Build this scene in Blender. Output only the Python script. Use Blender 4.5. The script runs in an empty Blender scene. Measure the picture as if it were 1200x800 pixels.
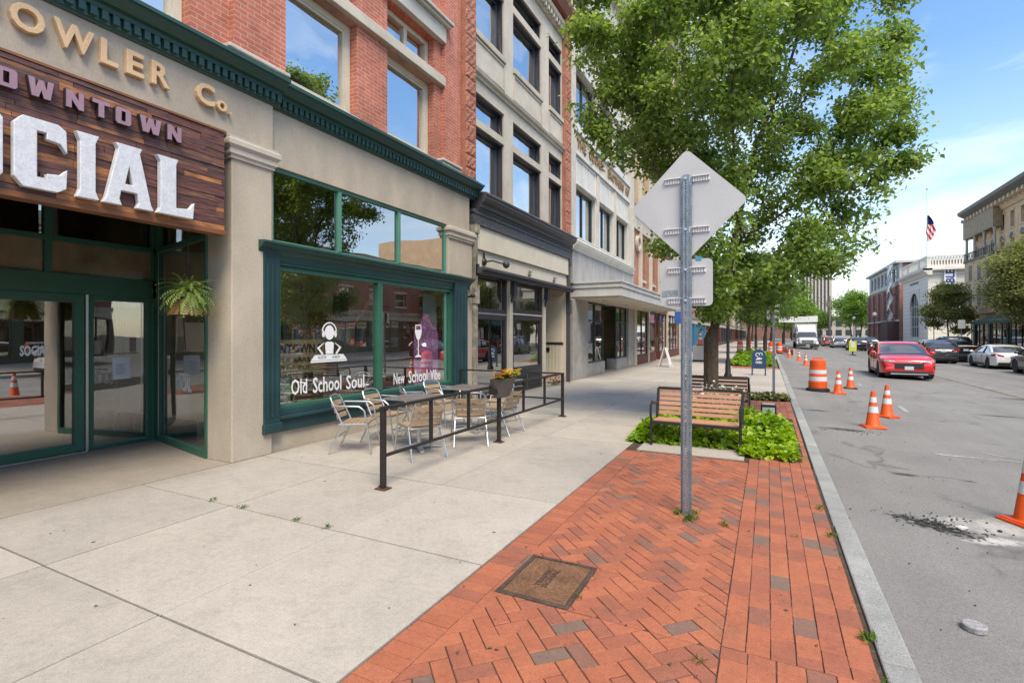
import bpy, bmesh, math, random
import numpy as np
from math import sin, cos, pi, radians, sqrt, atan2
from mathutils import Vector, Matrix

S = bpy.context.scene
COL = S.collection
random.seed(7)
rng = np.random.default_rng(7)

# ------------------------------------------------------------------ camera
cam_d = bpy.data.cameras.new('camera')
cam = bpy.data.objects.new('camera', cam_d)
COL.objects.link(cam)
S.camera = cam
cam_d.sensor_width = 36.0
cam_d.lens = 596.0 / 1200.0 * 36.0
cam_d.shift_y = -9.0 / 1200.0
cam_d.clip_start = 0.05
cam_d.clip_end = 3000
cam.location = (0, 0, 1.65)
cam.rotation_euler = (radians(90), 0, math.atan2(300.0, 596.0))

# ------------------------------------------------------------------ light
SUN_EL, SUN_AZ = radians(56), radians(136)      # azimuth clockwise from +Y (the street direction)
W = bpy.data.worlds.new('World')
S.world = W
W.use_nodes = True
nt = W.node_tree
for n in list(nt.nodes):
    nt.nodes.remove(n)
out = nt.nodes.new('ShaderNodeOutputWorld')
bg = nt.nodes.new('ShaderNodeBackground')
sky = nt.nodes.new('ShaderNodeTexSky')
sky.sky_type = 'NISHITA'
sky.sun_disc = False
sky.sun_elevation = SUN_EL
sky.sun_rotation = SUN_AZ
sky.air_density = 1.0
sky.dust_density = 0.6
sky.ozone_density = 2.2
tc = nt.nodes.new('ShaderNodeTexCoord')
mp = nt.nodes.new('ShaderNodeMapping')
mp.inputs['Scale'].default_value = (1.0, 1.0, 2.6)
mp.inputs['Location'].default_value = (1.7, 0.0, 0.0)
nz = nt.nodes.new('ShaderNodeTexNoise')
nz.inputs['Scale'].default_value = 2.3
nz.inputs['Detail'].default_value = 9
nz.inputs['Roughness'].default_value = 0.58
nz.inputs['Distortion'].default_value = 0.4
rp = nt.nodes.new('ShaderNodeValToRGB')
rp.color_ramp.elements[0].position = 0.45
rp.color_ramp.elements[0].color = (0, 0, 0, 1)
rp.color_ramp.elements[1].position = 0.80
rp.color_ramp.elements[1].color = (1, 1, 1, 1)
sx = nt.nodes.new('ShaderNodeSeparateXYZ')
hz = nt.nodes.new('ShaderNodeMapRange')          # thin cloud thickens towards the horizon
hz.inputs['From Min'].default_value = 0.0
hz.inputs['From Max'].default_value = 0.40
hz.inputs['To Min'].default_value = 0.28
hz.inputs['To Max'].default_value = 0.0
ad = nt.nodes.new('ShaderNodeMath'); ad.operation = 'ADD'; ad.use_clamp = True
mx = nt.nodes.new('ShaderNodeMixRGB')
mx.inputs[2].default_value = (5.0, 5.15, 5.4, 1)
L = nt.links.new
L(tc.outputs['Generated'], mp.inputs['Vector'])
L(mp.outputs['Vector'], nz.inputs['Vector'])
L(nz.outputs['Fac'], rp.inputs['Fac'])
L(tc.outputs['Generated'], sx.inputs[0])
L(sx.outputs['Z'], hz.inputs['Value'])
mu = nt.nodes.new('ShaderNodeMath'); mu.operation = 'MULTIPLY'; mu.inputs[1].default_value = 0.8
L(rp.outputs['Color'], mu.inputs[0])
L(mu.outputs[0], ad.inputs[0])
L(hz.outputs[0], ad.inputs[1])
L(ad.outputs[0], mx.inputs['Fac'])
hsv = nt.nodes.new('ShaderNodeHueSaturation'); hsv.inputs['Saturation'].default_value = 1.15
L(sky.outputs[0], hsv.inputs['Color']); L(hsv.outputs[0], mx.inputs[1])
L(mx.outputs[0], bg.inputs['Color'])
bg.inputs['Strength'].default_value = 0.15
L(bg.outputs[0], out.inputs['Surface'])

sd = bpy.data.lights.new('sun', 'SUN')
sun = bpy.data.objects.new('sun', sd)
COL.objects.link(sun)
sd.energy = 2.4
sd.angle = radians(28)
sd.color = (1.0, 0.90, 0.76)
dv = Vector((sin(SUN_AZ) * cos(SUN_EL), cos(SUN_AZ) * cos(SUN_EL), sin(SUN_EL)))
sun.rotation_euler = dv.to_track_quat('Z', 'Y').to_euler()

S.view_settings.view_transform = 'Standard'
S.view_settings.look = 'None'
S.view_settings.gamma = 1
S.view_settings.exposure = 1.05
S.view_settings.use_white_balance = True
S.view_settings.white_balance_temperature = 6950
S.view_settings.white_balance_tint = 9
S.cycles.max_bounces = 8
S.cycles.diffuse_bounces = 4
S.cycles.glossy_bounces = 4
S.cycles.transparent_max_bounces = 12
S.cycles.transmission_bounces = 4
S.cycles.caustics_reflective = False
S.cycles.caustics_refractive = False
S.cycles.use_denoising = True

# ------------------------------------------------------------------ materials
MATS = {}

def _new(name):
    m = bpy.data.materials.new(name)
    m.use_nodes = True
    t = m.node_tree
    b = t.nodes['Principled BSDF']
    MATS[name] = m
    return m, t, b

def N(t, k, **kw):
    n = t.nodes.new('ShaderNode' + k)
    for a, v in kw.items():
        if a.startswith('i_'):
            n.inputs[a[2:].replace('_', ' ')].default_value = v
        else:
            setattr(n, a, v)
    return n

def mathn(t, op, a, b=None, clamp=False):
    n = t.nodes.new('ShaderNodeMath'); n.operation = op; n.use_clamp = clamp
    for i, x in enumerate((a, b)):
        if x is None: continue
        if isinstance(x, (int, float)): n.inputs[i].default_value = x
        else: t.links.new(x, n.inputs[i])
    return n.outputs[0]

def ramp(t, fac, stops):
    r = t.nodes.new('ShaderNodeValToRGB')
    e = r.color_ramp.elements
    while len(e) < len(stops): e.new(0.5)
    for k, (p, c) in enumerate(stops):
        e[k].position = p
        e[k].color = (c, c, c, 1) if isinstance(c, (int, float)) else (*c, 1)
    t.links.new(fac, r.inputs[0])
    return r.outputs[0]

def mul(t, a, b, fac=1.0, mode='MULTIPLY'):
    m = t.nodes.new('ShaderNodeMixRGB'); m.blend_type = mode
    if isinstance(fac, (int, float)): m.inputs[0].default_value = fac
    else: t.links.new(fac, m.inputs[0])
    for i, x in ((1, a), (2, b)):
        if isinstance(x, tuple): m.inputs[i].default_value = (*x, 1)
        else: t.links.new(x, m.inputs[i])
    return m.outputs[0]

def mat(name, col, rough=0.6, metal=0.0, var=0.12, scale=3.0, fine=0.08, fscale=60, bump=0.1, bscale=90,
        island=0.0, spec=0.5, coat=0.0, stretch=(1, 1, 1), dirt=0.0):
    """plain weathered surface: broad and fine noise in the colour, noise in the relief"""
    if name in MATS: return MATS[name]
    m, t, b = _new(name)
    co = N(t, 'TexCoord').outputs['Object']
    mpn = N(t, 'Mapping'); mpn.inputs['Scale'].default_value = stretch
    t.links.new(co, mpn.inputs[0]); co = mpn.outputs[0]
    a = N(t, 'TexNoise'); a.inputs['Scale'].default_value = scale; a.inputs['Detail'].default_value = 6
    t.links.new(co, a.inputs[0])
    f = N(t, 'TexNoise'); f.inputs['Scale'].default_value = fscale; f.inputs['Detail'].default_value = 4
    t.links.new(co, f.inputs[0])
    c = mul(t, tuple(col), ramp(t, a.outputs['Fac'], [(0.3, 1 - var), (0.7, min(1, 1 + var * .3))]))
    c = mul(t, c, ramp(t, f.outputs['Fac'], [(0.3, 1 - fine * 1.6), (0.62, 1.0)]))
    if island:
        g = N(t, 'NewGeometry')
        c2 = N(t, 'HueSaturation')
        t.links.new(c, c2.inputs['Color'])
        t.links.new(mathn(t, 'ADD', mathn(t, 'MULTIPLY', g.outputs['Random Per Island'], island), 1 - island / 2), c2.inputs['Value'])
        c = c2.outputs[0]
    if dirt:
        d = N(t, 'TexNoise'); d.inputs['Scale'].default_value = 1.3; d.inputs['Detail'].default_value = 8; d.inputs['Roughness'].default_value = .7
        t.links.new(co, d.inputs[0])
        c = mul(t, c, ramp(t, d.outputs['Fac'], [(0.42, 1 - dirt), (0.6, 1.0)]))
    t.links.new(c, b.inputs['Base Color'])
    b.inputs['Roughness'].default_value = rough
    b.inputs['Metallic'].default_value = metal
    b.inputs['Specular IOR Level'].default_value = spec
    b.inputs['Coat Weight'].default_value = coat
    b.inputs['Coat Roughness'].default_value = 0.04
    if bump:
        bn = N(t, 'TexNoise'); bn.inputs['Scale'].default_value = bscale; bn.inputs['Detail'].default_value = 5
        t.links.new(co, bn.inputs[0])
        bp = N(t, 'Bump'); bp.inputs['Strength'].default_value = bump; bp.inputs['Distance'].default_value = 0.02
        t.links.new(bn.outputs['Fac'], bp.inputs['Height'])
        t.links.new(bp.outputs[0], b.inputs['Normal'])
    return m

def brick(name, c1, c2, mortar, bw=0.21, bh=0.075, ms=0.012, rough=0.85, bias=0.0):
    if name in MATS: return MATS[name]
    m, t, b = _new(name)
    co = N(t, 'TexCoord').outputs['Object']
    s = N(t, 'SeparateXYZ'); t.links.new(co, s.inputs[0])
    cb = N(t, 'CombineXYZ')
    t.links.new(mathn(t, 'ADD', s.outputs[0], s.outputs[1]), cb.inputs[0])
    t.links.new(s.outputs[2], cb.inputs[1])
    bt = N(t, 'TexBrick')
    bt.inputs['Scale'].default_value = 1
    bt.inputs['Brick Width'].default_value = bw
    bt.inputs['Row Height'].default_value = bh
    bt.inputs['Mortar Size'].default_value = ms
    bt.inputs['Mortar Smooth'].default_value = 0.3
    bt.inputs['Bias'].default_value = bias
    bt.inputs['Color1'].default_value = (*c1, 1)
    bt.inputs['Color2'].default_value = (*c2, 1)
    bt.inputs['Mortar'].default_value = (*mortar, 1)
    t.links.new(cb.outputs[0], bt.inputs['Vector'])
    a = N(t, 'TexNoise'); a.inputs['Scale'].default_value = 1.1; a.inputs['Detail'].default_value = 8
    t.links.new(co, a.inputs[0])
    c = mul(t, bt.outputs['Color'], ramp(t, a.outputs['Fac'], [(0.3, 0.66), (0.65, 1.0)]))
    a2 = N(t, 'TexNoise'); a2.inputs['Scale'].default_value = 9; a2.inputs['Detail'].default_value = 6; t.links.new(co, a2.inputs[0])
    c = mul(t, c, ramp(t, a2.outputs['Fac'], [(0.32, 0.80), (0.58, 1.0)]))
    t.links.new(c, b.inputs['Base Color'])
    b.inputs['Roughness'].default_value = rough
    bp = N(t, 'Bump'); bp.inputs['Strength'].default_value = 0.5; bp.inputs['Distance'].default_value = 0.008
    t.links.new(mathn(t, 'SUBTRACT', 1.0, bt.outputs['Fac']), bp.inputs['Height'])
    t.links.new(bp.outputs[0], b.inputs['Normal'])
    return m

def glass(name, base=0.12, tint=(0.5, 0.52, 0.5), rough=0.0, gcol=(1, 1, 1), wave=0.02):
    if name in MATS: return MATS[name]
    m, t, b = _new(name)
    t.nodes.remove(b)
    o = t.nodes['Material Output']
    fr = N(t, 'Fresnel'); fr.inputs['IOR'].default_value = 1.52
    gm = N(t, 'NewGeometry')          # a pane is a thin box: only its outer skin mirrors and tints, once
    fac = mathn(t, 'ADD', mathn(t, 'MULTIPLY', fr.outputs[0], 1 - base), base, True)
    fac = mathn(t, 'MULTIPLY', fac, mathn(t, 'SUBTRACT', 1.0, gm.outputs['Backfacing']))
    tr = N(t, 'BsdfTransparent'); t.links.new(mul(t, tuple(tint), (1, 1, 1), gm.outputs['Backfacing'], 'MIX'), tr.inputs[0])
    gl = N(t, 'BsdfGlossy'); gl.inputs['Roughness'].default_value = rough; gl.inputs['Color'].default_value = (*gcol, 1)
    if wave:
        nn = N(t, 'TexNoise'); nn.inputs['Scale'].default_value = 0.9; nn.inputs['Detail'].default_value = 1
        t.links.new(N(t, 'TexCoord').outputs['Object'], nn.inputs[0])
        bp = N(t, 'Bump'); bp.inputs['Strength'].default_value = wave; bp.inputs['Distance'].default_value = 0.15
        t.links.new(nn.outputs['Fac'], bp.inputs['Height'])
        t.links.new(bp.outputs[0], gl.inputs['Normal'])
    ms = N(t, 'MixShader')
    t.links.new(fac, ms.inputs[0]); t.links.new(tr.outputs[0], ms.inputs[1]); t.links.new(gl.outputs[0], ms.inputs[2])
    t.links.new(ms.outputs[0], o.inputs['Surface'])
    return m

def leafmat(name, c1, c2, trans=0.35, rough=0.45, spec=0.4):
    if name in MATS: return MATS[name]
    m, t, b = _new(name)
    o = t.nodes['Material Output']
    g = N(t, 'NewGeometry')
    nz_ = N(t, 'TexNoise'); nz_.inputs['Scale'].default_value = 1.6; nz_.inputs['Detail'].default_value = 2
    t.links.new(N(t, 'TexCoord').outputs['Object'], nz_.inputs[0])
    f = mathn(t, 'ADD', mathn(t, 'MULTIPLY', g.outputs['Random Per Island'], 0.75), mathn(t, 'MULTIPLY', mathn(t, 'SUBTRACT', nz_.outputs['Fac'], .35), 0.9), True)
    c = mul(t, tuple(c1), tuple(c2), f, 'MIX')
    t.links.new(c, b.inputs['Base Color'])
    b.inputs['Roughness'].default_value = rough
    b.inputs['Specular IOR Level'].default_value = spec
    tl = N(t, 'BsdfTranslucent')
    hs = N(t, 'HueSaturation'); hs.inputs['Saturation'].default_value = 1.15; hs.inputs['Value'].default_value = 1.5
    t.links.new(c, hs.inputs['Color']); t.links.new(hs.outputs[0], tl.inputs[0])
    ms = N(t, 'MixShader'); ms.inputs[0].default_value = trans
    t.links.new(b.outputs[0], ms.inputs[1]); t.links.new(tl.outputs[0], ms.inputs[2])
    t.links.new(ms.outputs[0], o.inputs['Surface'])
    return m

# ------------------------------------------------------------------ mesh helper
BASE = {}

class MB:
    def __init__(s): s.v = []; s.f = []
    def add(s, vs, fs):
        k = len(s.v); s.v.extend([tuple(p) for p in vs]); s.f.extend([tuple(i + k for i in q) for q in fs]); return s
    def box(s, x0, x1, y0, y1, z0, z1):
        if x0 > x1: x0, x1 = x1, x0
        if y0 > y1: y0, y1 = y1, y0
        if z0 > z1: z0, z1 = z1, z0
        return s.add([(x0,y0,z0),(x1,y0,z0),(x1,y1,z0),(x0,y1,z0),(x0,y0,z1),(x1,y0,z1),(x1,y1,z1),(x0,y1,z1)],
                     [(0,3,2,1),(4,5,6,7),(0,1,5,4),(1,2,6,5),(2,3,7,6),(3,0,4,7)])
    def prism(s, pts, axis, a, b):
        n = len(pts)
        def P(p, h):
            return (h, p[0], p[1]) if axis == 'x' else (p[0], h, p[1]) if axis == 'y' else (p[0], p[1], h)
        vs = [P(p, a) for p in pts] + [P(p, b) for p in pts]
        fs = [tuple(range(n))[::-1], tuple(range(n, 2*n))] + [(i, (i+1) % n, n + (i+1) % n, n + i) for i in range(n)]
        return s.add(vs, fs)
    def tube(s, path, r, n=8, closed=False, cap=True):
        path = [Vector(p) for p in path]
        rs = r if isinstance(r, (list, tuple)) else [r] * len(path)
        m = len(path); vs = []; up = None
        for i, p in enumerate(path):
            a = path[(i-1) % m] if (i or closed) else p
            b = path[(i+1) % m] if (i < m-1 or closed) else p
            d = (b - a).normalized()
            if up is None:
                up = Vector((0,0,1)) if abs(d.z) < .9 else Vector((1,0,0))
            x = d.cross(up).normalized(); y = x.cross(d).normalized(); up = y
            for k in range(n):
                q = 2*pi*k/n + pi/n
                vs.append(p + (x*cos(q) + y*sin(q)) * rs[i])
        fs = []
        for i in range(m if closed else m-1):
            for k in range(n):
                j = (i+1) % m
                fs.append((i*n+k, i*n+(k+1) % n, j*n+(k+1) % n, j*n+k))
        if cap and not closed:
            fs.append(tuple(range(n))); fs.append(tuple(range((m-1)*n, m*n))[::-1])
        return s.add(vs, fs)
    def lathe(s, prof, c=(0,0,0), n=16, axis='z', sc=(1, 1)):
        vs = []; fs = []
        for r, h in prof:
            for k in range(n):
                q = 2*pi*k/n
                a, b = r*cos(q)*sc[0], r*sin(q)*sc[1]
                p = (a, b, h) if axis == 'z' else (h, a, b) if axis == 'x' else (a, h, b)
                vs.append((p[0]+c[0], p[1]+c[1], p[2]+c[2]))
        m = len(prof)
        for i in range(m-1):
            for k in range(n):
                fs.append((i*n+k, i*n+(k+1) % n, (i+1)*n+(k+1) % n, (i+1)*n+k))
        fs.append(tuple(range(n))[::-1]); fs.append(tuple(range((m-1)*n, m*n)))
        return s.add(vs, fs)
    def loft(s, secs, closed=True, cap=True):
        n = len(secs[0]); vs = [p for q in secs for p in q]; fs = []
        for i in range(len(secs)-1):
            for k in range(n if closed else n-1):
                fs.append((i*n+k, i*n+(k+1) % n, (i+1)*n+(k+1) % n, (i+1)*n+k))
        if cap and closed:
            fs.append(tuple(range(n))[::-1]); fs.append(tuple(range((len(secs)-1)*n, len(secs)*n)))
        return s.add(vs, fs)
    def blob(s, c, r, n=10, m=7, j=0.0):
        vs = []; fs = []
        for i in range(m+1):
            th = pi*i/m
            for k in range(n):
                q = 2*pi*k/n; jj = 1 + random.uniform(-j, j)
                vs.append((c[0]+r[0]*sin(th)*cos(q)*jj, c[1]+r[1]*sin(th)*sin(q)*jj, c[2]+r[2]*cos(th)*jj))
        for i in range(m):
            for k in range(n):
                fs.append((i*n+k, (i+1)*n+k, (i+1)*n+(k+1) % n, i*n+(k+1) % n))
        return s.add(vs, fs)
    def xf(s, M, start=0):
        for i in range(start, len(s.v)): s.v[i] = tuple(M @ Vector(s.v[i]))
        return s
    def build(s, name, m, parent=None, smooth=False, bevel=0, fix=True, angle=35):
        me = bpy.data.meshes.new(name)
        base = BASE.get(parent.name, None) if parent else None
        vs = s.v if base is None else [(a-base[0], b-base[1], c-base[2]) for a, b, c in s.v]
        me.from_pydata(vs, [], s.f)
        if fix:
            bm = bmesh.new(); bm.from_mesh(me)
            bmesh.ops.remove_doubles(bm, verts=bm.verts, dist=1e-5)
            bmesh.ops.recalc_face_normals(bm, faces=bm.faces)
            bm.to_mesh(me); bm.free()
        me.materials.append(m)
        return _link(name, me, parent, smooth, bevel, angle)

def _link(name, me, parent, smooth=False, bevel=0, angle=35):
    o = bpy.data.objects.new(name, me)
    COL.objects.link(o)
    if parent:
        o.parent = parent
        if parent.name in BASE: BASE[o.name] = BASE[parent.name]
    if smooth:
        for p in me.polygons: p.use_smooth = True
        try: me.set_sharp_from_angle(angle=radians(angle))
        except Exception: pass
    if bevel:
        b = o.modifiers.new('bevel', 'BEVEL'); b.width = bevel; b.segments = 2; b.limit_method = 'ANGLE'
        b.harden_normals = False
    return o

def tag(o, label=None, cat=None, group=None, kind=None):
    if label: o['label'] = label
    if cat: o['category'] = cat
    if group: o['group'] = group
    if kind: o['kind'] = kind
    return o

def thing(name, label, cat, loc=(0, 0, 0), rz=0, group=None, world=False):
    """empty at a thing's base; world=True: its parts are given in world coordinates"""
    o = bpy.data.objects.new(name, None)
    o.empty_display_size = 0.2
    COL.objects.link(o)
    o.location = loc; o.rotation_euler = (0, 0, rz)
    if world: BASE[o.name] = tuple(loc)
    return tag(o, label, cat, group)

def dup(root, loc, rz, label=None):
    def cp(o, par):
        c = o.copy(); COL.objects.link(c)
        if par: c.parent = par
        for ch in KIDS(o): cp(ch, c)
        return c
    r = cp(root, None)
    r.location = loc; r.rotation_euler = (0, 0, rz)
    if label: r['label'] = label
    return r

def KIDS(o): return [c for c in COL.objects if c.parent == o]

def shape2d(splines, ext):
    """filled flat outline (holes allowed) extruded by ext, as mesh vertices and faces"""
    cu = bpy.data.curves.new('c', 'CURVE'); cu.dimensions = '2D'; cu.fill_mode = 'BOTH'; cu.extrude = ext/2
    for sp in splines:
        q = cu.splines.new('POLY'); q.points.add(len(sp)-1); q.use_cyclic_u = True
        for i, p in enumerate(sp): q.points[i].co = (p[0], p[1], 0, 1)
    return _cmesh(cu)

def _cmesh(cu):
    o = bpy.data.objects.new('c', cu)
    me = bpy.data.meshes.new_from_object(o)
    vs = [tuple(v.co) for v in me.vertices]; fs = [tuple(p.vertices) for p in me.polygons]
    bpy.data.objects.remove(o); bpy.data.meshes.remove(me); bpy.data.curves.remove(cu)
    return vs, fs

def glyphs(txt, ext, bold=0.0, res=3, spacing=1.0):
    cu = bpy.data.curves.new('t', 'FONT'); cu.body = txt; cu.extrude = ext/2; cu.offset = bold
    cu.resolution_u = res; cu.space_character = spacing
    return _cmesh(cu)

def fit(vf, y0, y1, z0, z1, depth=None):
    """scale flat glyph mesh to a box: returns verts with (a, b, h)"""
    vs, fs = vf
    if not vs: return [], []
    ax = [v[0] for v in vs]; ay = [v[1] for v in vs]; az = [v[2] for v in vs]
    a0, a1, b0, b1, c0 = min(ax), max(ax), min(ay), max(ay), min(az)
    sx_ = (y1-y0)/max(1e-6, a1-a0); sy_ = (z1-z0)/max(1e-6, b1-b0)
    return [((v[0]-a0)*sx_+y0, (v[1]-b0)*sy_+z0, v[2]-c0) for v in vs], fs

def put_x(mb, vf, X, face=1):
    """(a,b,h) -> (X+h, a, b): lettering on a wall that faces +X"""
    vs, fs = vf
    return mb.add([(X + face*h, a, b) for a, b, h in vs], fs)

# common materials
C = lambda *a: tuple(((x/255)/12.92 if x/255 <= .04045 else ((x/255+.055)/1.055)**2.4) for x in a)
beige = mat('beige_stucco', (0.52, 0.45, 0.36), 0.8, var=.2, scale=1.6, fine=.08, bump=.15, bscale=140, dirt=.13, stretch=(1, 1, .45))
teal = mat('teal_paint', (0.022, 0.078, 0.068), 0.42, var=.2, scale=2, fine=.1, bump=.03)
teal_blue = mat('teal_blue_paint', (0.018, 0.062, 0.070), 0.45, var=.4, scale=2, fine=.1, bump=.03)
green = mat('green_paint', (0.035, 0.14, 0.09), 0.45, var=.2, scale=2, fine=.08, bump=.03)
lgreen = mat('light_green_paint', (0.09, 0.26, 0.19), 0.5, var=.2, scale=2, fine=.08, bump=.03)
brick_red = brick('red_brick', (0.60, 0.19, 0.12), (0.50, 0.145, 0.09), (0.56, 0.34, 0.27), .2, .066, .008)
brick_orange = brick('orange_brick', (0.5, 0.2, 0.11), (0.42, 0.15, 0.08), (0.36, 0.24, 0.18))
brick_tan = brick('tan_brick', (0.56, 0.40, 0.22), (0.5, 0.34, 0.18), (0.5, 0.42, 0.3))
brick_dark = brick('dark_brick', (0.30, 0.13, 0.09), (0.25, 0.10, 0.07), (0.3, 0.2, 0.16))
cream = mat('cream_paint', (0.62, 0.57, 0.46), 0.55, var=.1, scale=2, fine=.06, bump=.05, dirt=.08)
white_stone = mat('white_stone', (0.60, 0.57, 0.51), 0.75, var=.15, scale=1.4, fine=.1, bump=.12, dirt=.15)
limestone = mat('limestone', (0.60, 0.545, 0.46), 0.8, var=.16, scale=1.5, fine=.1, bump=.15, dirt=.15)
terracotta = mat('white_terracotta', (0.66, 0.64, 0.59), 0.5, var=.12, scale=1.2, fine=.06, bump=.08, dirt=.12)
grey_stone = mat('grey_stone', (0.45, 0.44, 0.42), 0.7, var=.2, scale=1.6, fine=.1, bump=.1, dirt=.2, stretch=(1, 1, .35))
rust_stone = mat('red_sandstone', (0.50, 0.20, 0.13), 0.9, var=.35, scale=4, fine=.25, fscale=30, bump=.5, bscale=25)
iron_grey = mat('dark_grey_iron', (0.075, 0.073, 0.082), 0.55, var=.3, scale=3, fine=.2, bump=.1)
iron_black = mat('black_iron', (0.02, 0.019, 0.018), 0.45, var=.3, scale=4, fine=.1, bump=.05)
dark_frame = mat('dark_window_frame', (0.035, 0.03, 0.04), 0.45, var=.2, bump=.03)
dark_int = mat('dark_interior', (0.05, 0.045, 0.04), 0.9, var=.3, scale=1.0, bump=0)
warm_int = mat('warm_interior', (0.62, 0.44, 0.26), 0.8, var=.4, scale=1.3, bump=0)
alu = mat('aluminium', (0.62, 0.63, 0.64), 0.4, 1.0, var=.1, scale=5, fine=.05, bump=.02)
galv = mat('galvanised_steel', (0.30, 0.34, 0.38), 0.5, .65, var=.3, scale=14, fine=.2, fscale=50, bump=.06)
sign_back = mat('bare_aluminium_sign', (0.52, 0.52, 0.52), 0.55, .25, var=.12, scale=2, fine=.05, bump=.03, dirt=.05)
white_paint = mat('white_paint', (0.74, 0.74, 0.73), 0.45, var=.08, bump=.03, dirt=.06)
rubber = mat('black_rubber', (0.018, 0.018, 0.019), 0.75, bump=.1)
chrome = mat('chrome', (0.6, 0.6, 0.62), 0.15, 1.0, bump=0, var=.05)
gl_shop = glass('shop_glass', 0.36, (0.85, 0.85, 0.80))
gl_door = glass('door_glass', 0.42, (0.7, 0.68, 0.62))
gl_dark = glass('dark_shop_glass', 0.32, (0.30, 0.30, 0.30))
gl_up = glass('upper_window_glass', 0.68, (0.62, 0.66, 0.72), gcol=(.95, .98, 1.0), wave=.16)
gl_car = glass('car_glass', 0.25, (0.12, 0.14, 0.16), gcol=(.85, .95, 1.0), wave=0)
# ------------------------------------------------------------------ the ground
def struct(o): return tag(o, kind='structure')

def asphalt_mat():
    m, t, b = _new('asphalt')
    co = N(t, 'TexCoord').outputs['Object']
    def noise(sc, det=5, ro=.5, vec=None):
        n = N(t, 'TexNoise'); n.inputs['Scale'].default_value = sc; n.inputs['Detail'].default_value = det; n.inputs['Roughness'].default_value = ro
        t.links.new(vec or co, n.inputs[0]); return n.outputs['Fac']
    c = mul(t, (0.30, 0.296, 0.288), ramp(t, noise(150, 3, .8), [(.34, .45), (.5, .95), (.66, 1.0)]))
    c = mul(t, c, ramp(t, noise(45, 5, .8), [(.36, .74), (.6, 1.0)]))
    c = mul(t, c, ramp(t, noise(.5, 7, .65), [(.3, .80), (.62, 1.0)]))
    v = N(t, 'TexVoronoi'); v.feature = 'DISTANCE_TO_EDGE'; v.inputs['Scale'].default_value = .42
    dn = N(t, 'TexNoise'); dn.inputs['Scale'].default_value = 1.7; dn.inputs['Detail'].default_value = 6; t.links.new(co, dn.inputs[0])
    vv = N(t, 'VectorMath'); vv.operation = 'ADD'; t.links.new(co, vv.inputs[0]); t.links.new(dn.outputs['Color'], vv.inputs[1]); t.links.new(vv.outputs[0], v.inputs[0])
    c = mul(t, c, ramp(t, v.outputs['Distance'], [(.0, .62), (.012, .8), (.022, 1.0)]), ramp(t, noise(.6, 3), [(.48, 0.0), (.56, 1.0)]))
    # worn tracks along the street
    mp_ = N(t, 'Mapping'); mp_.inputs['Scale'].default_value = (1.1, .04, 1); t.links.new(co, mp_.inputs[0])
    c = mul(t, c, ramp(t, noise(1.0, 4, .6, mp_.outputs[0]), [(.35, .86), (.62, 1.0)]))
    s = N(t, 'SeparateXYZ'); t.links.new(co, s.inputs[0])
    def ell(cx, cy, rx, ry, ang=0.0, amp=.8, sc=6):
        dx = mathn(t, 'SUBTRACT', s.outputs[0], cx); dy = mathn(t, 'SUBTRACT', s.outputs[1], cy)
        u = mathn(t, 'DIVIDE', mathn(t, 'ADD', mathn(t, 'MULTIPLY', dx, cos(ang)), mathn(t, 'MULTIPLY', dy, sin(ang))), rx)
        v = mathn(t, 'DIVIDE', mathn(t, 'SUBTRACT', mathn(t, 'MULTIPLY', dy, cos(ang)), mathn(t, 'MULTIPLY', dx, sin(ang))), ry)
        r2 = mathn(t, 'ADD', mathn(t, 'MULTIPLY', u, u), mathn(t, 'MULTIPLY', v, v))
        nn = mathn(t, 'MULTIPLY', mathn(t, 'SUBTRACT', noise(sc, 8, .75), .5), amp * 5)
        return mathn(t, 'SUBTRACT', 1.0, mathn(t, 'ADD', r2, nn), True)
    white = ell(1.98, 6.42, .55, .28, .3, .8, 7)
    c = mul(t, c, (.62, .61, .59), mathn(t, 'MULTIPLY', white, .45, True), 'MIX')
    white2 = ell(1.80, 5.95, .28, .10, .5, .7, 10)
    c = mul(t, c, (.62, .61, .59), mathn(t, 'MULTIPLY', white2, .7, True), 'MIX')
    dark = ell(1.42, 6.12, .40, .16, -.55, 1.3, 16)
    c = mul(t, c, (.022, .021, .02), mathn(t, 'MULTIPLY', dark, 1.3, True), 'MIX')
    for (x, y, rx, ry) in ((1.58, 8.22, .17, .10), (2.25, 8.3, .10, .05), (1.02, 14.0, .35, .14), (4.9, 15.9, .6, .16), (6.8, 21, .8, .2), (1.3, 11.5, .5, .2)):
        c = mul(t, c, (.05, .05, .05), mathn(t, 'MULTIPLY', ell(x, y, rx, ry, .1, .5, 9), 1.0, True), 'MIX')
    t.links.new(c, b.inputs['Base Color'])
    b.inputs['Roughness'].default_value = .88
    b.inputs['Specular IOR Level'].default_value = .3
    bp = N(t, 'Bump'); bp.inputs['Strength'].default_value = .55; bp.inputs['Distance'].default_value = .006
    t.links.new(noise(150, 3, .8), bp.inputs['Height']); t.links.new(bp.outputs[0], b.inputs['Normal'])
    return m

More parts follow.
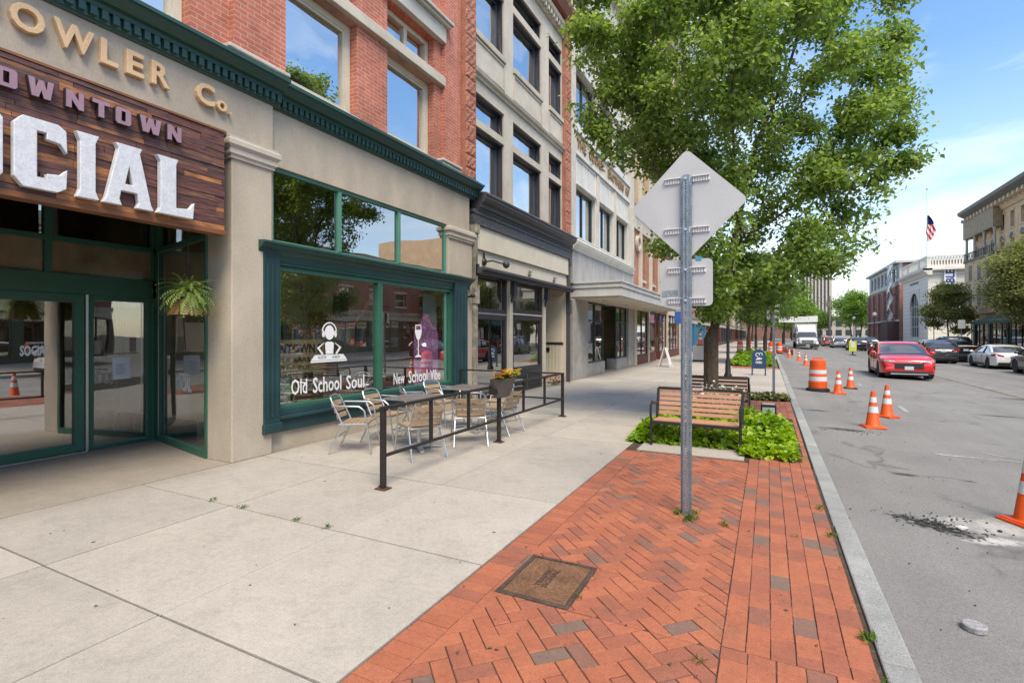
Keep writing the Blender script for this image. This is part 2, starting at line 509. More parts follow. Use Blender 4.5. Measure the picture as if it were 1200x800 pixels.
def concrete_mat(name='sidewalk_concrete', col=(.46, .425, .375), isl=.14, dark=1.0):
    m, t, b = _new(name)
    co = N(t, 'TexCoord').outputs['Object']
    def noise(sc, det=5, ro=.5):
        n = N(t, 'TexNoise'); n.inputs['Scale'].default_value = sc; n.inputs['Detail'].default_value = det; n.inputs['Roughness'].default_value = ro
        t.links.new(co, n.inputs[0]); return n.outputs['Fac']
    c = mul(t, tuple(x*dark for x in col), ramp(t, noise(.9, 8, .65), [(.3, .84), (.66, 1.0)]))
    c = mul(t, c, ramp(t, noise(7, 6, .7), [(.3, .90), (.6, 1.0)]))
    c = mul(t, c, ramp(t, noise(110, 4, .75), [(.34, .74), (.56, 1.0)]))
    c = mul(t, c, ramp(t, noise(28, 5, .75), [(.34, .90), (.58, 1.0)]))
    c = mul(t, c, ramp(t, noise(2.6, 8, .8), [(.30, .82), (.48, 1.0)]))
    s_ = N(t, 'SeparateXYZ'); t.links.new(co, s_.inputs[0])
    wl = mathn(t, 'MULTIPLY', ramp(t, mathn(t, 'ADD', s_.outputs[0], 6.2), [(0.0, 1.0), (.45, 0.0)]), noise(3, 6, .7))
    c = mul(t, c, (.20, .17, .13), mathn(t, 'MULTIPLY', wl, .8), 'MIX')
    # gum and tar spots
    v = N(t, 'TexVoronoi'); v.inputs['Scale'].default_value = 2.1; t.links.new(co, v.inputs[0])
    spot = mathn(t, 'LESS_THAN', v.outputs['Distance'], .036)
    rnd = N(t, 'SeparateColor'); t.links.new(v.outputs['Color'], rnd.inputs[0])
    spot = mathn(t, 'MULTIPLY', spot, mathn(t, 'GREATER_THAN', rnd.outputs[0], .58))
    c = mul(t, c, (.06, .052, .045), mathn(t, 'MULTIPLY', spot, .9), 'MIX')
    v = N(t, 'TexVoronoi'); v.inputs['Scale'].default_value = 5.3; t.links.new(co, v.inputs[0])
    spot = mathn(t, 'LESS_THAN', v.outputs['Distance'], .045)
    rnd = N(t, 'SeparateColor'); t.links.new(v.outputs['Color'], rnd.inputs[0])
    spot = mathn(t, 'MULTIPLY', spot, mathn(t, 'GREATER_THAN', rnd.outputs[1], .88))
    c = mul(t, c, (.12, .1, .085), mathn(t, 'MULTIPLY', spot, .8), 'MIX')
    g = N(t, 'NewGeometry')
    hs = N(t, 'HueSaturation'); t.links.new(c, hs.inputs['Color'])
    t.links.new(mathn(t, 'ADD', mathn(t, 'MULTIPLY', g.outputs['Random Per Island'], isl), 1-isl/2), hs.inputs['Value'])
    t.links.new(hs.outputs[0], b.inputs['Base Color'])
    b.inputs['Roughness'].default_value = .85
    bp = N(t, 'Bump'); bp.inputs['Strength'].default_value = .3; bp.inputs['Distance'].default_value = .004
    t.links.new(noise(170, 3, .6), bp.inputs['Height']); t.links.new(bp.outputs[0], b.inputs['Normal'])
    return m

def paver_mat():
    m, t, b = _new('clay_paver')
    co = N(t, 'TexCoord').outputs['Object']
    g = N(t, 'NewGeometry')
    def noise(sc, det=5, ro=.5):
        n = N(t, 'TexNoise'); n.inputs['Scale'].default_value = sc; n.inputs['Detail'].default_value = det; n.inputs['Roughness'].default_value = ro
        t.links.new(co, n.inputs[0]); return n.outputs['Fac']
    c = ramp(t, g.outputs['Random Per Island'], [(0.0, (.42, .135, .07)), (.3, (.46, .155, .08)), (.6, (.39, .125, .07)), (.86, (.33, .12, .075)), (.93, (.27, .125, .09)), (.97, (.22, .14, .11)), (1.0, (.22, .14, .11))])
    c = mul(t, c, ramp(t, noise(4, 7, .65), [(.3, .80), (.6, 1.0)]))
    c = mul(t, c, ramp(t, noise(130, 4, .75), [(.34, .62), (.56, 1.0)]))
    c = mul(t, c, ramp(t, noise(34, 5, .8), [(.33, .80), (.55, 1.0)]))
    c = mul(t, c, (.10, .075, .055), mathn(t, 'MULTIPLY', ramp(t, noise(2.2, 8, .75), [(.54, 0.0), (.72, 1.0)]), .55), 'MIX')
    t.links.new(c, b.inputs['Base Color'])
    b.inputs['Roughness'].default_value = .82
    bp = N(t, 'Bump'); bp.inputs['Strength'].default_value = .35; bp.inputs['Distance'].default_value = .004
    t.links.new(noise(120, 4, .6), bp.inputs['Height']); t.links.new(bp.outputs[0], b.inputs['Normal'])
    return m

ASPH = asphalt_mat(); CONC = concrete_mat(); CONC_D = concrete_mat('entrance_concrete', (.44, .39, .33), .02, .92); PAV = paver_mat()
granite = mat('granite_kerb', (.42, .43, .42), .7, var=.25, scale=3, fine=.25, fscale=120, bump=.25, bscale=80, island=.14, dirt=.18)
joint = mat('joint_sand', (.022, .019, .014), .95, var=.4, scale=9, fine=.3, bump=.4)
soil = mat('soil', (.06, .045, .03), .95, var=.4, scale=6, bump=.6)
grassm = leafmat('weed_leaf', (.06, .14, .02), (.16, .26, .05))

KX0, KX1 = .502, .650         # kerb, left and right side
RX = 14.2                      # far kerb
RZ = -.15
FX = -6.2                      # left row of fronts

# base sheet to the horizon, then the road
g = MB(); g.box(-900, 900, -700, 1600, -.90, -.56)
struct(g.build('ground', mat('far_ground', (.16, .16, .13), .95, var=.3, scale=.02, bump=0)))
g = MB()
ys = [-60] + list(np.arange(-10, 60, 2.0)) + [70, 90, 120, 160, 220, 400]
vs = []; fs = []
for y in ys: vs += [(KX1-.03, y, RZ), (KX1, y, RZ), (KX1+9.4, y, RZ-.034*9.4), (RX+.03, y, RZ-.034*9.4)]
for i in range(len(ys)-1):
    for k in range(3): fs.append((i*4+k, i*4+k+1, (i+1)*4+k+1, (i+1)*4+k))
g.add(vs, fs); struct(g.build('road', ASPH))

# kerbs in lengths of granite
def kerb(x0, x1, side):
    g = MB(); y = -8.0
    while y < 130:
        l = random.uniform(1.7, 2.3); dz = random.uniform(-.004, .006); dx = random.uniform(-.006, .006)
        g.box(x0+dx, x1+dx, y+.004, y+l-.004, -.65, .004+dz+side); y += l
    struct(g.build('kerb', granite, bevel=.012))
kerb(KX0, KX1, 0); kerb(RX, RX+.17, -.33)
g = MB(); g.box(KX1+.002, KX1+.05, -8, 120, RZ-.08, RZ+.006)
g2 = MB()
struct(g.build('road_gutter', mat('gutter_grit', (.19, .175, .15), .95, var=.3, scale=5, fine=.3, fscale=90, bump=.4)))

# concrete walk
g = MB(); g.box(FX-3.2, KX0-.002, -12, 150, -.3, -.016); struct(g.build('sidewalk_base', joint))
g = MB()
xs = [-6.12, -4.62, -3.20, -1.825]
yj = [1.74 + 1.45*k if k else 1.74 for k in range(-8, 8)]
yj = [1.74-1.41*k for k in range(8, 0, -1)] + [1.74, 3.15] + [3.15+1.48*k for k in range(1, 90)]
def slab(g, x0, x1, y0, y1, e=.0035):
    if x1-x0 < .05: return
    z = random.uniform(-.002, .002)
    g.box(x0+e*1.5, x1-e*1.5, y0+e*2.2, y1-e*2.2, -.08, z)
for j in range(len(yj)-1):
    for i in range(3): slab(g, xs[i], xs[i+1], yj[j], yj[j+1])
    y0, y1 = yj[j], yj[j+1]
    if y0 >= 14.9 and not (25.5 < y0 < 36 or 46 < y0 < 52):
        slab(g, -1.825, -.6, y0, y1); slab(g, -.6, KX0, y0, y1)
    elif y0 >= 14.9:
        slab(g, -1.825, -1.6, y0, y1)
# slab under the near bench
g.box(-1.66, -.28, 7.22, 7.86, -.08, .022)
struct(g.build('sidewalk', CONC, bevel=.004))
g = MB(); g.box(-9.6, -6.125, -3, 4.6, -.1, .003); g.box(-6.6, -6.125, 4.6, 10.3, -.1, .001); g.box(-9, -6.125, 10.3, 45, -.1, .001); g.box(-7, -6.125, 45, 140, -.1, .001)
struct(g.build('entrance_floor', CONC_D))

# clay pavers
def clip(poly, a, b, c):        # keep a*x+b*y <= c
    out = []
    for i in range(len(poly)):
        p, q = poly[i], poly[(i+1) % len(poly)]
        dp, dq = a*p[0]+b*p[1]-c, a*q[0]+b*q[1]-c
        if dp <= 0: out.append(p)
        if dp*dq < 0:
            s_ = dp/(dp-dq); out.append((p[0]+(q[0]-p[0])*s_, p[1]+(q[1]-p[1])*s_))
    return out
def area(p): return abs(sum(p[i][0]*p[(i+1) % len(p)][1]-p[(i+1) % len(p)][0]*p[i][1] for i in range(len(p))))/2
def paver(g, poly, z0=-.045):
    z = random.gauss(0, .0013); tx, ty = random.gauss(0, .006), random.gauss(0, .006)
    cx = sum(p[0] for p in poly)/len(poly); cy = sum(p[1] for p in poly)/len(poly)
    n = len(poly)
    top = [(cx+(p[0]-cx)*.965, cy+(p[1]-cy)*.965, z+tx*(p[0]-cx)+ty*(p[1]-cy)) for p in poly]
    mid = [(p[0], p[1], z-.004) for p in poly]
    bot = [(p[0], p[1], z0) for p in poly]
    g.add(top+mid+bot, [tuple(range(n))]+[(i+n, (i+1) % n+n, (i+1) % n, i) for i in range(n)]+[(i+2*n, (i+1) % n+2*n, (i+1) % n+n, i+n) for i in range(n)])
def herring(g, x0, x1, y0, y1, W=.1, gap=.0055):
    ca = cos(pi/4)
    ox, oy = -1.6, -1.5
    n = int((y1-oy+x1-ox)/W)+6
    for i in range(-8, n):
        for j in range(-n, n):
            k = (i-j) % 4
            if k == 0: r = (i*W, j*W, (i+2)*W, (j+1)*W)
            elif k == 2: r = (i*W, (j-1)*W, (i+1)*W, (j+1)*W)
            else: continue
            c0 = ((r[0]+r[2])/2, (r[1]+r[3])/2)
            wx, wy = ox+(c0[0]-c0[1])*ca, oy+(c0[0]+c0[1])*ca
            if wx < x0-.3 or wx > x1+.3 or wy < y0-.3 or wy > y1+.3: continue
            q = [(r[0]+gap/2, r[1]+gap/2), (r[2]-gap/2, r[1]+gap/2), (r[2]-gap/2, r[3]-gap/2), (r[0]+gap/2, r[3]-gap/2)]
            p = [(ox+(a-b)*ca, oy+(a+b)*ca) for a, b in q]
            for c in ((1, 0, x1), (-1, 0, -x0), (0, 1, y1), (0, -1, -y0)): p = clip(p, *c) if p else p
            if len(p) > 2 and area(p) > .0006: paver(g, p)
def soldier(g, x0, x1, y0, y1, w=.1, gap=.004):   # short side along the street
    y = y0
    while y < y1:
        e = min(y+w, y1)
        if e-y > .02: paver(g, [(x0+gap/2, y+gap/2), (x1-gap/2, y+gap/2), (x1-gap/2, e-gap/2), (x0+gap/2, e-gap/2)])
        y += w
def rows(g, x0, x1, y0, y1, w=.1, l=.2, gap=.0035):
    n = max(1, round((x1-x0)/w)); w = (x1-x0)/n
    for i in range(n):
        y = y0 - (l/2 if i % 2 else 0) + random.uniform(-.015, .015)
        a, b = x0+i*w, x0+(i+1)*w
        while y < y1:
            s_, e = max(y, y0), min(y+l, y1)
            if e-s_ > .03:
                j = random.uniform(-.002, .002)
                paver(g, [(a+gap/2+j, s_+gap/2), (b-gap/2+j, s_+gap/2), (b-gap/2+j, e-gap/2), (a+gap/2+j, e-gap/2)])
            y += l
g = MB(); g.box(-1.82, KX0-.001, -1.5, 7.21, -.015, -.0065); g.box(-1.82, -.224, 7.215, 7.868, -.1, .004); g.box(-1.82, KX0-.001, 11.2, 14.0, -.015, -.0065); struct(g.build('paving_sand', mat('paving_sand', (.10, .065, .042), .95, var=.5, scale=12, fine=.3, bump=.4)))
g = MB()
soldier(g, -1.815, -1.60, -1.5, 7.2, .105)
# field, left open where the utility cover sits
hx0, hx1, hy0, hy1 = -1.56, -1.07, 2.86, 3.46
herring(g, -1.595, -.225, -1.5, hy0)
herring(g, -1.595, hx0, hy0+.003, hy1); herring(g, hx1, -.225, hy0+.003, hy1)
herring(g, -1.595, -.225, hy1+.003, 7.2)
rows(g, -.221, .425, -1.5, 2.9, .122, .205); rows(g, -.221, .478, 2.9, 8.0, .122, .205)
rows(g, .1, .478, 8.0, 11.2, .12, .205)
rows(g, -1.815, .478, 11.2, 14.0, .12, .205)
rows(g, -1.6, .44, 26.6, 28.3, .12, .205); rows(g, -1.6, .44, 34.5, 36.5, .12, .205)
struct(g.build('brick_pavement', PAV, fix=False))

# far side: walk
g = MB(); g.prism([(RX+.17, -.7), (RX+.17, -.33), (17.6, -.02), (20, -.0), (20, -.7)], 'y', -12, 150); struct(g.build('far_sidewalk', CONC_D))

# painted marks on the road
paint = mat('worn_road_paint', (.55, .55, .53), .7, var=.35, scale=14, fine=.4, fscale=40, bump=.1, dirt=.4)
g = MB()
def crown_z(x): return RZ - .034*min(max(x-KX1, 0), 9.4) + .004
def mark(x0, y0, x1, y1, w):
    d = Vector((x1-x0, y1-y0)).normalized(); n = Vector((-d.y, d.x))*w/2
    p = [(x0+n.x, y0+n.y), (x1+n.x, y1+n.y), (x1-n.x, y1-n.y), (x0-n.x, y0-n.y)]
    g.add([(a, b, crown_z(a)) for a, b in p], [(0, 1, 2, 3)])
mark(2.30, 9.95, 3.6, 10.05, .09); mark(3.0, 10.5, 3.6, 10.15, .07)
mark(3.0, 15.2, 3.05, 16.4, .1); mark(3.0, 22, 3.05, 23.2, .1)
for y in range(44, 130, 12): mark(4.0, y, 4.0, y+3, .12); mark(10.3, y, 10.3, y+3, .12)
for y in (43, 58, 76): mark(3.2, y, 10.4, y, .25)
struct(g.build('road_marking', paint, fix=False))
g = MB()
for y in range(16, 130, 9): mark(7.1, y, 7.1, y+9.0, .1)
struct(g.build('road_centre_line', mat('worn_yellow_paint', (.42, .31, .1), .7, var=.5, scale=6, fine=.5, dirt=.6), fix=False))
# ------------------------------------------------------------------ facade helpers (fronts face +X unless sgn=-1)
def wall_holes(mb, F, th, y0, y1, z0, z1, holes, sgn=1):
    ys = sorted({y0, y1, *[h[0] for h in holes], *[h[1] for h in holes]}); ys = [y for y in ys if y0 <= y <= y1]
    zs = sorted({z0, z1, *[h[2] for h in holes], *[h[3] for h in holes]}); zs = [z for z in zs if z0 <= z <= z1]
    def solid(i, j):
        if i < 0 or j < 0 or i >= len(ys)-1 or j >= len(zs)-1: return False
        cy, cz = (ys[i]+ys[i+1])/2, (zs[j]+zs[j+1])/2
        return not any(h[0] < cy < h[1] and h[2] < cz < h[3] for h in holes)
    X0, X1 = F, F-sgn*th
    for i in range(len(ys)-1):
        for j in range(len(zs)-1):
            if not solid(i, j): continue
            a, b, c, d = ys[i], ys[i+1], zs[j], zs[j+1]
            mb.add([(X0, a, c), (X0, b, c), (X0, b, d), (X0, a, d)], [(0, 1, 2, 3)])
            mb.add([(X1, a, c), (X1, b, c), (X1, b, d), (X1, a, d)], [(3, 2, 1, 0)])
            for (di, dj, p, q) in ((-1, 0, (a, c), (a, d)), (1, 0, (b, c), (b, d)), (0, -1, (a, c), (b, c)), (0, 1, (a, d), (b, d))):
                if not solid(i+di, j+dj):
                    mb.add([(X0, *p), (X0, *q), (X1, *q), (X1, *p)], [(0, 1, 2, 3)])

def frame(mb, X, t, y0, y1, z0, z1, w, wb=None):
    """rectangular frame in the wall plane, front at X, thickness t"""
    wb = wb or w; a, b = X, X-t
    mb.box(a, b, y0, y0+w, z0, z1); mb.box(a, b, y1-w, y1, z0, z1)
    mb.box(a, b, y0+w, y1-w, z1-w, z1); mb.box(a, b, y0+w, y1-w, z0, z0+wb)

def window(par, F, y0, y1, z0, z1, fm, gm, w=.08, t=.09, sash=None, sm=None, rec=.22, blind=None, sgn=1, mull=(), rails=()):
    X = F-sgn*rec
    g = MB()
    if sgn < 0: t = -t
    frame(g, X, t, y0+.002, y1-.002, z0+.002, z1-.002, w)
    for m in mull: g.box(X-(.01*sgn if abs(t) < .2 else t*.68), X-t, m-w/2, m+w/2, z0+w, z1-w)
    for r in rails: g.box(X-.012*sgn, X-t, y0+w, y1-w, r-w/2, r+w/2)
    o = g.build('window', fm, par, bevel=.006)
    if sash:
        s_ = MB(); frame(s_, X-(.015*sgn if abs(t) < .2 else t*.7), t*(.8 if abs(t) < .2 else .25), y0+w+.001, y1-w-.001, z0+w+.001, z1-w-.001, sash); s_.build('sash', sm or fm, o)
    p = MB(); xx = X-t*(.6 if abs(t) < .2 else .85)
    p.box(xx, xx-.006*sgn, y0+w*.9, y1-w*.9, z0+w*.9, z1-w*.9); p.build('pane', gm, o)
    if blind:
        bb = MB(); xb = X-.34*sgn; bb.box(xb, xb-.01*sgn, y0-.05, y1+.05, z0 if blind[1] is None else blind[1], z1+.05); bb.build('blind', blind[0], o)
    return o

def moulding(mb, prof, y0, y1):
    """profile of (x, z) run along the street, with returned ends"""
    mb.loft([[(x, y0, z) for x, z in prof], [(x, y1, z) for x, z in prof]])

def shell(mb, F, y0, y1, z1, depth=11, sgn=1, z0=0, floors=()):
    """side walls, back and roof behind the front"""
    a, b = F-sgn*.36, F-sgn*depth
    mb.box(a, b, y0, y0+.25, z0, z1); mb.box(a, b, y1-.25, y1, z0, z1)
    mb.box(b, b+sgn*.25, y0+.251, y1-.251, z0, z1)
    mb.box(a, b+sgn*.252, y0+.252, y1-.252, z1-.25, z1-.002)
    for f in floors: mb.box(a, b+sgn*.252, y0+.252, y1-.252, f-.12, f+.12)

blind_blue = mat('pale_blue_blind', (.20, .25, .30), .8, var=.2, bump=0)
blind_w = mat('pale_blind', (.42, .42, .40), .8, var=.2, bump=0)
letter_gold = mat('gold_letter_paint', (.68, .47, .27), .5, var=.08, bump=.03)
vinyl = mat('white_vinyl', (.80, .80, .80), .5, var=.03, bump=0)

# ================================================================== first building
F = FX
B1Y0, B1Y1 = -6.0, 9.745
b1 = thing('brick_building', 'red brick building with beige ground floor, dark green cornice and raised gold name', 'building', (F, 2, 0), world=True)
# upper wall
wins = []
BAYS = [(-4.7, -3.2), (-2.3, -.8), (.1, 1.5), (2.25, 3.72), (5.02, 6.50), (7.26, 8.72)]
for a, b in BAYS:
    wins += [(a, b, 5.28, 6.86), (a, b, 7.10, 7.75)]
    wins += [(a, b, 9.3, 11.3)]
g = MB(); wall_holes(g, F, .36, B1Y0, B1Y1-.01, 5.02, 13.0, wins)
shell(g, F, B1Y0, B1Y1-.01, 12.9, floors=(4.7, 8.6))
wall1 = g.build('wall', brick_red, b1)
# pilasters of brick standing proud
g = MB()
for a, b in ((1.62, 2.14), (4.22, 5.0), (8.98, 9.50)): g = MB(); g.box(F+.09, F+.001, a, b, 5.32, 13.0); g.build('pilaster', brick_red, b1)
g = MB()
for a, b in ((1.55, 2.2), (4.12, 5.02), (8.84, 9.56)):
    g = MB(); g.box(F+.15, F-.2, a, b, 5.03, 5.22); g.box(F+.12, F-.2, a+.02, b-.02, 5.22, 5.27); g.box(F+.16, F-.2, a-.01, b+.01, 5.27, 5.325)
    g.build('pilaster_base', white_stone, b1, bevel=.012)
g = MB()
for a, b in BAYS: g.box(F+.05, F-.3, a-.04, b+.04, 5.18, 5.28)
g.build('window_sill', white_stone, b1, bevel=.01)
g = MB(); g.box(F+.10, F-.25, -5, 9.0, 6.875, 7.07)
g.build('stone_band', limestone, b1, bevel=.012)
g = MB()
for a, b in BAYS:
    g.box(F+.12, F-.2, a-.22, b+.28, 7.78, 8.10); g.box(F+.20, F-.2, a-.30, b+.36, 8.10, 8.16); g.box(F+.25, F-.2, a-.33, b+.40, 8.16, 8.22)
g.build('lintel', white_stone, b1, bevel=.012)
for a, b in BAYS[2:]:
    window(b1, F, a, b, 5.28, 6.86, cream, gl_up, .11, .1, .05, cream, .16, (blind_blue, None))
    window(b1, F, a, b, 7.10, 7.75, cream, gl_up, .10, .1, None, None, .16, (blind_blue, None), mull=((a+b)/2,))
for a, b in BAYS:
    window(b1, F, a, b, 9.3, 11.3, cream, gl_up, .11, .1, None, None, .16, (blind_blue, None))
# ground-floor stucco: left fascia stands proud, right fascia over the shop window
BX = F+.10
g = MB()
g.box(BX, F-.3, -1.0, 4.79, 4.16, 4.80)                 # fascia over the entrance
g.box(BX, F-.40, 4.18, 4.77, 0, 4.16)                  # pier
g.box(BX, F-.40, -.42, .17, 0, 4.16)
g.build('entrance_surround', beige, b1, bevel=.012)
g = MB(); g.box(F+.02, F-.34, -6, -1.0, 4.0, 4.80); g.build('stucco_wall', beige, b1)
g = MB(); g.box(F+.02, F-.34, -6, -.421, 0, 3.999); g.build('stucco_wall', beige, b1)
g = MB(); g.box(F+.02, F-.34, 4.791, 10.08, 4.0, 4.80)
g.box(F+.02, F-.34, 4.771, 10.18, 0, .44)
g.box(F+.03, F-.36, 9.86, 10.18, .44, 4.0); g.box(F+.03, F-.36, 4.771, 4.84, 2.86, 4.0); g.box(F+.031, F-.36, 9.20, 9.861, 2.95, 4.0)
g.build('stucco_wall', beige, b1, bevel=.006)
g = MB()
for a, b, x in ((4.18, 4.77, BX), (-.42, .17, BX), (9.22, 10.16, F+.04)):
    z = 4.16 if x == BX else 4.0
    w0 = [(0, -.27), (.025, -.27), (.025, -.235), (.05, -.215), (.05, -.15), (.085, -.11), (.085, -.05), (.06, -.03), (.06, 0), (0, 0)]
    secs = []
    for (off, zz) in w0: secs.append([(x+off, a-off, z+zz), (x+off, b+off, z+zz), (F-.3, b+off, z+zz), (F-.3, a-off, z+zz)])
    g = MB(); g.loft(secs); g.build('pier_capital', mat('capital_stone', (.52, .465, .39), .75, var=.15, bump=.1), b1)
# cornice
def cornice_prof(x, z):
    return [(x-.12, z), (x+.02, z), (x+.035, z+.025), (x+.04, z+.14), (x+.09, z+.145), (x+.10, z+.19), (x+.15, z+.20), (x+.20, z+.235), (x+.235, z+.285), (x+.27, z+.29), (x+.27, z+.33), (x-.12, z+.37)]
g = MB(); moulding(g, cornice_prof(BX-.0, 4.785), -1.02, 4.86)
moulding(g, cornice_prof(F+.02, 4.785), 4.861, 10.34); moulding(g, cornice_prof(F+.02, 4.785), -6, -1.021)
g.box(F+.22, F-.1, -6, 10.2, 5.10, 5.165)
co = g.build('cornice', teal, b1)
g = MB()
def dentils(y0, y1, x):
    y = y0
    while y < y1: g.box(x+.105, x+.03, y, y+.06, 4.83, 4.922); y += .098
dentils(-1.0, 4.84, BX); g.build('dentil_course', teal, co, bevel=.004)
g = MB(); dentils(4.93, 10.3, F+.02); g.build('dentil_course', teal, co, bevel=.004)
g = MB(); g.box(BX+.045, BX+.0405, -1, 4.85, 4.82, 4.92); g.box(F+.065, F+.0605, 4.88, 10.3, 4.82, 4.92)
g.build('dentil_backing', mat('pale_teal_paint', (.10, .19, .18), .6), co)
# raised building name
LZ0, LZ1 = 4.405, 4.66
for ch, a, b, z0, z1 in (('F', 1.80, 1.96, LZ0, LZ1), ('O', 2.04, 2.29, LZ0, LZ1), ('W', 2.35, 2.68, LZ0, LZ1), ('L', 2.735, 2.89, LZ0, LZ1), ('E', 2.965, 3.135, LZ0, LZ1),
                         ('R', 3.21, 3.40, LZ0, LZ1), ('C', 3.70, 3.925, LZ0, LZ1), ('o', 3.955, 4.085, LZ0, LZ0+.13), ('.', 4.115, 4.145, LZ0, LZ0+.03)):
    m_ = MB(); put_x(m_, fit(glyphs(ch, .06, .028), a, b, z0, z1), BX+.001); m_.build('letter', letter_gold, b1, bevel=.004)

# shop window, teal surround
g = MB()
for a, b in ((4.63, 4.89), (9.34, 9.85)):
    g.box(F+.12, F-.05, a, b, .30, 2.82)
    for k in range(3):
        w_ = (b-a)/7; g.box(F+.135, F+.10, a+w_*(1+2*k), a+w_*(2+2*k), .5, 2.6)
    g.box(F+.15, F-.04, a-.015, b+.015, .29, .42)
g.box(F+.07, F-.1, 4.891, 9.339, .27, .455)
g.box(F+.13, F-.1, 4.891, 9.339, .455, .50)
g.box(F+.08, F-.1, 4.891, 9.339, .501, .585)
sw = g.build('shop_window_surround', teal_blue, b1, bevel=.006)
g = MB()
moulding(g, [(F-.1, 2.66), (F+.07, 2.66), (F+.075, 2.74), (F+.10, 2.76), (F+.12, 2.80), (F+.17, 2.83), (F+.20, 2.865), (F+.23, 2.875), (F+.23, 2.905), (F-.1, 2.925)], 4.56, 10.02)
g.box(F+.06, F-.1, 4.89, 9.34, 2.615, 2.66)
g.build('shop_window_cornice', teal, b1)
g = MB(); frame(g, F+.03, .12, 4.891, 9.339, .586, 2.614, .07, .05)
g.box(F+.035, F-.09, 6.985, 7.10, .64, 2.545)
o = g.build('window', green, b1, bevel=.006)
for a, b in ((4.95, 6.99), (7.095, 9.28)):
    p = MB(); p.box(F-.03, F-.036, a, b, .63, 2.55); pane = p.build('pane', gl_shop, o)
    OW = o
g = MB(); g.box(F-.02, F-.09, 9.13, 9.2, .64, 2.55); g.build('inner_mullion', lgreen, o)
g = MB(); frame(g, F-.02, .1, 4.842, 9.20, 2.926, 3.998, .05)
for m_ in (6.13, 7.62): g.box(F-.01, F-.11, m_-.035, m_+.035, 2.976, 3.948)
o = g.build('window', lgreen, b1, bevel=.006)
for a, b in ((4.89, 6.10), (6.16, 7.59), (7.65, 9.15)):
    p = MB(); p.box(F-.06, F-.066, a, b, 2.97, 3.95); p.build('pane', gl_dark if a < 6 else glass('transom_glass', .45, (.2, .2, .22)), o)

# lettering on the glass
XL = F-.0295
def vin(mb, vf, X=XL): return put_x(mb, vf, X)
t_ = MB()
def words(mb, txt, y0, y1, z0, z1, bold=.012, ext=.002, X=XL):
    return put_x(mb, fit(glyphs(txt, ext, bold, 2), y0, y1, z0, z1), X)
words(t_, 'Old', 5.19, 5.48, .75, .98, .012); words(t_, 'School', 5.59, 6.17, .74, .98, .012); words(t_, 'Soul', 6.28, 6.70, .73, .96, .012)
t_.build('lettering', vinyl, OW)
t_ = MB(); words(t_, 'New', 7.47, 7.79, .70, .91, .012); words(t_, 'School', 7.91, 8.52, .69, .93, .012); words(t_, 'Vibe', 8.62, 8.98, .68, .90, .012)
t_.build('lettering', vinyl, OW)
def disc(cx, cy, rx, ry, n=28): return [(cx+rx*cos(2*pi*k/n), cy+ry*sin(2*pi*k/n)) for k in range(n)]
def arc(cx, cy, r0, r1, a0, a1, n=18):
    p = [(cx+r1*cos(a0+(a1-a0)*k/n), cy+r1*sin(a0+(a1-a0)*k/n)) for k in range(n+1)]
    return p+[(cx+r0*cos(a1+(a0-a1)*k/n), cy+r0*sin(a1+(a0-a1)*k/n)) for k in range(n+1)]
dj = MB()
def flat(pts_list, mb=None, X=XL): mb_add2(mb or dj, shape2d(pts_list, .002), X)
def mb_add2(mb, vf, X):
    vs, fs = vf; mb.add([(X+h+.001, a, b) for a, b, h in vs], fs)
cy_, cz_ = 5.92, 1.67
flat([disc(cy_, cz_, .095, .115)]); flat([arc(cy_, cz_+.01, .135, .155, radians(-5), radians(185))])
for s_ in (-1, 1): flat([disc(cy_+s_*.125, cz_-.02, .028, .055)])
flat([[(cy_-.075, 1.33), (cy_+.075, 1.33), (cy_+.09, 1.50), (cy_+.05, 1.525), (cy_-.05, 1.525), (cy_-.09, 1.50)]])
for s_ in (-1, 1): flat([[(cy_+s_*.10, 1.51), (cy_+s_*.13, 1.50), (cy_+s_*.25, 1.43), (cy_+s_*.15, 1.32), (cy_+s_*.125, 1.34), (cy_+s_*.205, 1.43)]])
flat([[(cy_-.37, 1.235), (cy_+.37, 1.235), (cy_+.29, 1.32), (cy_-.29, 1.32)], disc(cy_-.15, 1.28, .085, .024, 16), disc(cy_+.14, 1.28, .085, .024, 16)])
flat([[(cy_-.375, 1.205), (cy_+.375, 1.205), (cy_+.37, 1.228), (cy_-.37, 1.228)]])
for s_ in (-.15, .14): flat([disc(cy_+s_, 1.28, .06, .016, 16), disc(cy_+s_, 1.28, .03, .008, 10)])
dj.build('record_player_figure', vinyl, OW)
wg = MB()
flat([[(8.13, 1.83), (8.31, 1.83), (8.33, 1.68), (8.28, 1.56), (8.232, 1.52), (8.232, 1.24), (8.31, 1.205), (8.32, 1.185), (8.12, 1.185), (8.13, 1.205), (8.208, 1.24), (8.208, 1.52), (8.16, 1.56), (8.11, 1.68)], [(8.15, 1.81), (8.29, 1.81), (8.30, 1.73), (8.14, 1.73)]], wg)
wg.build('wine_glass_decal', vinyl, OW)
m, t, b = _new('bottle_print')
v = N(t, 'TexVoronoi'); v.inputs['Scale'].default_value = 26; t.links.new(N(t, 'TexCoord').outputs['Object'], v.inputs[0])
sc_ = N(t, 'SeparateColor'); t.links.new(v.outputs['Color'], sc_.inputs[0])
t.links.new(ramp(t, sc_.outputs[0], [(0, (.45, .14, .50)), (.35, (.85, .35, .75)), (.6, (.18, .14, .45)), (1, (.85, .30, .40))]), b.inputs['Base Color'])
bo = MB(); mb_add2(bo, shape2d([[(8.11, .64), (8.92, .64), (8.92, 1.64), (8.87, 1.76), (8.74, 1.86), (8.62, 1.92), (8.61, 2.05), (8.40, 2.05), (8.39, 1.92), (8.28, 1.86), (8.15, 1.76), (8.11, 1.64)]], .004), F-.055)
bo.build('bottle_poster', m, OW)
b.inputs['Roughness'].default_value = .5
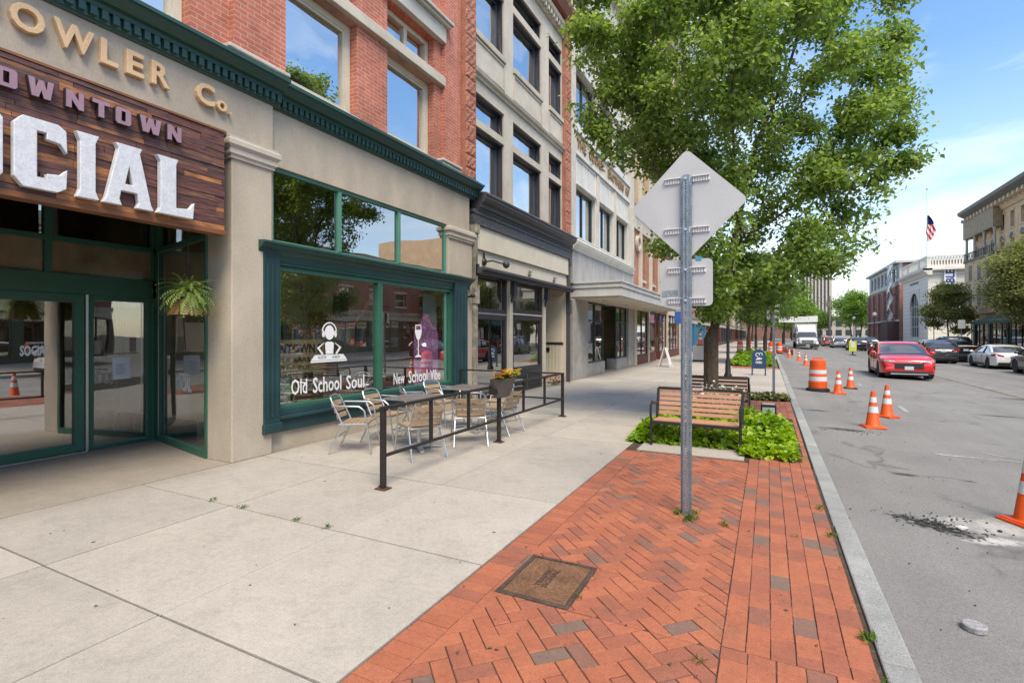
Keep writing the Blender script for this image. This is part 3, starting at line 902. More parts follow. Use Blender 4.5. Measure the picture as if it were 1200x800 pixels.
bl = MB(); put_x(bl, fit(glyphs('THE\nLOUNGE', .002, .01, 2), 8.52, 8.9, 1.50, 1.72), F-.048)
# dark hand-painted board inside
st_dark = mat('dark_lettering', (.03, .025, .02), .7, bump=0)
t_ = MB(); Xi = F-.10
words(t_, 'DOWNTOWN S', 4.62, 5.82, 1.36, 1.50, .03, .003, Xi); words(t_, 'MULTIPLE BARS', 4.62, 5.6, 1.23, 1.30, .02, .003, Xi); words(t_, 'DINE IN - TAKE OUT', 4.62, 5.6, 1.11, 1.17, .02, .003, Xi)
sb_ = MB(); sb_.box(F-.105, F-.12, 4.7, 5.9, 1.06, 1.56)
board_in = sb_.build('inner_board', mat('olive_board', (.40, .34, .20), .8), b1)
t_.build('lettering', st_dark, board_in)
# interior behind the shop window: counter, wall with framed pictures, drapes
g = MB(); g.box(F-.35, F-3.0, 4.80, 9.9, .30, .34); g.build('display_floor', mat('oak_floor', (.34, .17, .07), .5, var=.3, scale=3, stretch=(8, 1, 1)), b1)
g = MB(); g.box(F-1.5, F-1.55, 4.75, 9.9, 0, 4.3); g.box(F-.4, F-3.0, 4.70, 4.74, .34, 4.2); g.box(F-.4, F-3.0, 10.02, 10.08, .34, 4.2)
g.build('inner_wall', mat('inner_wall_paint', (.66, .58, .42), .8, var=.5, scale=1.6), b1)
g = MB(); g.box(F-.37, F-3.2, -.3, 10, 4.1, 4.14); g.build('ceiling', dark_int, b1)
random.seed(3)
for k in range(7):
    y = 5.0+k*.6; z = random.uniform(1.5, 2.1)
    q = MB(); q.box(F-1.49, F-1.45, y, y+random.uniform(.3, .45), z, z+random.uniform(.3, .55))
    q.build('picture', mat('picture_%s' % 'abc'[k % 3], ((.32, .10, .05), (.06, .10, .16), (.35, .28, .14))[k % 3], .6, var=.7, scale=9), b1)
gar = MB()
for (ya, yb, za, zb, sag) in ((4.97, 6.05, 2.15, 1.85, .32), (6.05, 6.95, 1.85, 2.25, .25)):
    P_ = [(F-.14, ya+(yb-ya)*k/12, za+(zb-za)*k/12-sag*4*(k/12)*(1-k/12)) for k in range(13)]
    gar.tube(P_, .006, 4)
    for p in P_[1:-1]:
        for q in range(5): gar.blob((p[0]+random.uniform(-.03, .03), p[1]+random.uniform(-.04, .04), p[2]+random.uniform(-.05, .03)), (.018, .018, .018), 5, 3)
gar.build('garland', mat('garland_pink', (.42, .17, .16), .7, var=.5, scale=30), b1)
g = MB(); g.box(F-.9, F-1.3, 5.2, 6.6, .34, .95); g.box(F-.9, F-1.3, 7.5, 8.6, .34, .9); g.build('display_counter', mat('dark_wood', (.09, .05, .03), .5, var=.3), b1)
g = MB(); g.box(F-.2, F-.21, 5.1, 5.32, .62, 1.0); g.box(F-.31, F-.32, 8.75, 9.25, .62, 2.5); g.build('window_card', mat('grey_blue_card', (.50, .60, .64), .7), b1)
# small fitting at the right end of the shop window
g = MB(); g.blob((F+.16, 10.0, 2.52), (.06, .06, .05), 8, 6); g.tube([(F+.02, 9.98, 2.5), (F+.16, 9.98, 2.5)], .02, 6); g.build('wall_light', iron_black, b1, smooth=True)

# recessed entrance, green framing
EX = -8.6
g = MB()
def gb(y0, y1, z0, z1, d=.1): g.box(EX+.05, EX+.05-d, y0, y1, z0, z1)
gb(.17, 4.66, 2.20, 2.475, .12)
gb(.17, 4.66, 2.90, 2.975, .1); gb(.17, 4.66, 3.72, 4.1)
for y in (.17, 1.5, 3.27): gb(y-.04, y+.04, 2.476, 2.899, .11); gb(y-.04, y+.04, 2.976, 3.719, .11)
gb(4.55, 4.70, 0, 4.1, .14)
g.build('entrance_frame', green, b1, bevel=.006)
g = MB(); frame(g, EX+.045, .07, 3.715, 4.548, .015, 2.198, .07, .05); d2 = g.build('door', green, b1, bevel=.005)
p = MB(); p.box(EX+.01, EX+.004, 3.78, 4.49, .06, 2.14); pn2 = p.build('pane', gl_door, d2)
g = MB(); frame(g, EX+.06, .07, 2.30, 3.668, .02, 2.198, .115, .115); d1 = g.build('door', green, b1, bevel=.005)
p = MB(); p.box(EX+.02, EX+.014, 2.40, 3.56, .12, 2.10); pn1 = p.build('pane', gl_door, d1)
g = MB(); g.box(EX+.09, EX+.03, 3.670, 3.70, .0, 2.198); g.box(EX+.13, EX+.03, .2, 3.669, .004, .018)
g.build('door_track', alu, b1)
g = MB(); frame(g, EX+.06, .07, .9, 2.298, .02, 2.198, .115, .115); d3 = g.build('door', green, b1, bevel=.005)
p = MB(); p.box(EX+.02, EX+.014, 1.0, 2.2, .12, 2.10); p.build('pane', gl_door, d3)
g = MB(); g.box(EX, EX-.006, .2, 4.55, 2.47, 2.905); g.build('lower_transom_pane', mat('olive_reflection_paint', (.30, .25, .15), .15, var=.5, scale=2.5, bump=0), b1)  # brown-olive reflection of the glass painted into the colour of an opaque pane
g = MB(); g.box(EX, EX-.006, .2, 4.55, 2.97, 3.72); g.build('transom_pane', glass('transom_glass_door', .38, (.5, .45, .34)), b1)
t_ = MB(); XD = EX+.0205
def words2(mb, txt, y0, y1, z0, z1, bold, X): return put_x(mb, fit(glyphs(txt, .002, bold, 2), y0, y1, z0, z1), X)
words2(t_, 'SOCIAL', 2.99, 3.29, 1.36, 1.50, .035, XD); words2(t_, 'DOWNTOWN', 3.05, 3.24, 1.515, 1.545, .02, XD); t_.build('lettering', vinyl, d1)
g = MB(); g.box(EX+.013, EX+.0105, 4.03, 4.26, .98, 1.30); pp = g.build('paper_notice', mat('paper', (.66, .72, .80), .7, var=.04, bump=0), d2)
g = MB()
for k in range(7): g.box(EX+.0145, EX+.0131, 4.065, 4.17+.012*((k*5) % 4), 1.05+.024*k, 1.058+.024*k)
g.build('print', mat('grey_print', (.35, .35, .4), .8, bump=0), d2)
g = MB(); g.box(EX+.013, EX+.0105, 3.92, 4.36, 1.35, 1.365); g.box(EX+.013, EX+.0105, 3.80, 3.88, 1.36, 1.55); g.box(EX+.013, EX+.0105, 4.25, 4.34, 1.38, 1.6); g.build('door_decal', mat('pale_decal', (.25, .22, .18), .7, bump=0), d2)
# angled side window of the recess: from (-8.08,4.4) to (-6.6,4.18)
P0, P1 = Vector((-8.47, 4.60)), Vector((-6.60, 4.20))
dd = (P1-P0); LL = dd.length; ang = atan2(dd.y, dd.x)
Mx = Matrix.Translation((P0.x, P0.y, 0)) @ Matrix.Rotation(ang, 4, 'Z')
g = MB(); g.box(0, LL, -.04, .04, 0, .10); g.box(0, .09, -.04, .04, .1, 4.1); g.box(LL-.05, LL, -.04, .04, .1, 4.1); g.box(.09, LL-.05, -.04, .04, 2.90, 2.97)
g.xf(Mx); w_ = g.build('side_window', green, b1, bevel=.005)
g = MB(); g.box(.11, .125, -.043, -.04, .1, 2.9); g.xf(Mx); g.build('trim', alu, w_)
p = MB(); p.box(.09, LL-.05, -.003, .003, .1, 4.1); p.xf(Mx); pn = p.build('pane', gl_shop, w_)
t_ = MB(); vs, fs = fit(glyphs('SOCIAL', .002, .035, 2), .75, 1.32, .83, 1.04); t_.add([(a, -.005-h, b) for a, b, h in vs], fs)
vs, fs = fit(glyphs('DOWNTOWN', .002, .02, 2), .87, 1.22, 1.055, 1.09); t_.add([(a, -.005-h, b) for a, b, h in vs], fs); t_.xf(Mx); t_.build('lettering', vinyl, w_)
g = MB(); g.box(-7.6, -7.3, 4.75, 5.0, .1, .9); g.box(-8.3, -7.6, 5.1, 5.6, .1, .5); g.build('stacked_furniture', dark_int, b1)
# recess ceiling, left side wall, lobby behind the doors
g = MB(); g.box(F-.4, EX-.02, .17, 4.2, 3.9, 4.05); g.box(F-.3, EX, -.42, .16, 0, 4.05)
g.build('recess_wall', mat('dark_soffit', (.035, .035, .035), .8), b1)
g = MB(); g.box(EX-1.25, EX-1.3, -.2, 6.5, 0, 4.0); g.box(EX-.1, EX-1.25, -.2, -.15, 0, 4.0); g.box(EX-.05, EX-1.25, -.2, 6.5, 3.9, 4)
g.build('lobby_wall', warm_int, b1)
g = MB(); g.box(EX-1.2, EX-1.246, 3.95, 4.6, .0, 2.1); g.box(EX-1.2, EX-1.246, 4.65, 5.4, .0, 2.1)
ld = g.build('lobby_door', mat('brown_door', (.36, .19, .09), .45, var=.3, stretch=(1, 6, .4)), b1)
g = MB(); g.box(EX-1.19, EX-1.16, 4.45, 4.5, 1.15, 1.85); g.box(EX-1.19, EX-1.16, 4.72, 4.77, 1.15, 1.85); g.build('handle', iron_black, ld)
g = MB(); g.box(EX-1.1, EX-1.13, 4.59, 4.64, 0, 2.6); g.build('lobby_post', alu, b1)

# ------------------------------------------------------------------ sign: reclaimed wood board with raised letters
SXB = -6.005
sg = thing('wall_sign', 'reclaimed wood board sign with large white metal letters over the entrance', 'sign', (SXB, 2.6, 2.88), world=True)
m, t, b = _new('reclaimed_wood')
g_ = N(t, 'NewGeometry'); co_ = N(t, 'TexCoord').outputs['Object']
mp_ = N(t, 'Mapping'); mp_.inputs['Scale'].default_value = (1, 1.4, 16); t.links.new(co_, mp_.inputs[0])
n_ = N(t, 'TexNoise'); n_.inputs['Scale'].default_value = 3.2; n_.inputs['Detail'].default_value = 7; n_.inputs['Roughness'].default_value = .7; t.links.new(mp_.outputs[0], n_.inputs[0])
c_ = ramp(t, g_.outputs['Random Per Island'], [(0, (.05, .022, .020)), (.35, (.085, .035, .026)), (.6, (.06, .032, .030)), (.78, (.13, .055, .03)), (.93, (.24, .10, .035)), (1, (.14, .06, .03))])
c_ = mul(t, c_, ramp(t, n_.outputs['Fac'], [(.35, .25), (.62, 1.0)]))
hs_ = N(t, 'HueSaturation'); hs_.inputs['Value'].default_value = 2.3; t.links.new(c_, hs_.inputs['Color']); t.links.new(hs_.outputs[0], b.inputs['Base Color'])
b.inputs['Roughness'].default_value = .55
reclaimed = m
g = MB(); random.seed(11); z = 2.925; SY0, SY1 = .42, 4.02
while z < 4.10:
    h = random.choice((.045, .06, .075)); h = min(h, 4.13-z); y = SY0
    while y < SY1-.01:
        e = min(SY1, y+random.uniform(.35, 1.1)); g.box(SXB+random.uniform(-.008, .006), SXB-.14, y+.002, e-.002, z+.0015, z+h-.0015); y = e
    z += h
g.build('plank_board', reclaimed, sg)
g = MB(); g.box(SXB+.012, SXB-.16, SY0-.02, SY1+.02, 2.87, 2.923); g.box(SXB+.012, SXB-.16, SY0-.02, SY1+.02, 4.131, 4.155)
g.build('board_edge', mat('edge_wood', (.26, .10, .035), .5, var=.4, scale=3, stretch=(1, 1, 10)), sg)
g = MB(); g.box(SXB-.141, -6.35, SY0, SY1, 2.93, 4.12); g.build('board_back', dark_int, sg)
UN = {
 'I': [[(0, 0), (1, 0), (.84, .13), (.84, .87), (1, 1), (0, 1), (.16, .87), (.16, .13)]],
 'L': [[(0, 0), (.96, 0), (1, .30), (.86, .17), (.50, .14), (.50, .90), (.56, 1), (0, 1), (.09, .9), (.09, .1)]],
 'A': [[(0, 0), (.36, 0), (.31, .09), (.34, .24), (.66, .24), (.69, .09), (.64, 0), (1, 0), (.94, .09), (.71, .91), (.76, 1), (.24, 1), (.29, .91), (.06, .09)], [(.50, .66), (.42, .36), (.58, .36)]],
 'C': [[(0, .12), (.16, 0), (.82, 0), (.98, .07), (1, .36), (.86, .26), (.60, .24), (.60, .17), (.42, .17), (.42, .83), (.60, .83), (.60, .74), (.86, .72), (1, .60), (.98, .93), (.82, 1), (.16, 1), (0, .88)]],
 'O': [[(0, .12), (.16, 0), (.84, 0), (1, .12), (1, .88), (.84, 1), (.16, 1), (0, .88)], [(.41, .17), (.59, .17), (.59, .83), (.41, .83)]],
 'S': [[(0, .07), (.16, 0), (.84, 0), (1, .12), (1, .50), (.42, .68), (.42, .84), (.60, .84), (.60, .74), (.98, .64), (.98, .93), (.84, 1), (.16, 1), (0, .88), (0, .52), (.58, .34), (.58, .17), (.42, .17), (.42, .27), (0, .38)]],
}
zinc = mat('mottled_white_metal', (.72, .74, .78), .55, .1, var=.16, scale=16, fine=.12, fscale=60, bump=.05, bscale=40)
for ch, a, b in (('S', 1.12, 1.50), ('O', 1.60, 1.98), ('C', 2.05, 2.44), ('I', 2.51, 2.70), ('A', 2.73, 3.21), ('L', 3.24, 3.65)):
    m_ = MB(); vs, fs = shape2d(UN[ch], .07)
    z0, z1 = 2.985, 3.625
    m_.add([(SXB+.045+h, (a+x*(b-a))*.988, 1.65+(z0+y*(z1-z0)-1.65)*.988) for x, y, h in vs], fs); m_.build('letter', zinc, sg, bevel=.006)
blk = mat('letter_side_black', (.02, .018, .022), .5)
pink = mat('pale_mauve_face', (.34, .21, .27), .6, var=.15, bump=.03)
UD = {
 'D': [[(0, 0), (.86, 0), (1, .14), (1, .86), (.86, 1), (0, 1)], [(.36, .2), (.66, .2), (.66, .8), (.36, .8)]],
 'O': [[(.12, 0), (.88, 0), (1, .12), (1, .88), (.88, 1), (.12, 1), (0, .88), (0, .12)], [(.36, .2), (.64, .2), (.64, .8), (.36, .8)]],
 'W': [[(.14, 0), (.40, 0), (.5, .42), (.60, 0), (.86, 0), (1, 1), (.76, 1), (.71, .45), (.59, .95), (.41, .95), (.29, .45), (.24, 1), (0, 1)]],
 'N': [[(0, 0), (.30, 0), (.30, .5), (.70, 0), (1, 0), (1, 1), (.70, 1), (.70, .5), (.30, 1), (0, 1)]],
 'T': [[(.34, 0), (.66, 0), (.66, .76), (1, .76), (1, 1), (0, 1), (0, .76), (.34, .76)]],
}
for ch, a, b in (('D', 1.66, 1.84), ('O', 1.90, 2.06), ('W', 2.12, 2.32), ('N', 2.40, 2.55), ('T', 2.61, 2.77), ('O', 2.81, 2.96), ('W', 3.03, 3.26), ('N', 3.31, 3.47)):
    vs, fs = shape2d(UD[ch], .05); z0, z1 = 3.80, 3.98
    m_ = MB(); m_.add([(SXB+.04+h, a+x*(b-a), z0+y*(z1-z0)) for x, y, h in vs], fs); lt = m_.build('letter', blk, sg, bevel=.003)
    f_ = MB(); e = .05
    f_.add([(SXB+.067+h*.08, a+(.5+(x-.5)*(1-e*1.4))*(b-a), z0+(.5+(y-.5)*(1-e*1.4))*(z1-z0)) for x, y, h in vs], fs); f_.build('letter_face', pink, lt)

# ------------------------------------------------------------------ second building, grey with sandstone piers
b2 = thing('stone_building', 'limestone fronted building between rough red sandstone piers with vacant grey shopfront', 'building', (F, 13, 0), world=True)
Y0, Y1 = 9.755, 16.65
W2 = []
for a, b in ((10.32, 11.90), (12.42, 14.36), (14.95, 16.10)):
    W2 += [(a, b, 5.05, 6.62), (a, b, 6.80, 7.43), (a, b, 8.90, 10.42), (a, b, 10.62, 11.15)]
F2 = F-.02
g = MB(); wall_holes(g, F2, .5, 10.25, 16.12, 5.0, 14.0, W2)
wl = g.build('wall', limestone, b2)
g = MB(); shell(g, F2, Y0, 17.1, 13.8, floors=(4.6, 8.3)); g.build('side_wall', brick_dark, b2)
g = MB()
for a, b in ((10.32, 11.90), (12.42, 14.36), (14.95, 16.10)):
    g.box(F2+.07, F2-.2, a-.02, b+.02, 8.74, 8.88); g.box(F2+.05, F2-.1, a-.02, b+.02, 5.0, 5.045)
    frame(g, F2+.03, .05, a, b, 8.02, 8.72, .06)
for z in (7.74,): moulding(g, [(F2-.1, z), (F2+.05, z), (F2+.06, z+.06), (F2+.12, z+.09), (F2+.14, z+.15), (F2-.1, z+.17)], 10.26, 16.12)
moulding(g, [(F2-.1, 11.6), (F2+.08, 11.6), (F2+.10, 11.75), (F2+.22, 11.80), (F2+.26, 11.9), (F2-.1, 11.95)], 10.26, 16.12)
y = 10.3
while y < 16.0: g.box(F2+.2, F2, y, y+.1, 11.64, 11.79); y += .22
g.build('stone_trim', mat('trim_stone', (.52, .47, .39), .75, var=.15, bump=.1, dirt=.15), b2, bevel=.008)
g = MB(); moulding(g, [(F2-.1, 12.3), (F2+.2, 12.3), (F2+.35, 12.5), (F2+.38, 12.6), (F2-.1, 12.62)], 9.8, 16.6); g.box(F2+.05, F2-.05, 10.26, 16.12, 11.96, 12.3)
g.build('top_cornice', mat('brown_cornice', (.26, .10, .07), .7, var=.2), b2)
for (a, b, c, d) in W2:
    window(b2, F2, a, b, c, d, dark_frame, gl_up, .045, .20, .05, mat('slate_sash', (.06, .08, .10), .4), .05, (blind_blue, None))
# rough-faced piers
random.seed(5)
for (a, b) in ((9.765, 10.245), (16.125, 16.66)):
    g = MB(); g.box(F+.10, F-.4, a, b, 5.03, 14.0); z = 5.05
    while z < 13.9:
        h = random.uniform(.30, .42); x = F+.10; nx, nz_ = 9, 8; vs = []; fs = []
        bulge = random.uniform(.006, .022); sl = random.uniform(-.012, .012)
        for i in range(nx+1):
            for k in range(nz_+1):
                e = 0 if i in (0, nx) or k in (0, nz_) else bulge+.012*sin(i*1.7+z*9)*sin(k*1.3+z*5)+sl*(k/nz_-.5)+random.uniform(-.004, .006)
                vs.append((x+.004+e, a+.012+(b-a-.024)*i/nx, z+.01+(h-.02)*k/nz_))
        for i in range(nx):
            for k in range(nz_): fs.append((i*(nz_+1)+k, (i+1)*(nz_+1)+k, (i+1)*(nz_+1)+k+1, i*(nz_+1)+k+1))
        g.add(vs, fs); z += h
    g.build('sandstone_pier', rust_stone, b2)
g = MB(); moulding(g, [(F-.1, 4.58), (F+.10, 4.58), (F+.11, 4.63), (F+.16, 4.64), (F+.17, 4.72), (F+.25, 4.76), (F+.31, 4.84), (F+.31, 4.90), (F+.34, 4.91), (F+.34, 4.95), (F-.1, 4.99)], 10.36, 16.68)
g.build('shop_cornice', iron_grey, b2)
g = MB(); moulding(g, [(F-.1, 4.97), (F+.325, 4.954), (F+.29, 4.985), (F-.1, 5.045)], 10.40, 16.6); g.build('cornice_flashing', mat('stained_stone', (.27, .22, .17), .85, var=.35, dirt=.3), b2)
g = MB(); g.box(F+.08, F-.2, 10.20, 16.68, 4.29, 4.579); g.box(F+.12, F-.2, 10.20, 16.7, 4.22, 4.289); g.box(F+.10, F-.2, 10.20, 16.68, 4.47, 4.50)
g.build('frieze', mat('ornate_grey_iron', (.11, .108, .12), .6, var=.4, scale=14, fine=.5, fscale=25, bump=1.0, bscale=22), b2)
g = MB(); g.box(F+.07, F-.2, 10.26, 16.5, 3.66, 4.22); g.build('sign_panel', mat('cream_board', (.66, .60, .48), .55, var=.1, fine=.05, bump=.04, dirt=.05), b2, bevel=.01)
g = MB(); g.box(F+.0, F-.2, 10.26, 16.5, 3.20, 3.659); g.build('lower_sign_panel', mat('cream_board', (1, 1, 1)), b2, bevel=.008)
g = MB(); g.box(F+.26, F+.02, 10.3, 16.5, 3.06, 3.22); g.tube([(F+.30, 10.25, 3.17), (F+.30, 16.5, 3.17)], .05, 8); g.box(F+.10, F-.1, 10.24, 10.42, 3.0, 3.3); g.build('roller_awning', iron_grey, b2, bevel=.01)
for y in (10.22, 16.50):
    g = MB(); g.box(F+.10, F-.3, y, y+.12, 0, 4.22); g.box(F+.14, F-.1, y-.02, y+.14, 4.0, 4.21); g.box(F+.14, F-.1, y-.02, y+.14, 2.35, 2.8); g.build('iron_column', iron_grey if y > 12 else mat('peeling_cream', (.5, .45, .36), .7, var=.5, scale=9, dirt=.6), b2, bevel=.01)
g = MB()
for y in (12.30, 14.62): g = MB(); g.box(F-.05, F-.25, y, y+.18, 0, 3.2); g.build('mullion_post', cream, b2, bevel=.01)
g = MB()
for y in (12.33, 14.66): g.box(F+.08, F-.05, y-.02, y+.16, 2.72, 3.2); g.prism([(F+.0, 2.72), (F+.08, 2.72), (F+.02, 2.55), (F-.04, 2.5)], 'y', y-.01, y+.14)
g.build('bracket', iron_grey, b2)
# left recessed entry, glazed
g = MB(); frame(g, F-.14, .1, 10.36, 12.28, 2.18, 3.16, .1); frame(g, F-.14, .1, 10.36, 12.28, .05, 2.14, .12)
o = g.build('door', dark_frame, b2, bevel=.006); g = MB(); g.box(F-.19, F-.196, 10.45, 12.2, .15, 3.08); g.build('pane', gl_dark, o)
g = MB(); g.box(F-.13, F-.15, 10.36, 12.28, 2.141, 2.179); g.build('transom_bar', alu, o)
# centre window
g = MB(); frame(g, F-.10, .1, 12.482, 14.618, 2.22, 3.10, .12); frame(g, F-.10, .1, 12.482, 14.618, .58, 2.18, .13)
o = g.build('window', dark_frame, b2, bevel=.006); g = MB(); g.box(F-.15, F-.156, 12.6, 14.5, .68, 3.02); g.build('pane', gl_shop, o)
g = MB(); g.box(F-.08, F-.1, 12.482, 14.618, 2.181, 2.219); g.box(F-.05, F-.14, 12.482, 14.618, 3.101, 3.17); g.build('transom_bar', cream, o)
g = MB(); g.box(F-.1, F-.3, 12.482, 14.618, 0, .579); bulk = g.build('bulkhead', iron_grey, b2)
g = MB()
for a in (12.6, 13.6):
    frame(g, F-.085, .01, a, a+.85, .08, .5, .05)
    for k in range(4): g.box(F-.087, F-.095, a+.05, a+.8, .14+k*.085, .17+k*.085)
g.build('vent_grille', iron_black, bulk)
g = MB(); g.box(F-1.6, F-1.65, 12.3, 14.7, 0, 3.2); g.build('window_backdrop', mat('backdrop_grey', (.20, .22, .22), .8, var=.4, scale=2), b2)
g = MB(); g.box(F-.3, F-1.6, 12.3, 12.34, 0, 3.2); g.box(F-.3, F-1.6, 14.72, 14.76, 0, 3.2); g.box(F-.02, F-1.6, 10.3, 16.5, 3.17, 3.2)
g.build('return_wall', cream, b2)
# right entry with cream panelled door
bo_ = mat('beige_boarding', (.60, .54, .43), .6, var=.1, bump=.03)
g = MB(); g.box(F-1.5, F-1.56, 14.82, 16.48, 0, 3.17); g.box(F-.02, F-1.5, 16.452, 16.6, 0, 3.17); g.build('entry_wall', bo_, b2)
g = MB()
for k in range(9): g.box(F-.14-.13*k, F-.255-.13*k, 16.43, 16.451, .2, 1.28)
g.box(F-.12, F-1.3, 16.425, 16.451, 1.36, 2.95)
d_ = g.build('side_panelling', bo_, b2, bevel=.005)
g = MB(); g.box(F-.1, F-1.35, 16.41, 16.451, 1.285, 1.335); g.box(F-.6, F-1.25, 16.40, 16.429, 1.03, 1.17); g.build('letter_slot', iron_black, d_)
g = MB(); g.box(F-1.44, F-1.499, 15.0, 16.2, .05, 2.3); g.build('door', dark_frame, b2, bevel=.01)
g = MB(); g.box(F+.0, F-1.5, 14.9, 16.4, .0, .05); g.box(F+.02, F-.25, 15.1, 15.9, .05, .12); g.build('door_step', limestone, b2)
# lamps on the sign board
for (y, full) in ((10.75, True), (13.4, False), (15.3, False)):
    lp_ = thing('sign_lamp', ('bent arm sign lamp with a dark ball shade over the vacant shopfront' if full else 'small bare sign lamp bracket above the centre shop window' if y < 14 else 'small bare sign lamp bracket above the cream entry door'), 'lamp', (F+.0, y, 3.42), world=True, group='lamps on the cream sign board')
    g = MB()
    if full:
        g.blob((F+.04, y, 3.40), (.05, .09, .09), 8, 6); g.tube([(F+.04, y, 3.42), (F+.05, y-.05, 3.62)], .025, 6); g.build('mount', iron_black, lp_, smooth=True)
        g = MB(); g.tube([(F+.05, y, 3.40), (F+.16, y+.2, 3.44), (F+.2, y+.5, 3.42), (F+.22, y+.72, 3.42)], .018, 6); g.build('arm', iron_black, lp_, smooth=True)
        g = MB(); g.blob((F+.22, y+.8, 3.42), (.09, .10, .10), 12, 8); g.build('shade', iron_grey, lp_, smooth=True)
    else:
        g.blob((F+.03, y, 3.36), (.04, .08, .04), 8, 5); g.build('mount', mat('tarnished_metal', (.25, .23, .2), .5, .4), lp_, smooth=True)
        for dy in (-.12, -.02, .1):
            g = MB(); g.tube([(F+.03, y+dy*.5, 3.38), (F+.07, y+dy, 3.47)], .014, 5); g.build('arm', mat('tarnished_metal', (1, 1, 1)), lp_, smooth=True)
# ================================================================== third building, white with a canopy
b3 = thing('terracotta_building', 'white terracotta building with raised gold company name and a flat white street canopy', 'building', (F, 21.5, 0), world=True)
Y0, Y1 = 16.67, 26.1
W3 = []
BY3 = [(17.42, 19.75), (20.25, 22.35), (22.85, 24.95)]
for a, b in BY3:
    for z in (5.18, 9.35, 12.3): W3.append((a, b, z, z+(1.82 if z < 6 else 1.9)))
g = MB(); wall_holes(g, F, .36, Y0+.45, Y1-.9, 4.65, 16.5, W3); g.build('wall', terracotta, b3)
g = MB(); shell(g, F, Y0+.44, Y1, 16.4, floors=(4.4, 8.6, 11.8)); g.build('side_wall', brick_tan, b3)
g = MB()
for a, b in ((16.72, 17.14), (25.1, 25.5)): g.box(F+.12, F-.35, a, b, 4.65, 16.8)
g.box(F+.10, F-.35, 25.62, 26.0, 4.65, 16.8)
for m_ in (20.0, 22.6): g.box(F+.06, F-.01, m_-.14, m_+.14, 5.1, 8.05); g.box(F+.06, F-.01, m_-.14, m_+.14, 9.2, 16.3)
g.build('pilaster', mat('cream_terracotta', (.60, .55, .46), .6, var=.1, dirt=.15), b3, bevel=.01)
g = MB()
for a, b in BY3:
    frame(g, F+.04, .05, a, b, 7.12, 8.02, .05); g.box(F+.08, F-.1, a-.05, b+.05, 7.03, 7.11); g.box(F+.07, F-.1, a-.05, b+.05, 5.1, 5.17)
    frame(g, F+.04, .05, a, b, 11.35, 12.1, .05)
    for k in (1, 2): y = a+(b-a)*k/3; g.box(F+.03, F, y-.02, y+.02, 7.17, 7.97)
g.box(F+.10, F-.1, 17.15, 25.1, 8.08, 8.20); g.box(F+.14, F-.1, 17.15, 25.1, 8.86, 9.02); g.box(F+.10, F-.1, 17.15, 25.1, 11.27, 11.34)
moulding(g, [(F-.1, 16.3), (F+.2, 16.3), (F+.5, 16.7), (F+.55, 16.9), (F-.1, 16.95)], 16.7, 26.0)
moulding(g, [(F-.1, 4.62), (F+.10, 4.62), (F+.12, 4.72), (F+.24, 4.80), (F+.28, 4.92), (F+.10, 5.02), (F+.06, 5.09), (F-.1, 5.09)], 16.9, 25.6)
g.build('stone_trim', terracotta, b3, bevel=.008)
for a, b, c, d in W3:
    n = (b-a)/2
    window(b3, F, a, b, c, d, mat('dark_green_frame', (.02, .035, .035), .4), glass('white_reflect_glass', .55, (.5, .55, .58), wave=.04), .075, .1, None, None, .14, (blind_w, None), mull=(a+n,))
g = MB(); g.box(F+.06, F+.0, 17.2, 25.05, 8.21, 8.85); nb = g.build('name_band', mat('name_band_cream', (.60, .53, .42), .6, var=.1, dirt=.1), b3)
brz = mat('tarnished_gold_letters', (.30, .17, .06), .5, .2, var=.3, scale=10)
def word3(txt, y0, y1, z0, z1, X, m_, par, bold=.02, ext=.04, name='lettering'):
    t_ = MB(); put_x(t_, fit(glyphs(txt, ext, bold, 2), y0, y1, z0, z1), X); return t_.build(name, m_, par)
word3('THE', 17.35, 18.35, 8.36, 8.70, F+.062, brz, nb); word3('COONEY', 18.75, 20.6, 8.36, 8.70, F+.062, brz, nb)
word3('BROTHERS', 21.3, 23.95, 8.36, 8.70, F+.062, brz, nb); word3('CO', 24.3, 24.9, 8.36, 8.70, F+.062, brz, nb)
# lower wall over the canopy, canopy
g = MB(); g.box(F+.04, F-.3, 17.0, 26.1, 3.45, 4.62); g.build('grey_wall_panel', grey_stone, b3)
g = MB(); g.box(-4.5, F-.2, 17.2, 29.4, 2.96, 3.26); g.box(-4.46, F-.2, 17.16, 29.44, 3.262, 3.42); g.box(-4.42, F-.2, 17.12, 29.48, 3.422, 3.48)
for y in (21.2, 25.2): g.box(-4.495, -4.492, y, y+.015, 2.96, 3.26)
cn = g.build('canopy', mat('canopy_white', (.60, .59, .56), .6, var=.12, scale=2, fine=.06, dirt=.2, stretch=(1, 1, .4)), b3, bevel=.012)
g = MB(); g.box(-4.56, F+.0, 17.26, 29.3, 2.90, 2.958); g.build('soffit', mat('soffit_cream', (.62, .55, .45), .7, var=.08), cn)
for y in (18.6, 22, 25.5): g = MB(); g.lathe([(.14, 2.86), (.16, 2.899)], (-5.4, y, 0), 14); g.build('soffit_light', mat('pale_plastic', (.6, .58, .52), .5), cn)
for a, b_ in ((17.05, 18.75), (25.1, 26.1)): g = MB(); g.box(F+.04, F-.5, a, b_, 0, 2.9); g.build('marble_pier', mat('grey_marble', (.42, .41, .39), .35, var=.25, scale=3, fine=.15, bump=.03, dirt=.2), b3, bevel=.012)
g = MB(); g.box(F-.02, F-.5, 18.751, 21.2, 0, .5); g.box(F-.02, F-.5, 23.1, 25.099, 0, .5); g.box(F-1.3, F-1.5, 21.2, 23.1, 0, .42)
g.build('marble_base', mat('grey_marble', (1, 1, 1)), b3, bevel=.01)
dgf = mat('dark_green_frame', (1, 1, 1))
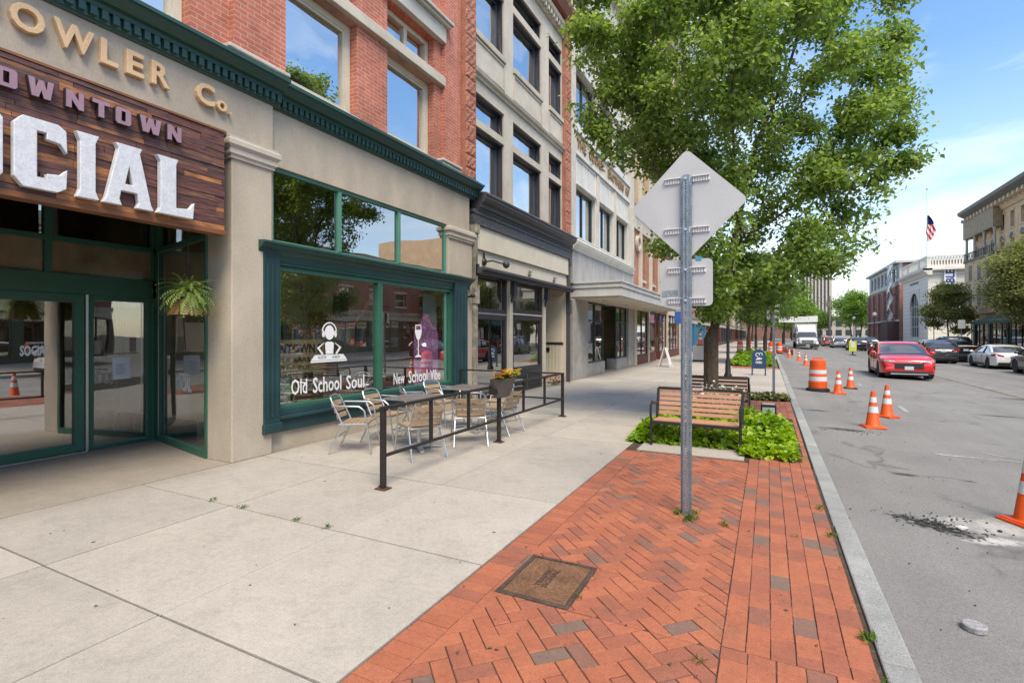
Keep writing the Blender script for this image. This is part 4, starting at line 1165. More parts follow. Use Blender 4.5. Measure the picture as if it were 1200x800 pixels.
for a, b, mm in ((18.76, 21.15, (19.95,)), (23.15, 25.09, (24.1,))):
    g = MB(); frame(g, F-.08, .08, a, b, .502, 2.89, .06)
    for q in mm: g.box(F-.07, F-.15, q-.035, q+.035, .56, 2.83)
    g.box(F-.075, F-.15, a+.06, b-.06, 2.15, 2.2)
    o = g.build('window', dgf, b3, bevel=.004); p = MB(); p.box(F-.12, F-.126, a+.05, b-.05, .55, 2.84); p.build('pane', gl_shop, o)
g = MB()
for (x0, y0, x1, y1) in ((F-.1, 21.15, F-1.4, 21.6), (F-.1, 23.15, F-1.4, 22.7)):
    g.box(x1, x0, min(y0, y1)+.2, min(y0, y1)+.26, 2.82, 2.9)
    g.box(x0-.06, x0, y0-.03, y0+.03, .5, 2.9)
g.build('return_frame', dgf, b3)
g = MB(); frame(g, F-1.4, .08, 21.3, 23.0, .02, 2.89, .09); g.box(F-1.41, F-1.47, 21.39, 22.91, 2.1, 2.18); o = g.build('door', dgf, b3); p = MB(); p.box(F-1.44, F-1.446, 21.38, 22.92, .1, 2.82); p.build('pane', gl_dark, o)
g = MB(); g.box(F-1.8, F-1.85, 17.1, 21.2, 0, 2.9); g.box(F-1.8, F-1.85, 23.1, 26.0, 0, 2.9); g.box(F-3.0, F-3.05, 21.2, 23.1, 0, 2.9); g.box(F-.05, F-3, 17.1, 26.1, 2.9, 2.95)
g.build('window_backdrop', mat('backdrop_grey', (1, 1, 1)), b3)

# ================================================================== fourth: tall tan and orange brick block
b4 = thing('tall_brick_building', 'tall tan and orange brick block with round medallion, rising behind the nearest tree', 'building', (F, 35, 0), world=True)
Y0, Y1 = 26.12, 47.0
W4 = []
for k in range(7):
    y = 28.0+k*2.65
    W4.append((y, y+1.1, 4.6, 6.9))
    for z in (9.2, 12.4, 15.6, 18.8): W4.append((y, y+1.3, z, z+2.1))
g = MB(); wall_holes(g, F, .36, Y0, Y1, 3.9, 8.5, [w for w in W4 if w[2] < 8]); g.build('lower_wall', brick_orange, b4)
g = MB(); wall_holes(g, F, .36, Y0, Y1, 8.5, 22.6, [w for w in W4 if w[2] > 8]); shell(g, F, Y0, Y1, 22.5, floors=(4, 8.6, 12, 15, 18)); g.build('upper_wall', brick_tan, b4)
g = MB()
moulding(g, [(F-.1, 7.75), (F+.15, 7.75), (F+.3, 8.0), (F+.34, 8.12), (F-.1, 8.15)], Y0, Y1); moulding(g, [(F-.1, 3.9), (F+.12, 3.9), (F+.22, 4.1), (F-.1, 4.15)], Y0, Y1)
moulding(g, [(F-.1, 21.4), (F+.3, 21.4), (F+.8, 22.3), (F+.9, 22.7), (F-.1, 22.75)], Y0, Y1)
g.box(F+.1, F-.05, Y0, Y1, 7.1, 7.74)
for k in range(8):
    y = 27.55+k*2.65
    g.box(F+.16, F-.02, y-.12, y+.12, 4.16, 7.09)
    g.box(F+.12, F-.02, y-.2, y+.2, 8.16, 21.3)
for a, b, c, d in W4: g.box(F+.08, F-.1, a-.05, b+.05, c-.14, c-.005)
g.build('stone_trim', mat('warm_white_trim', (.62, .55, .45), .7, var=.15, dirt=.15), b4, bevel=.01)
g = MB(); g.lathe([(.42, F+.02), (.42, F+.16), (.30, F+.17), (.30, F+.08)], (0, 26.95, 6.4), 20, 'x'); md_ = g.build('medallion', mat('warm_white_trim', (1, 1, 1)), b4)
g = MB(); g.lathe([(.29, F+.081), (.29, F+.09), (.001, F+.10)], (0, 26.95, 6.4), 20, 'x'); g.build('medallion_centre', brick_dark, md_)
for a, b, c, d in W4: window(b4, F, a, b, c, d, dark_frame if c < 8 else cream, gl_up, .08, .08, None, None, .2, (blind_w, None), rails=((c+d)/2,))
g = MB(); g.box(F+.02, F-.2, 29.5, 47, 2.95, 3.9); g.build('shop_fascia', mat('cream_board', (1, 1, 1)), b4)
gs = MB(); gs.box(F+.12, F+.02, 30.6, 35.6, 3.0, 3.55); fs_ = gs.build('fascia_sign', mat('brown_fascia', (.28, .12, .04), .6), b4)
word3('ANTIQUES & BOOKS', 30.8, 35.4, 3.08, 3.46, F+.122, mat('yellow_letters', (.75, .42, .05), .5), fs_, .03)
for a, b in ((26.4, 27.0), (29.9, 30.2), (36.0, 36.4), (41.5, 42), (46.5, 47)):
    g = MB(); g.box(F+.02, F-.4, a, b, 0, 2.95); g.build('shop_pier', mat('warm_white_trim', (1, 1, 1)), b4)
for a, b in ((27.0, 29.9), (30.2, 32.4), (33.6, 36.0), (36.4, 41.5), (42, 46.5)):
    g = MB(); g.box(F-.02, F-.3, a, b, 0, .45); frame(g, F-.05, .08, a, b, .451, 2.94, .08)
    for q in range(1, int((b-a)/1.1)): y = a+(b-a)*q/int((b-a)/1.1); g.box(F-.05, F-.12, y-.03, y+.03, .53, 2.86)
    o = g.build('shop_window', mat('maroon_frame', (.12, .03, .025), .5), b4); p = MB(); p.box(F-.09, F-.096, a+.05, b-.05, .5, 2.9); p.build('pane', gl_shop, o)
g = MB(); frame(g, F-.8, .08, 32.4, 33.6, 0, 2.5, .1); g.box(F-.83, F-.85, 32.5, 33.5, .1, 2.4); g.build('door', mat('maroon_frame', (1, 1, 1)), b4)
g = MB(); g.box(F-1.9, F-1.95, 26.3, 46.8, 0, 2.95); g.box(F-.1, F-1.9, 26.3, 46.8, 2.95, 3.0); g.build('window_backdrop', warm_int, b4)
random.seed(21)
for k in range(12):
    y = 27.3+k*.75 if k < 4 else 30.4+(k-4)*.7
    if 32.2 < y < 33.8: continue
    g = MB(); g.box(F-.4, F-.7, y, y+.3, .46, random.uniform(1.0, 1.9)); g.build('shelf_goods', mat('goods_%d' % (k % 4), ((.35, .05, .05), (.05, .18, .12), (.3, .25, .15), (.06, .10, .25))[k % 4], .6, var=.5, scale=8), b4)
g = MB(); g.prism([(F-.1, 3.5), (F+.55, 3.1), (F+.55, 2.85), (F+.5, 2.85), (F-.1, 3.2)], 'y', 28.6, 29.9); g.build('awning', mat('pale_teal_cloth', (.22, .36, .33), .8), b4)
# hanging sign
hs = thing('hanging_sign', 'small blue and pink shop sign hanging out from the wall beyond the canopy', 'sign', (F, 37.0, 2.6), world=True)
g = MB(); g.tube([(F, 37, 3.3), (F+1.5, 37, 3.3)], .025, 6); g.build('bracket', iron_black, hs)
g = MB(); g.box(F+.35, F+1.45, 36.97, 37.03, 2.35, 3.22); bd = g.build('sign_board', mat('blue_sign', (.04, .12, .42), .5, var=.1), hs, bevel=.01)
g = MB(); g.box(F+.85, F+1.35, 36.96, 36.968, 2.45, 3.0); g.build('sign_panel', mat('pink_sign', (.62, .35, .50), .5, var=.5, scale=6), bd)

# remaining left row
def plain_front(name, label, y0, y1, z1, wm, trim, shopc, storeys, gz=3.4, fasc=None, sgn=1, X=None, depth=11, arch=False, wsp=2.4, ww=1.15, blind=blind_w, panes=True):
    X = X if X is not None else F
    b = thing(name, label, 'building', (X, (y0+y1)/2, 0), world=True)
    hs_ = []; n = max(1, int((y1-y0-.6)/wsp)); st = (y1-y0)/n
    fh = (z1-gz-.9)/max(1, storeys)
    for k in range(n):
        yc = y0+st*(k+.5)
        for f in range(storeys): hs_.append((yc-ww/2, yc+ww/2, gz+.6+f*fh, gz+.6+f*fh+fh*.62))
    g = MB(); wall_holes(g, X, .36, y0+.01, y1-.01, gz, z1, hs_, sgn); shell(g, X, y0+.01, y1-.01, z1-.1, depth, sgn, floors=(gz+.1,)); g.build('wall', wm, b)
    g = MB(); s = sgn
    moulding(g, [(X-.1*s, z1-.7), (X+.12*s, z1-.7), (X+.3*s, z1-.3), (X+.4*s, z1-.05), (X-.1*s, z1+.02)], y0, y1)
    moulding(g, [(X-.1*s, gz-.35), (X+.1*s, gz-.35), (X+.22*s, gz-.05), (X-.1*s, gz+.02)], y0, y1)
    for a, b_, c, d in hs_: g.box(X+.07*s, X-.1*s, a-.06, b_+.06, c-.14, c-.004); g.box(X+.05*s, X-.1*s, a-.06, b_+.06, d+.004, d+.18)
    g.build('stone_trim', trim, b)
    for h in hs_: window(b, X, *h, cream, gl_up, .07, .08, None, None, .18, (blind, None), sgn=sgn, rails=((h[2]+h[3])/2,) if panes else ())
    g = MB(); g.box(X, X-.3*s, y0+.01, y1-.01, gz-.8, gz-.36); g.build('fascia', fasc or trim, b)
    m_ = max(1, int((y1-y0)/4)); st = (y1-y0)/m_
    for k in range(m_):
        a, b_ = y0+st*k+.25, y0+st*(k+1)-.25
        g = MB(); frame(g, X-.05*s, .1*s, a, b_, .4, gz-.82, .09); g.box(X-.02*s, X-.3*s, a, b_, 0, .399)
        for q in (1, 2): yy = a+(b_-a)*q/3; g.box(X-.05*s, X-.13*s, yy-.03, yy+.03, .49, gz-.91)
        o = g.build('shop_window', shopc, b); p = MB(); p.box(X-.1*s, X-.106*s, a+.05, b_-.05, .45, gz-.85); p.build('pane', gl_shop, o)
    g = MB()
    for k in range(m_+1): yy = min(max(y0+st*k, y0+.26), y1-.26); g = MB(); g.box(X+.02*s, X-.3*s, yy-.25, yy+.25, 0, gz-.81); g.build('shop_pier', shopc, b)
    g = MB(); g.box(X-2*s, X-2.05*s, y0+.3, y1-.3, 0, gz); g.build('window_backdrop', dark_int, b)
    return b
plain_front('blue_shop_building', 'low brick building with bright blue shopfront, seen just left of the nearest tree trunk', 47.1, 60, 9.5, brick_orange, cream, mat('blue_shop_paint', (.04, .20, .36), .5), 2)
plain_front('dark_brick_building', 'dark brick building two doors beyond the tall tan block, mostly hidden by leaves', 60.1, 80, 11, brick_dark, limestone, mat('maroon_frame', (1, 1, 1)), 2)
plain_front('pink_brick_building', 'pinkish brick building at the far end of the left row, behind the second tree', 80.1, 108, 12, brick('pink_brick', (.5, .25, .2), (.45, .2, .17), (.45, .35, .3)), white_stone, dark_frame, 3)

# ================================================================== right side of the street
RF = 19.1
apt = plain_front('apartment_building', 'tan five storey apartment building with corner loggia and bracketed dark cornice', 52, 69, 13.6, mat('tan_roughcast', (.80, .58, .36), .85, var=.16, scale=1.2, bump=.15, dirt=.12), mat('tan_trim', (.70, .55, .38), .8), mat('dark_green_paint', (.03, .07, .05), .5), 4, 3.6, None, -1, RF, 14, wsp=2.0, ww=.85, blind=dark_int)
g = MB()
def rmould(prof, y0, y1): moulding(g, [(RF-x, z) for x, z in prof], y0, y1)
rmould([(-.2, 13.62), (.5, 13.62), (.62, 13.8), (1.1, 14.1), (1.15, 14.4), (-.2, 14.9)], 51.8, 69.6)
g.build('roof_eave', mat('slate_eave', (.20, .20, .19), .7), apt)
g = MB(); y = 52.2
while y < 69.5: g = MB(); g.box(RF-.85, RF-.0, y, y+.28, 13.3, 13.615); g.build('eave_bracket', mat('tan_trim', (1, 1, 1)), apt); y += .9
# round window heads on the third storey: dark arches with stone rims
g = MB(); g2 = MB(); n = int((69-52-.6)/2.0); st = 17/n; fh = (13.6-3.6-.9)/4
for k in range(n):
    yc = 52+st*(k+.5); zt = 3.6+.6+2*fh+fh*.62
    pts = [(yc+.44*cos(a), zt+.02+.42*sin(a)) for a in np.linspace(0, pi, 10)]
    g.prism(pts, 'x', RF-.075, RF+.02)
    pts = [(yc+.58*cos(a), zt+.02+.56*sin(a)) for a in np.linspace(0, pi, 10)]
    g2.prism(pts, 'x', RF-.062, RF+.02)
g.build('arched_head', mat('dark_pane', (.04, .05, .06), .5), apt); g2.build('arch_rim', mat('tan_trim', (1, 1, 1)), apt)
# loggia bay at the far corner
g = MB(); LX = RF-.6
g.box(LX, RF-.01, 61.5, 69.3, 3.6, 9.0); g.build('bay', mat('tan_roughcast', (1, 1, 1)), apt)
g = MB(); g.box(LX-.1, RF-.01, 61.4, 69.4, 9.0, 9.2); g.box(LX-.08, LX+.0, 61.5, 69.3, 9.85, 9.95)
for k in range(20): g.box(LX-.06, LX-.01, 61.6+k*.4, 61.66+k*.4, 9.2, 9.85)
g.build('loggia_railing', mat('dark_grey_rail', (.10, .10, .10), .6), apt)
g = MB()
for y in (61.7, 64.2, 66.7, 69.0): g = MB(); g.lathe([(.16, 9.2), (.13, 9.5), (.11, 11.3), (.2, 11.5)], (LX+.1, y, 0), 10); g.build('loggia_column', white_stone, apt, smooth=True)
g = MB(); g.box(LX-.1, RF-.01, 61.4, 69.4, 11.5, 13.5); g.build('loggia_panel', mat('olive_panel', (.38, .30, .19), .7, var=.4, scale=3), apt)
for k in range(3):
    for z in (4.6, 7.0): g = MB(); g.box(LX-.02, LX-.003, 62.4+k*2.4, 63.2+k*2.4, z, z+1.6); g.build('bay_window', mat('dark_pane', (1, 1, 1)), apt)
g = MB(); g.prism([(RF, 3.5), (RF-2.4, 2.75), (RF-2.4, 2.5), (RF-2.34, 2.5), (RF, 3.3)], 'y', 52.2, 61)
g.build('long_awning', mat('dark_green_awning', (.05, .11, .08), .85), apt)
for y in (52.4, 54, 56, 58, 60.8): g = MB(); g.box(RF-2.38, RF-2.3, y, y+.08, 0, 2.6); g.build('awning_post', mat('dark_green_paint', (1, 1, 1)), apt)

# white stone bank
BXW = 18.5
bk = thing('stone_bank', 'white classical stone bank with tall arched window and balustrade, beyond the apartment building', 'building', (BXW, 90, 0), world=True)
bst = mat('bank_stone', (.78, .74, .66), .7, var=.1, scale=1, fine=.05, bump=.08, dirt=.08)
by0, by1 = 83.0, 96.6
m, t, b = _new('coursed_stone')
co_ = N(t, 'TexCoord').outputs['Object']; s_ = N(t, 'SeparateXYZ'); t.links.new(co_, s_.inputs[0])
f_ = mathn(t, 'FRACT', mathn(t, 'DIVIDE', s_.outputs[2], .55)); jn = mathn(t, 'LESS_THAN', f_, .1)
t.links.new(mul(t, (.78, .74, .66), (.55, .52, .46), jn, 'MIX'), b.inputs['Base Color']); b.inputs['Roughness'].default_value = .75
g = MB(); X = BXW
g.box(X+14, X+.5, by0, by1, 0, 9.8)
wall_holes(g, X, .499, by0, by1, 0, 9.8, [(87.4, 92.2, 1.2, 7.4)], -1)
g.build('wall', m, bk)
g = MB()
g.add(*(lambda vf: ([(X-.02+h, a, b_) for a, b_, h in vf[0]], vf[1]))(shape2d([[(87.0, 5.0), (92.6, 5.0), (92.6, 7.8), (87.0, 7.8)], [(92.2-2.4+2.4*cos(a), 5.0+2.35*sin(a)) for a in np.linspace(.001, pi-.001, 20)]], .12)))
moulding(g, [(X+.3, 9.2), (X-.15, 9.2), (X-.3, 9.5), (X-.7, 9.8), (X-.75, 10.05), (X+.3, 10.1)], by0-.7, by1+.3)
g.box(X-.3, X+12, by0-.15, by0-.001, 9.2, 9.5); g.box(X-.7, X+12, by0-.7, by0-.002, 9.8, 10.05)
g.box(X-.1, X+12, by0-.1, by1+.1, 10.1, 10.5); g.box(X-.15, X+12, by0-.15, by0+.1, 11.5, 11.75); g.box(X-.15, X+.1, by0+.101, by1+.1, 11.5, 11.75)
for y in (by0-.1, 86.8, 93, by1-.5): g.box(X-.14, X+.3, y, y+.6, 10.5, 11.5)
for k in range(40):
    y = by0+.6+k*.33
    g.box(X-.05, X+.08, y, y+.16, 10.5, 11.5)
    x = X+.4+k*.3; g.box(x, x+.16, by0-.05, by0+.08, 10.5, 11.5)
g.build('cornice_and_balustrade', bst, bk)
g = MB(); g.box(X+.25, X+.3, 87.4, 92.2, 1.2, 7.4); g.build('arched_window', mat('dark_pane', (1, 1, 1)), bk)
g = MB()
for k in range(1, 4): g.box(X+.2, X+.249, 87.4+k*1.2-.06, 87.4+k*1.2+.06, 1.2, 7.4)
for z in (2.6, 4, 5.4): g.box(X+.2, X+.248, 87.4, 92.2, z, z+.1)
g.build('window_bars', bst, bk)
word3_ = MB(); vs, fs = fit(glyphs('SAVINGS', .04, .02, 2), 0, 4.6, 8.55, 8.85); word3_.add([(X-.02-h, 92.2-a, z) for a, z, h in vs], fs); word3_.build('lettering', mat('grey_letters', (.22, .2, .18), .7), bk)
bn = thing('vertical_banner', 'tall white banner reading AVAILABLE in blue, hung on the side of the white bank', 'banner', (BXW+2.6, by0-.5, 4.0), world=True)
g = MB(); g.box(X+1.55, X+2.75, by0-.35, by0-.30, 3.3, 10.1); bnr = g.build('cloth', mat('white_banner', (.78, .79, .80), .7, var=.04), bn)
g = MB(); g.box(X+1.6, X+2.7, by0-.3, by0, 10.0, 10.06); g.box(X+1.6, X+2.7, by0-.3, by0, 3.35, 3.4); g.build('bracket', iron_black, bn)
t_ = MB(); vs, fs = fit(glyphs('AVAILABLE', .01, .03, 2), 4.5, 9.8, -.45, .45)
t_.add([(X+2.15-z, by0-.352-h, a) for a, z, h in vs], fs); t_.build('lettering', mat('navy_letters', (.02, .05, .22), .6), bnr)
g = MB(); g.box(X+1.7, X+2.6, by0-.358, by0-.352, 3.5, 4.2); g.build('emblem', mat('navy_letters', (1, 1, 1)), bnr)
# flag at half mast on the bank roof
fl = thing('flagpole', 'bare white pole with a limp striped flag at half mast, over the white bank', 'flagpole', (BXW+.2, 84.2, 11.7), world=True)
fx, fy = BXW+.2, 84.4
g = MB(); g.tube([(fx, fy, 10.4), (fx, fy, 20.6)], [.055, .03], 8); g.blob((fx, fy, 20.7), (.13, .13, .13), 8, 6); g.build('pole', mat('pale_pole', (.55, .55, .56), .4), fl, smooth=True)
m, t, b = _new('flag_cloth')
uv_ = N(t, 'TexCoord').outputs['Object']
s_ = N(t, 'SeparateXYZ'); t.links.new(uv_, s_.inputs[0])
st = mathn(t, 'GREATER_THAN', mathn(t, 'FRACT', mathn(t, 'MULTIPLY', mathn(t, 'ADD', mathn(t, 'MULTIPLY', s_.outputs[0], 1.0), mathn(t, 'MULTIPLY', s_.outputs[2], .55)), 1.9)), .5)
c_ = mul(t, (.62, .04, .05), (.75, .75, .75), st, 'MIX')
cant = mathn(t, 'GREATER_THAN', s_.outputs[2], 4.3)
c_ = mul(t, c_, (.02, .03, .14), cant, 'MIX'); t.links.new(c_, b.inputs['Base Color']); b.inputs['Roughness'].default_value = .8
g = MB(); secs = []
for i in range(13):
    z = 17.2-i*.28; wd = (.12, .3, .45, .6, .7, .8, .95, 1.05, 1.0, .85, .7, .5, .25)[i]; off = (.0, 0, 0, -.02, -.05, -.08, -.1, -.15, -.15, -.1, -.05, .0, .0)[i]
    secs.append([(fx+.06+off+wd*k/10, fy+.12*sin(k*1.7+i*.3), z) for k in range(11)]+[(fx+.06+off+wd*k/10, fy+.05+.12*sin(k*1.7+i*.3), z) for k in range(10, -1, -1)])
g.loft(secs); fo = g.build('flag', m, fl, smooth=True)

# brick building with metal sculpture
bb = thing('brick_office', 'red brick office block with grey top storey and twisted silver sculpture, beyond the bank', 'building', (BXW, 112, 0), world=True)
g = MB(); hs2 = []
for k in range(4):
    y = 106.5+k*5; hs2 += [(y, y+1.6, 4.4, 8.6), (y, y+1.6, .6, 3.4)]
for k in range(7): hs2.append((101.5+k*3.3, 103.9+k*3.3, 10.0, 12.3))
wall_holes(g, X, .4, 99, 125.8, 0, 9.4, [h for h in hs2 if h[3] < 9], -1); g.box(X+.4, X+14, 99, 125.8, 0, 12.6)
for k in range(5): g.box(X-.35, X-.001, 104.4+k*5, 105.6+k*5, 0, 9.0)
g.build('wall', brick('office_brick', (.42, .16, .11), (.36, .13, .09), (.4, .3, .25)), bb)
g = MB(); wall_holes(g, X, .39, 99, 125.8, 9.4, 12.8, [h for h in hs2 if h[2] > 9], -1); g.box(X-.6, X+14, 98.4, 126.2, 12.8, 13.15); g.box(X-.4, X-.002, 99, 125.8, 3.6, 3.9)
g.build('grey_storey', mat('pale_grey_cladding', (.5, .5, .49), .6), bb)
for h in hs2: window(bb, X, *h, mat('pale_grey_cladding', (1, 1, 1)), gl_dark if h[2] < 9 else gl_up, .1, .08, None, None, .15, (dark_int, None), sgn=-1)
g = MB(); g.box(X-1.6, X-.01, 99.4, 104.3, 0, 3.6); g.build('entrance_block', mat('dark_brown_entry', (.09, .05, .045), .7), bb)
sc = thing('wall_sculpture', 'twisted silver ribbon sculpture hung on the corner of the brick office block', 'sculpture', (X-.9, 101, 4), world=True)
g = MB()
for q in range(4):
    secs = []
    for i in range(34):
        z = 3.9+i*.265; ox_ = .28*sin(i*.62+q*.9); cy = 99.9+q*.62
        secs.append([(X-1.0+ox_, cy+.12*cos(i*.62+q), z), (X-1.0-ox_*.3, cy+.58+.12*cos(i*.62+q), z), (X-.93-ox_*.3, cy+.58+.12*cos(i*.62+q), z), (X-.93+ox_, cy+.12*cos(i*.62+q), z)])
    g.loft(secs)
g.build('ribbon', mat('brushed_silver', (.62, .64, .66), .4, .7), sc, smooth=True)
g = MB()
for z in (4.6, 8.0, 11.5): g.tube([(X-1.0, 101.6, z), (X, 101.6, z)], .06, 6)
g.build('mount', iron_black, sc)

# distant office tower
tw = thing('office_tower', 'distant pale office tower with dark vertical window strips above the far trees', 'building', (24, 262, 0), world=True)
g = MB(); g.box(13.2, 24.5, 262, 285, 0, 29.5)
for k in range(9): g.box(13.2+k*1.35, 13.75+k*1.35, 261.4, 261.999, 0, 29.3)
g.box(24.501, 25.0, 261.4, 285, 0, 29.8); g.box(13, 24.9, 261.3, 285.2, 29.5, 30.2)
g.build('wall', mat('tower_concrete', (.55, .50, .44), .8, var=.05), tw)
for k in range(8): g = MB(); g.box(13.80+k*1.35, 14.5+k*1.35, 261.9, 261.97, 3, 28.8); g.build('window_strip', mat('bronze_glass', (.13, .10, .10), .35, var=.4, scale=.6), tw)
g = MB(); g.tube([(13.9, 265, 30), (13.9, 265, 36)], .12, 6); g.build('aerial', iron_black, tw)
fb = thing('far_low_building', 'low pale building closing the end of the street behind the parked cars', 'building', (15, 190, 0), world=True)
g = MB(); g.box(13, 30, 190, 205, 0, 6.5); g.build('wall', limestone, fb)
g = MB(); g.box(12.6, 30.4, 189.6, 205.4, 6.5, 7.1); g.build('roof', mat('far_roof', (.2, .17, .15), .8), fb)
for k in range(6):
    for z_ in (1.2, 4.0): g = MB(); g.box(14+k*2.6, 15.6+k*2.6, 189.9, 189.99, z_, z_+1.7); g.build('window', mat('dark_pane', (1, 1, 1)), fb)

eb = thing('end_block', 'long brown brick block closing the far left end of the street under the trees', 'building', (-12, 236, 0), world=True)
g = MB(); g.box(-40, 11, 236, 250, -.5, 8.5); g.build('wall', brick_dark, eb)
g = MB(); g.box(-40.5, 11.5, 235.5, 250.5, 8.5, 9.2); g.build('roof', mat('far_roof', (.2, .17, .15), .8), eb)
for k in range(16): g = MB(); g.box(-38+k*3, -36.4+k*3, 235.9, 235.99, 4.6, 6.6); g.build('window', mat('dark_pane', (1, 1, 1)), eb)
# opposite row, outside the frame but mirrored in the shop windows
RF = 18.5
plain_front('grey_shop_building', 'grey painted shop building at the far end of the left row', 108.1, 134, 9, limestone, cream, mat('maroon_frame', (1, 1, 1)), 2, 3.4, wsp=3.2)
plain_front('brown_shop_building', 'low brown brick building farthest down the left side of the street', 134.1, 175, 8, brick_dark, limestone, dark_frame, 1, 3.4, wsp=4)
plain_front('opposite_brick_block', 'orange brick block across the street, mirrored in the shop windows', 8, 47, 8.4, brick_orange, cream, mat('dark_green_paint', (1, 1, 1)), 2, 3.6, None, -1, RF, 14, wsp=3.2, ww=1.5)
plain_front('opposite_dark_block', 'dark brick block across the street behind the camera, mirrored in the door', -26, 4, 7.2, brick_dark, limestone, dark_frame, 1, 3.6, None, -1, RF, 14, wsp=3.2, ww=1.5)
# ================================================================== street furniture
# fence of the pavement cafe
steel = mat('brown_black_steel', (.035, .028, .024), .5, .2, var=.35, scale=12, fine=.2, bump=.05)
rl = thing('cafe_railing', 'dark steel railing round the cafe tables on the pavement', 'railing', (-3.66, 6.8, 0), world=True)
RXp = -3.66
g = MB(); g.box(RXp-.03, RXp+.03, 4.19, 9.54, .845, .875); g.box(RXp-.02, RXp+.02, 4.23, 9.49, .335, .365)
g.box(-6.10, RXp-.031, 9.485, 9.535, .845, .875); g.box(-6.10, RXp-.03, 9.495, 9.525, .335, .365)
g.build('rail', steel, rl, bevel=.004)
for (x, y, w, z0, base) in ((RXp, 4.22, .026, 0, 1), (RXp, 6.83, .026, 0, 1), (RXp, 9.51, .026, 0, 1), (-6.05, 9.51, .024, 0, 0)):
    g = MB(); g.box(x-w, x+w, y-w, y+w, z0, .844); o = g.build('post', steel, rl, bevel=.004)
    if base:
        g = MB(); g.box(x-.07, x+.07, y-.06, y+.06, 0.002, .012)
        for a in (-.05, .05): g.lathe([(.012, .012), (.012, .03), (.006, .034)], (x+a, y, 0), 6)
        g.build('base_plate', mat('rusty_plate', (.12, .055, .03), .8, var=.4, scale=20), o)
for y in (5.08, 5.95, 7.7, 8.6): g = MB(); g.box(RXp-.018, RXp+.018, y-.018, y+.018, .366, .844); g.build('baluster', steel, rl)
g = MB(); g.box(-4.9, -4.86, 9.49, 9.53, .366, .844); g.build('baluster', steel, rl)

# cafe chair (front faces +y)
slat_w = mat('varnished_slats', (.46, .32, .20), .42, var=.3, scale=4, fine=.15, stretch=(1, 8, 1), island=.3, bump=.05)
def chair(label, loc, rz):
    t = thing('cafe_chair', label, 'chair', loc, rz, 'aluminium cafe chairs with wooden slats')
    for s in (-1, 1):
        g = MB(); g.tube([(s*.27, .27, .0), (s*.255, .20, .43), (s*.262, .17, .60), (s*.268, .10, .655), (s*.265, -.10, .66), (s*.235, -.25, .665)], .0115, 8)
        g.build('arm_and_front_leg', alu, t, smooth=True)
    for s in (-1, 1):
        g = MB(); g.tube([(s*.25, -.32, .0), (s*.225, -.12, .42)], .0115, 8); g.build('leg', alu, t, smooth=True)
    g = MB(); g.tube([(-.215, -.14, .40), (-.21, -.21, .55), (-.21, -.29, .72), (-.19, -.315, .765), (-.1, -.33, .79), (0, -.335, .795), (.1, -.33, .79), (.19, -.315, .765), (.21, -.29, .72), (.21, -.21, .55), (.215, -.14, .40)], .0115, 8)
    g.build('back_frame', alu, t, smooth=True)
    g = MB(); g.tube([(-.24, .2, .415), (.24, .2, .415), (.22, -.18, .40), (-.22, -.18, .40)], .011, 8, closed=True); g.tube([(-.25, .22, .22), (.25, .22, .22)], .008, 6); g.tube([(-.24, -.24, .22), (.24, -.24, .22)], .008, 6)
    g.build('seat_frame', alu, t, smooth=True)
    g = MB()
    for k in range(7): y = .19-k*.057; w = .235-.003*k; g.box(-w, w, y-.022, y+.022, .422-.002*k, .436-.002*k)
    g.build('seat', slat_w, t, bevel=.004)
    g = MB()
    for k, (z, y) in enumerate(((.50, -.19), (.585, -.225), (.67, -.262))): 
        pts = [(x, y-.03*(1-(x/.2)**2)-.012, z) for x in (-.205, -.1, 0, .1, .205)]
        g.loft([[(p[0], p[1], z-.032), (p[0], p[1]-.014, z-.032), (p[0], p[1]-.03, z+.032), (p[0], p[1]-.016, z+.032)] for p in pts])
    g.build('backrest', slat_w, t, bevel=.003)
    return t
ch0 = chair('slatted aluminium chair nearest the wall pier, left of the first cafe table', (-5.20, 5.45, 0), radians(-62))
CH = [((-4.22, 5.62), radians(60), 'slatted aluminium chair with its back to the railing, pushed up to the first cafe table'),
      ((-5.25, 6.15), radians(-80), 'slatted aluminium chair between the shop window and the first cafe table'),
      ((-4.05, 6.62), radians(35), 'slatted aluminium chair close behind the railing, between the first and second cafe tables'),
      ((-5.15, 6.85), radians(-40), 'slatted aluminium chair under the shop window between the first two cafe tables'),
      ((-4.0, 7.55), radians(85), 'slatted aluminium chair behind the flower planter, at the second cafe table'),
      ((-5.3, 7.75), radians(-95), 'slatted aluminium chair by the wall at the second cafe table'),
      ((-4.45, 8.25), radians(185), 'slatted aluminium chair between the second and third cafe tables')
      ]
for (x, y), a, lb in CH: dup(ch0, (x, y, 0), a, lb)
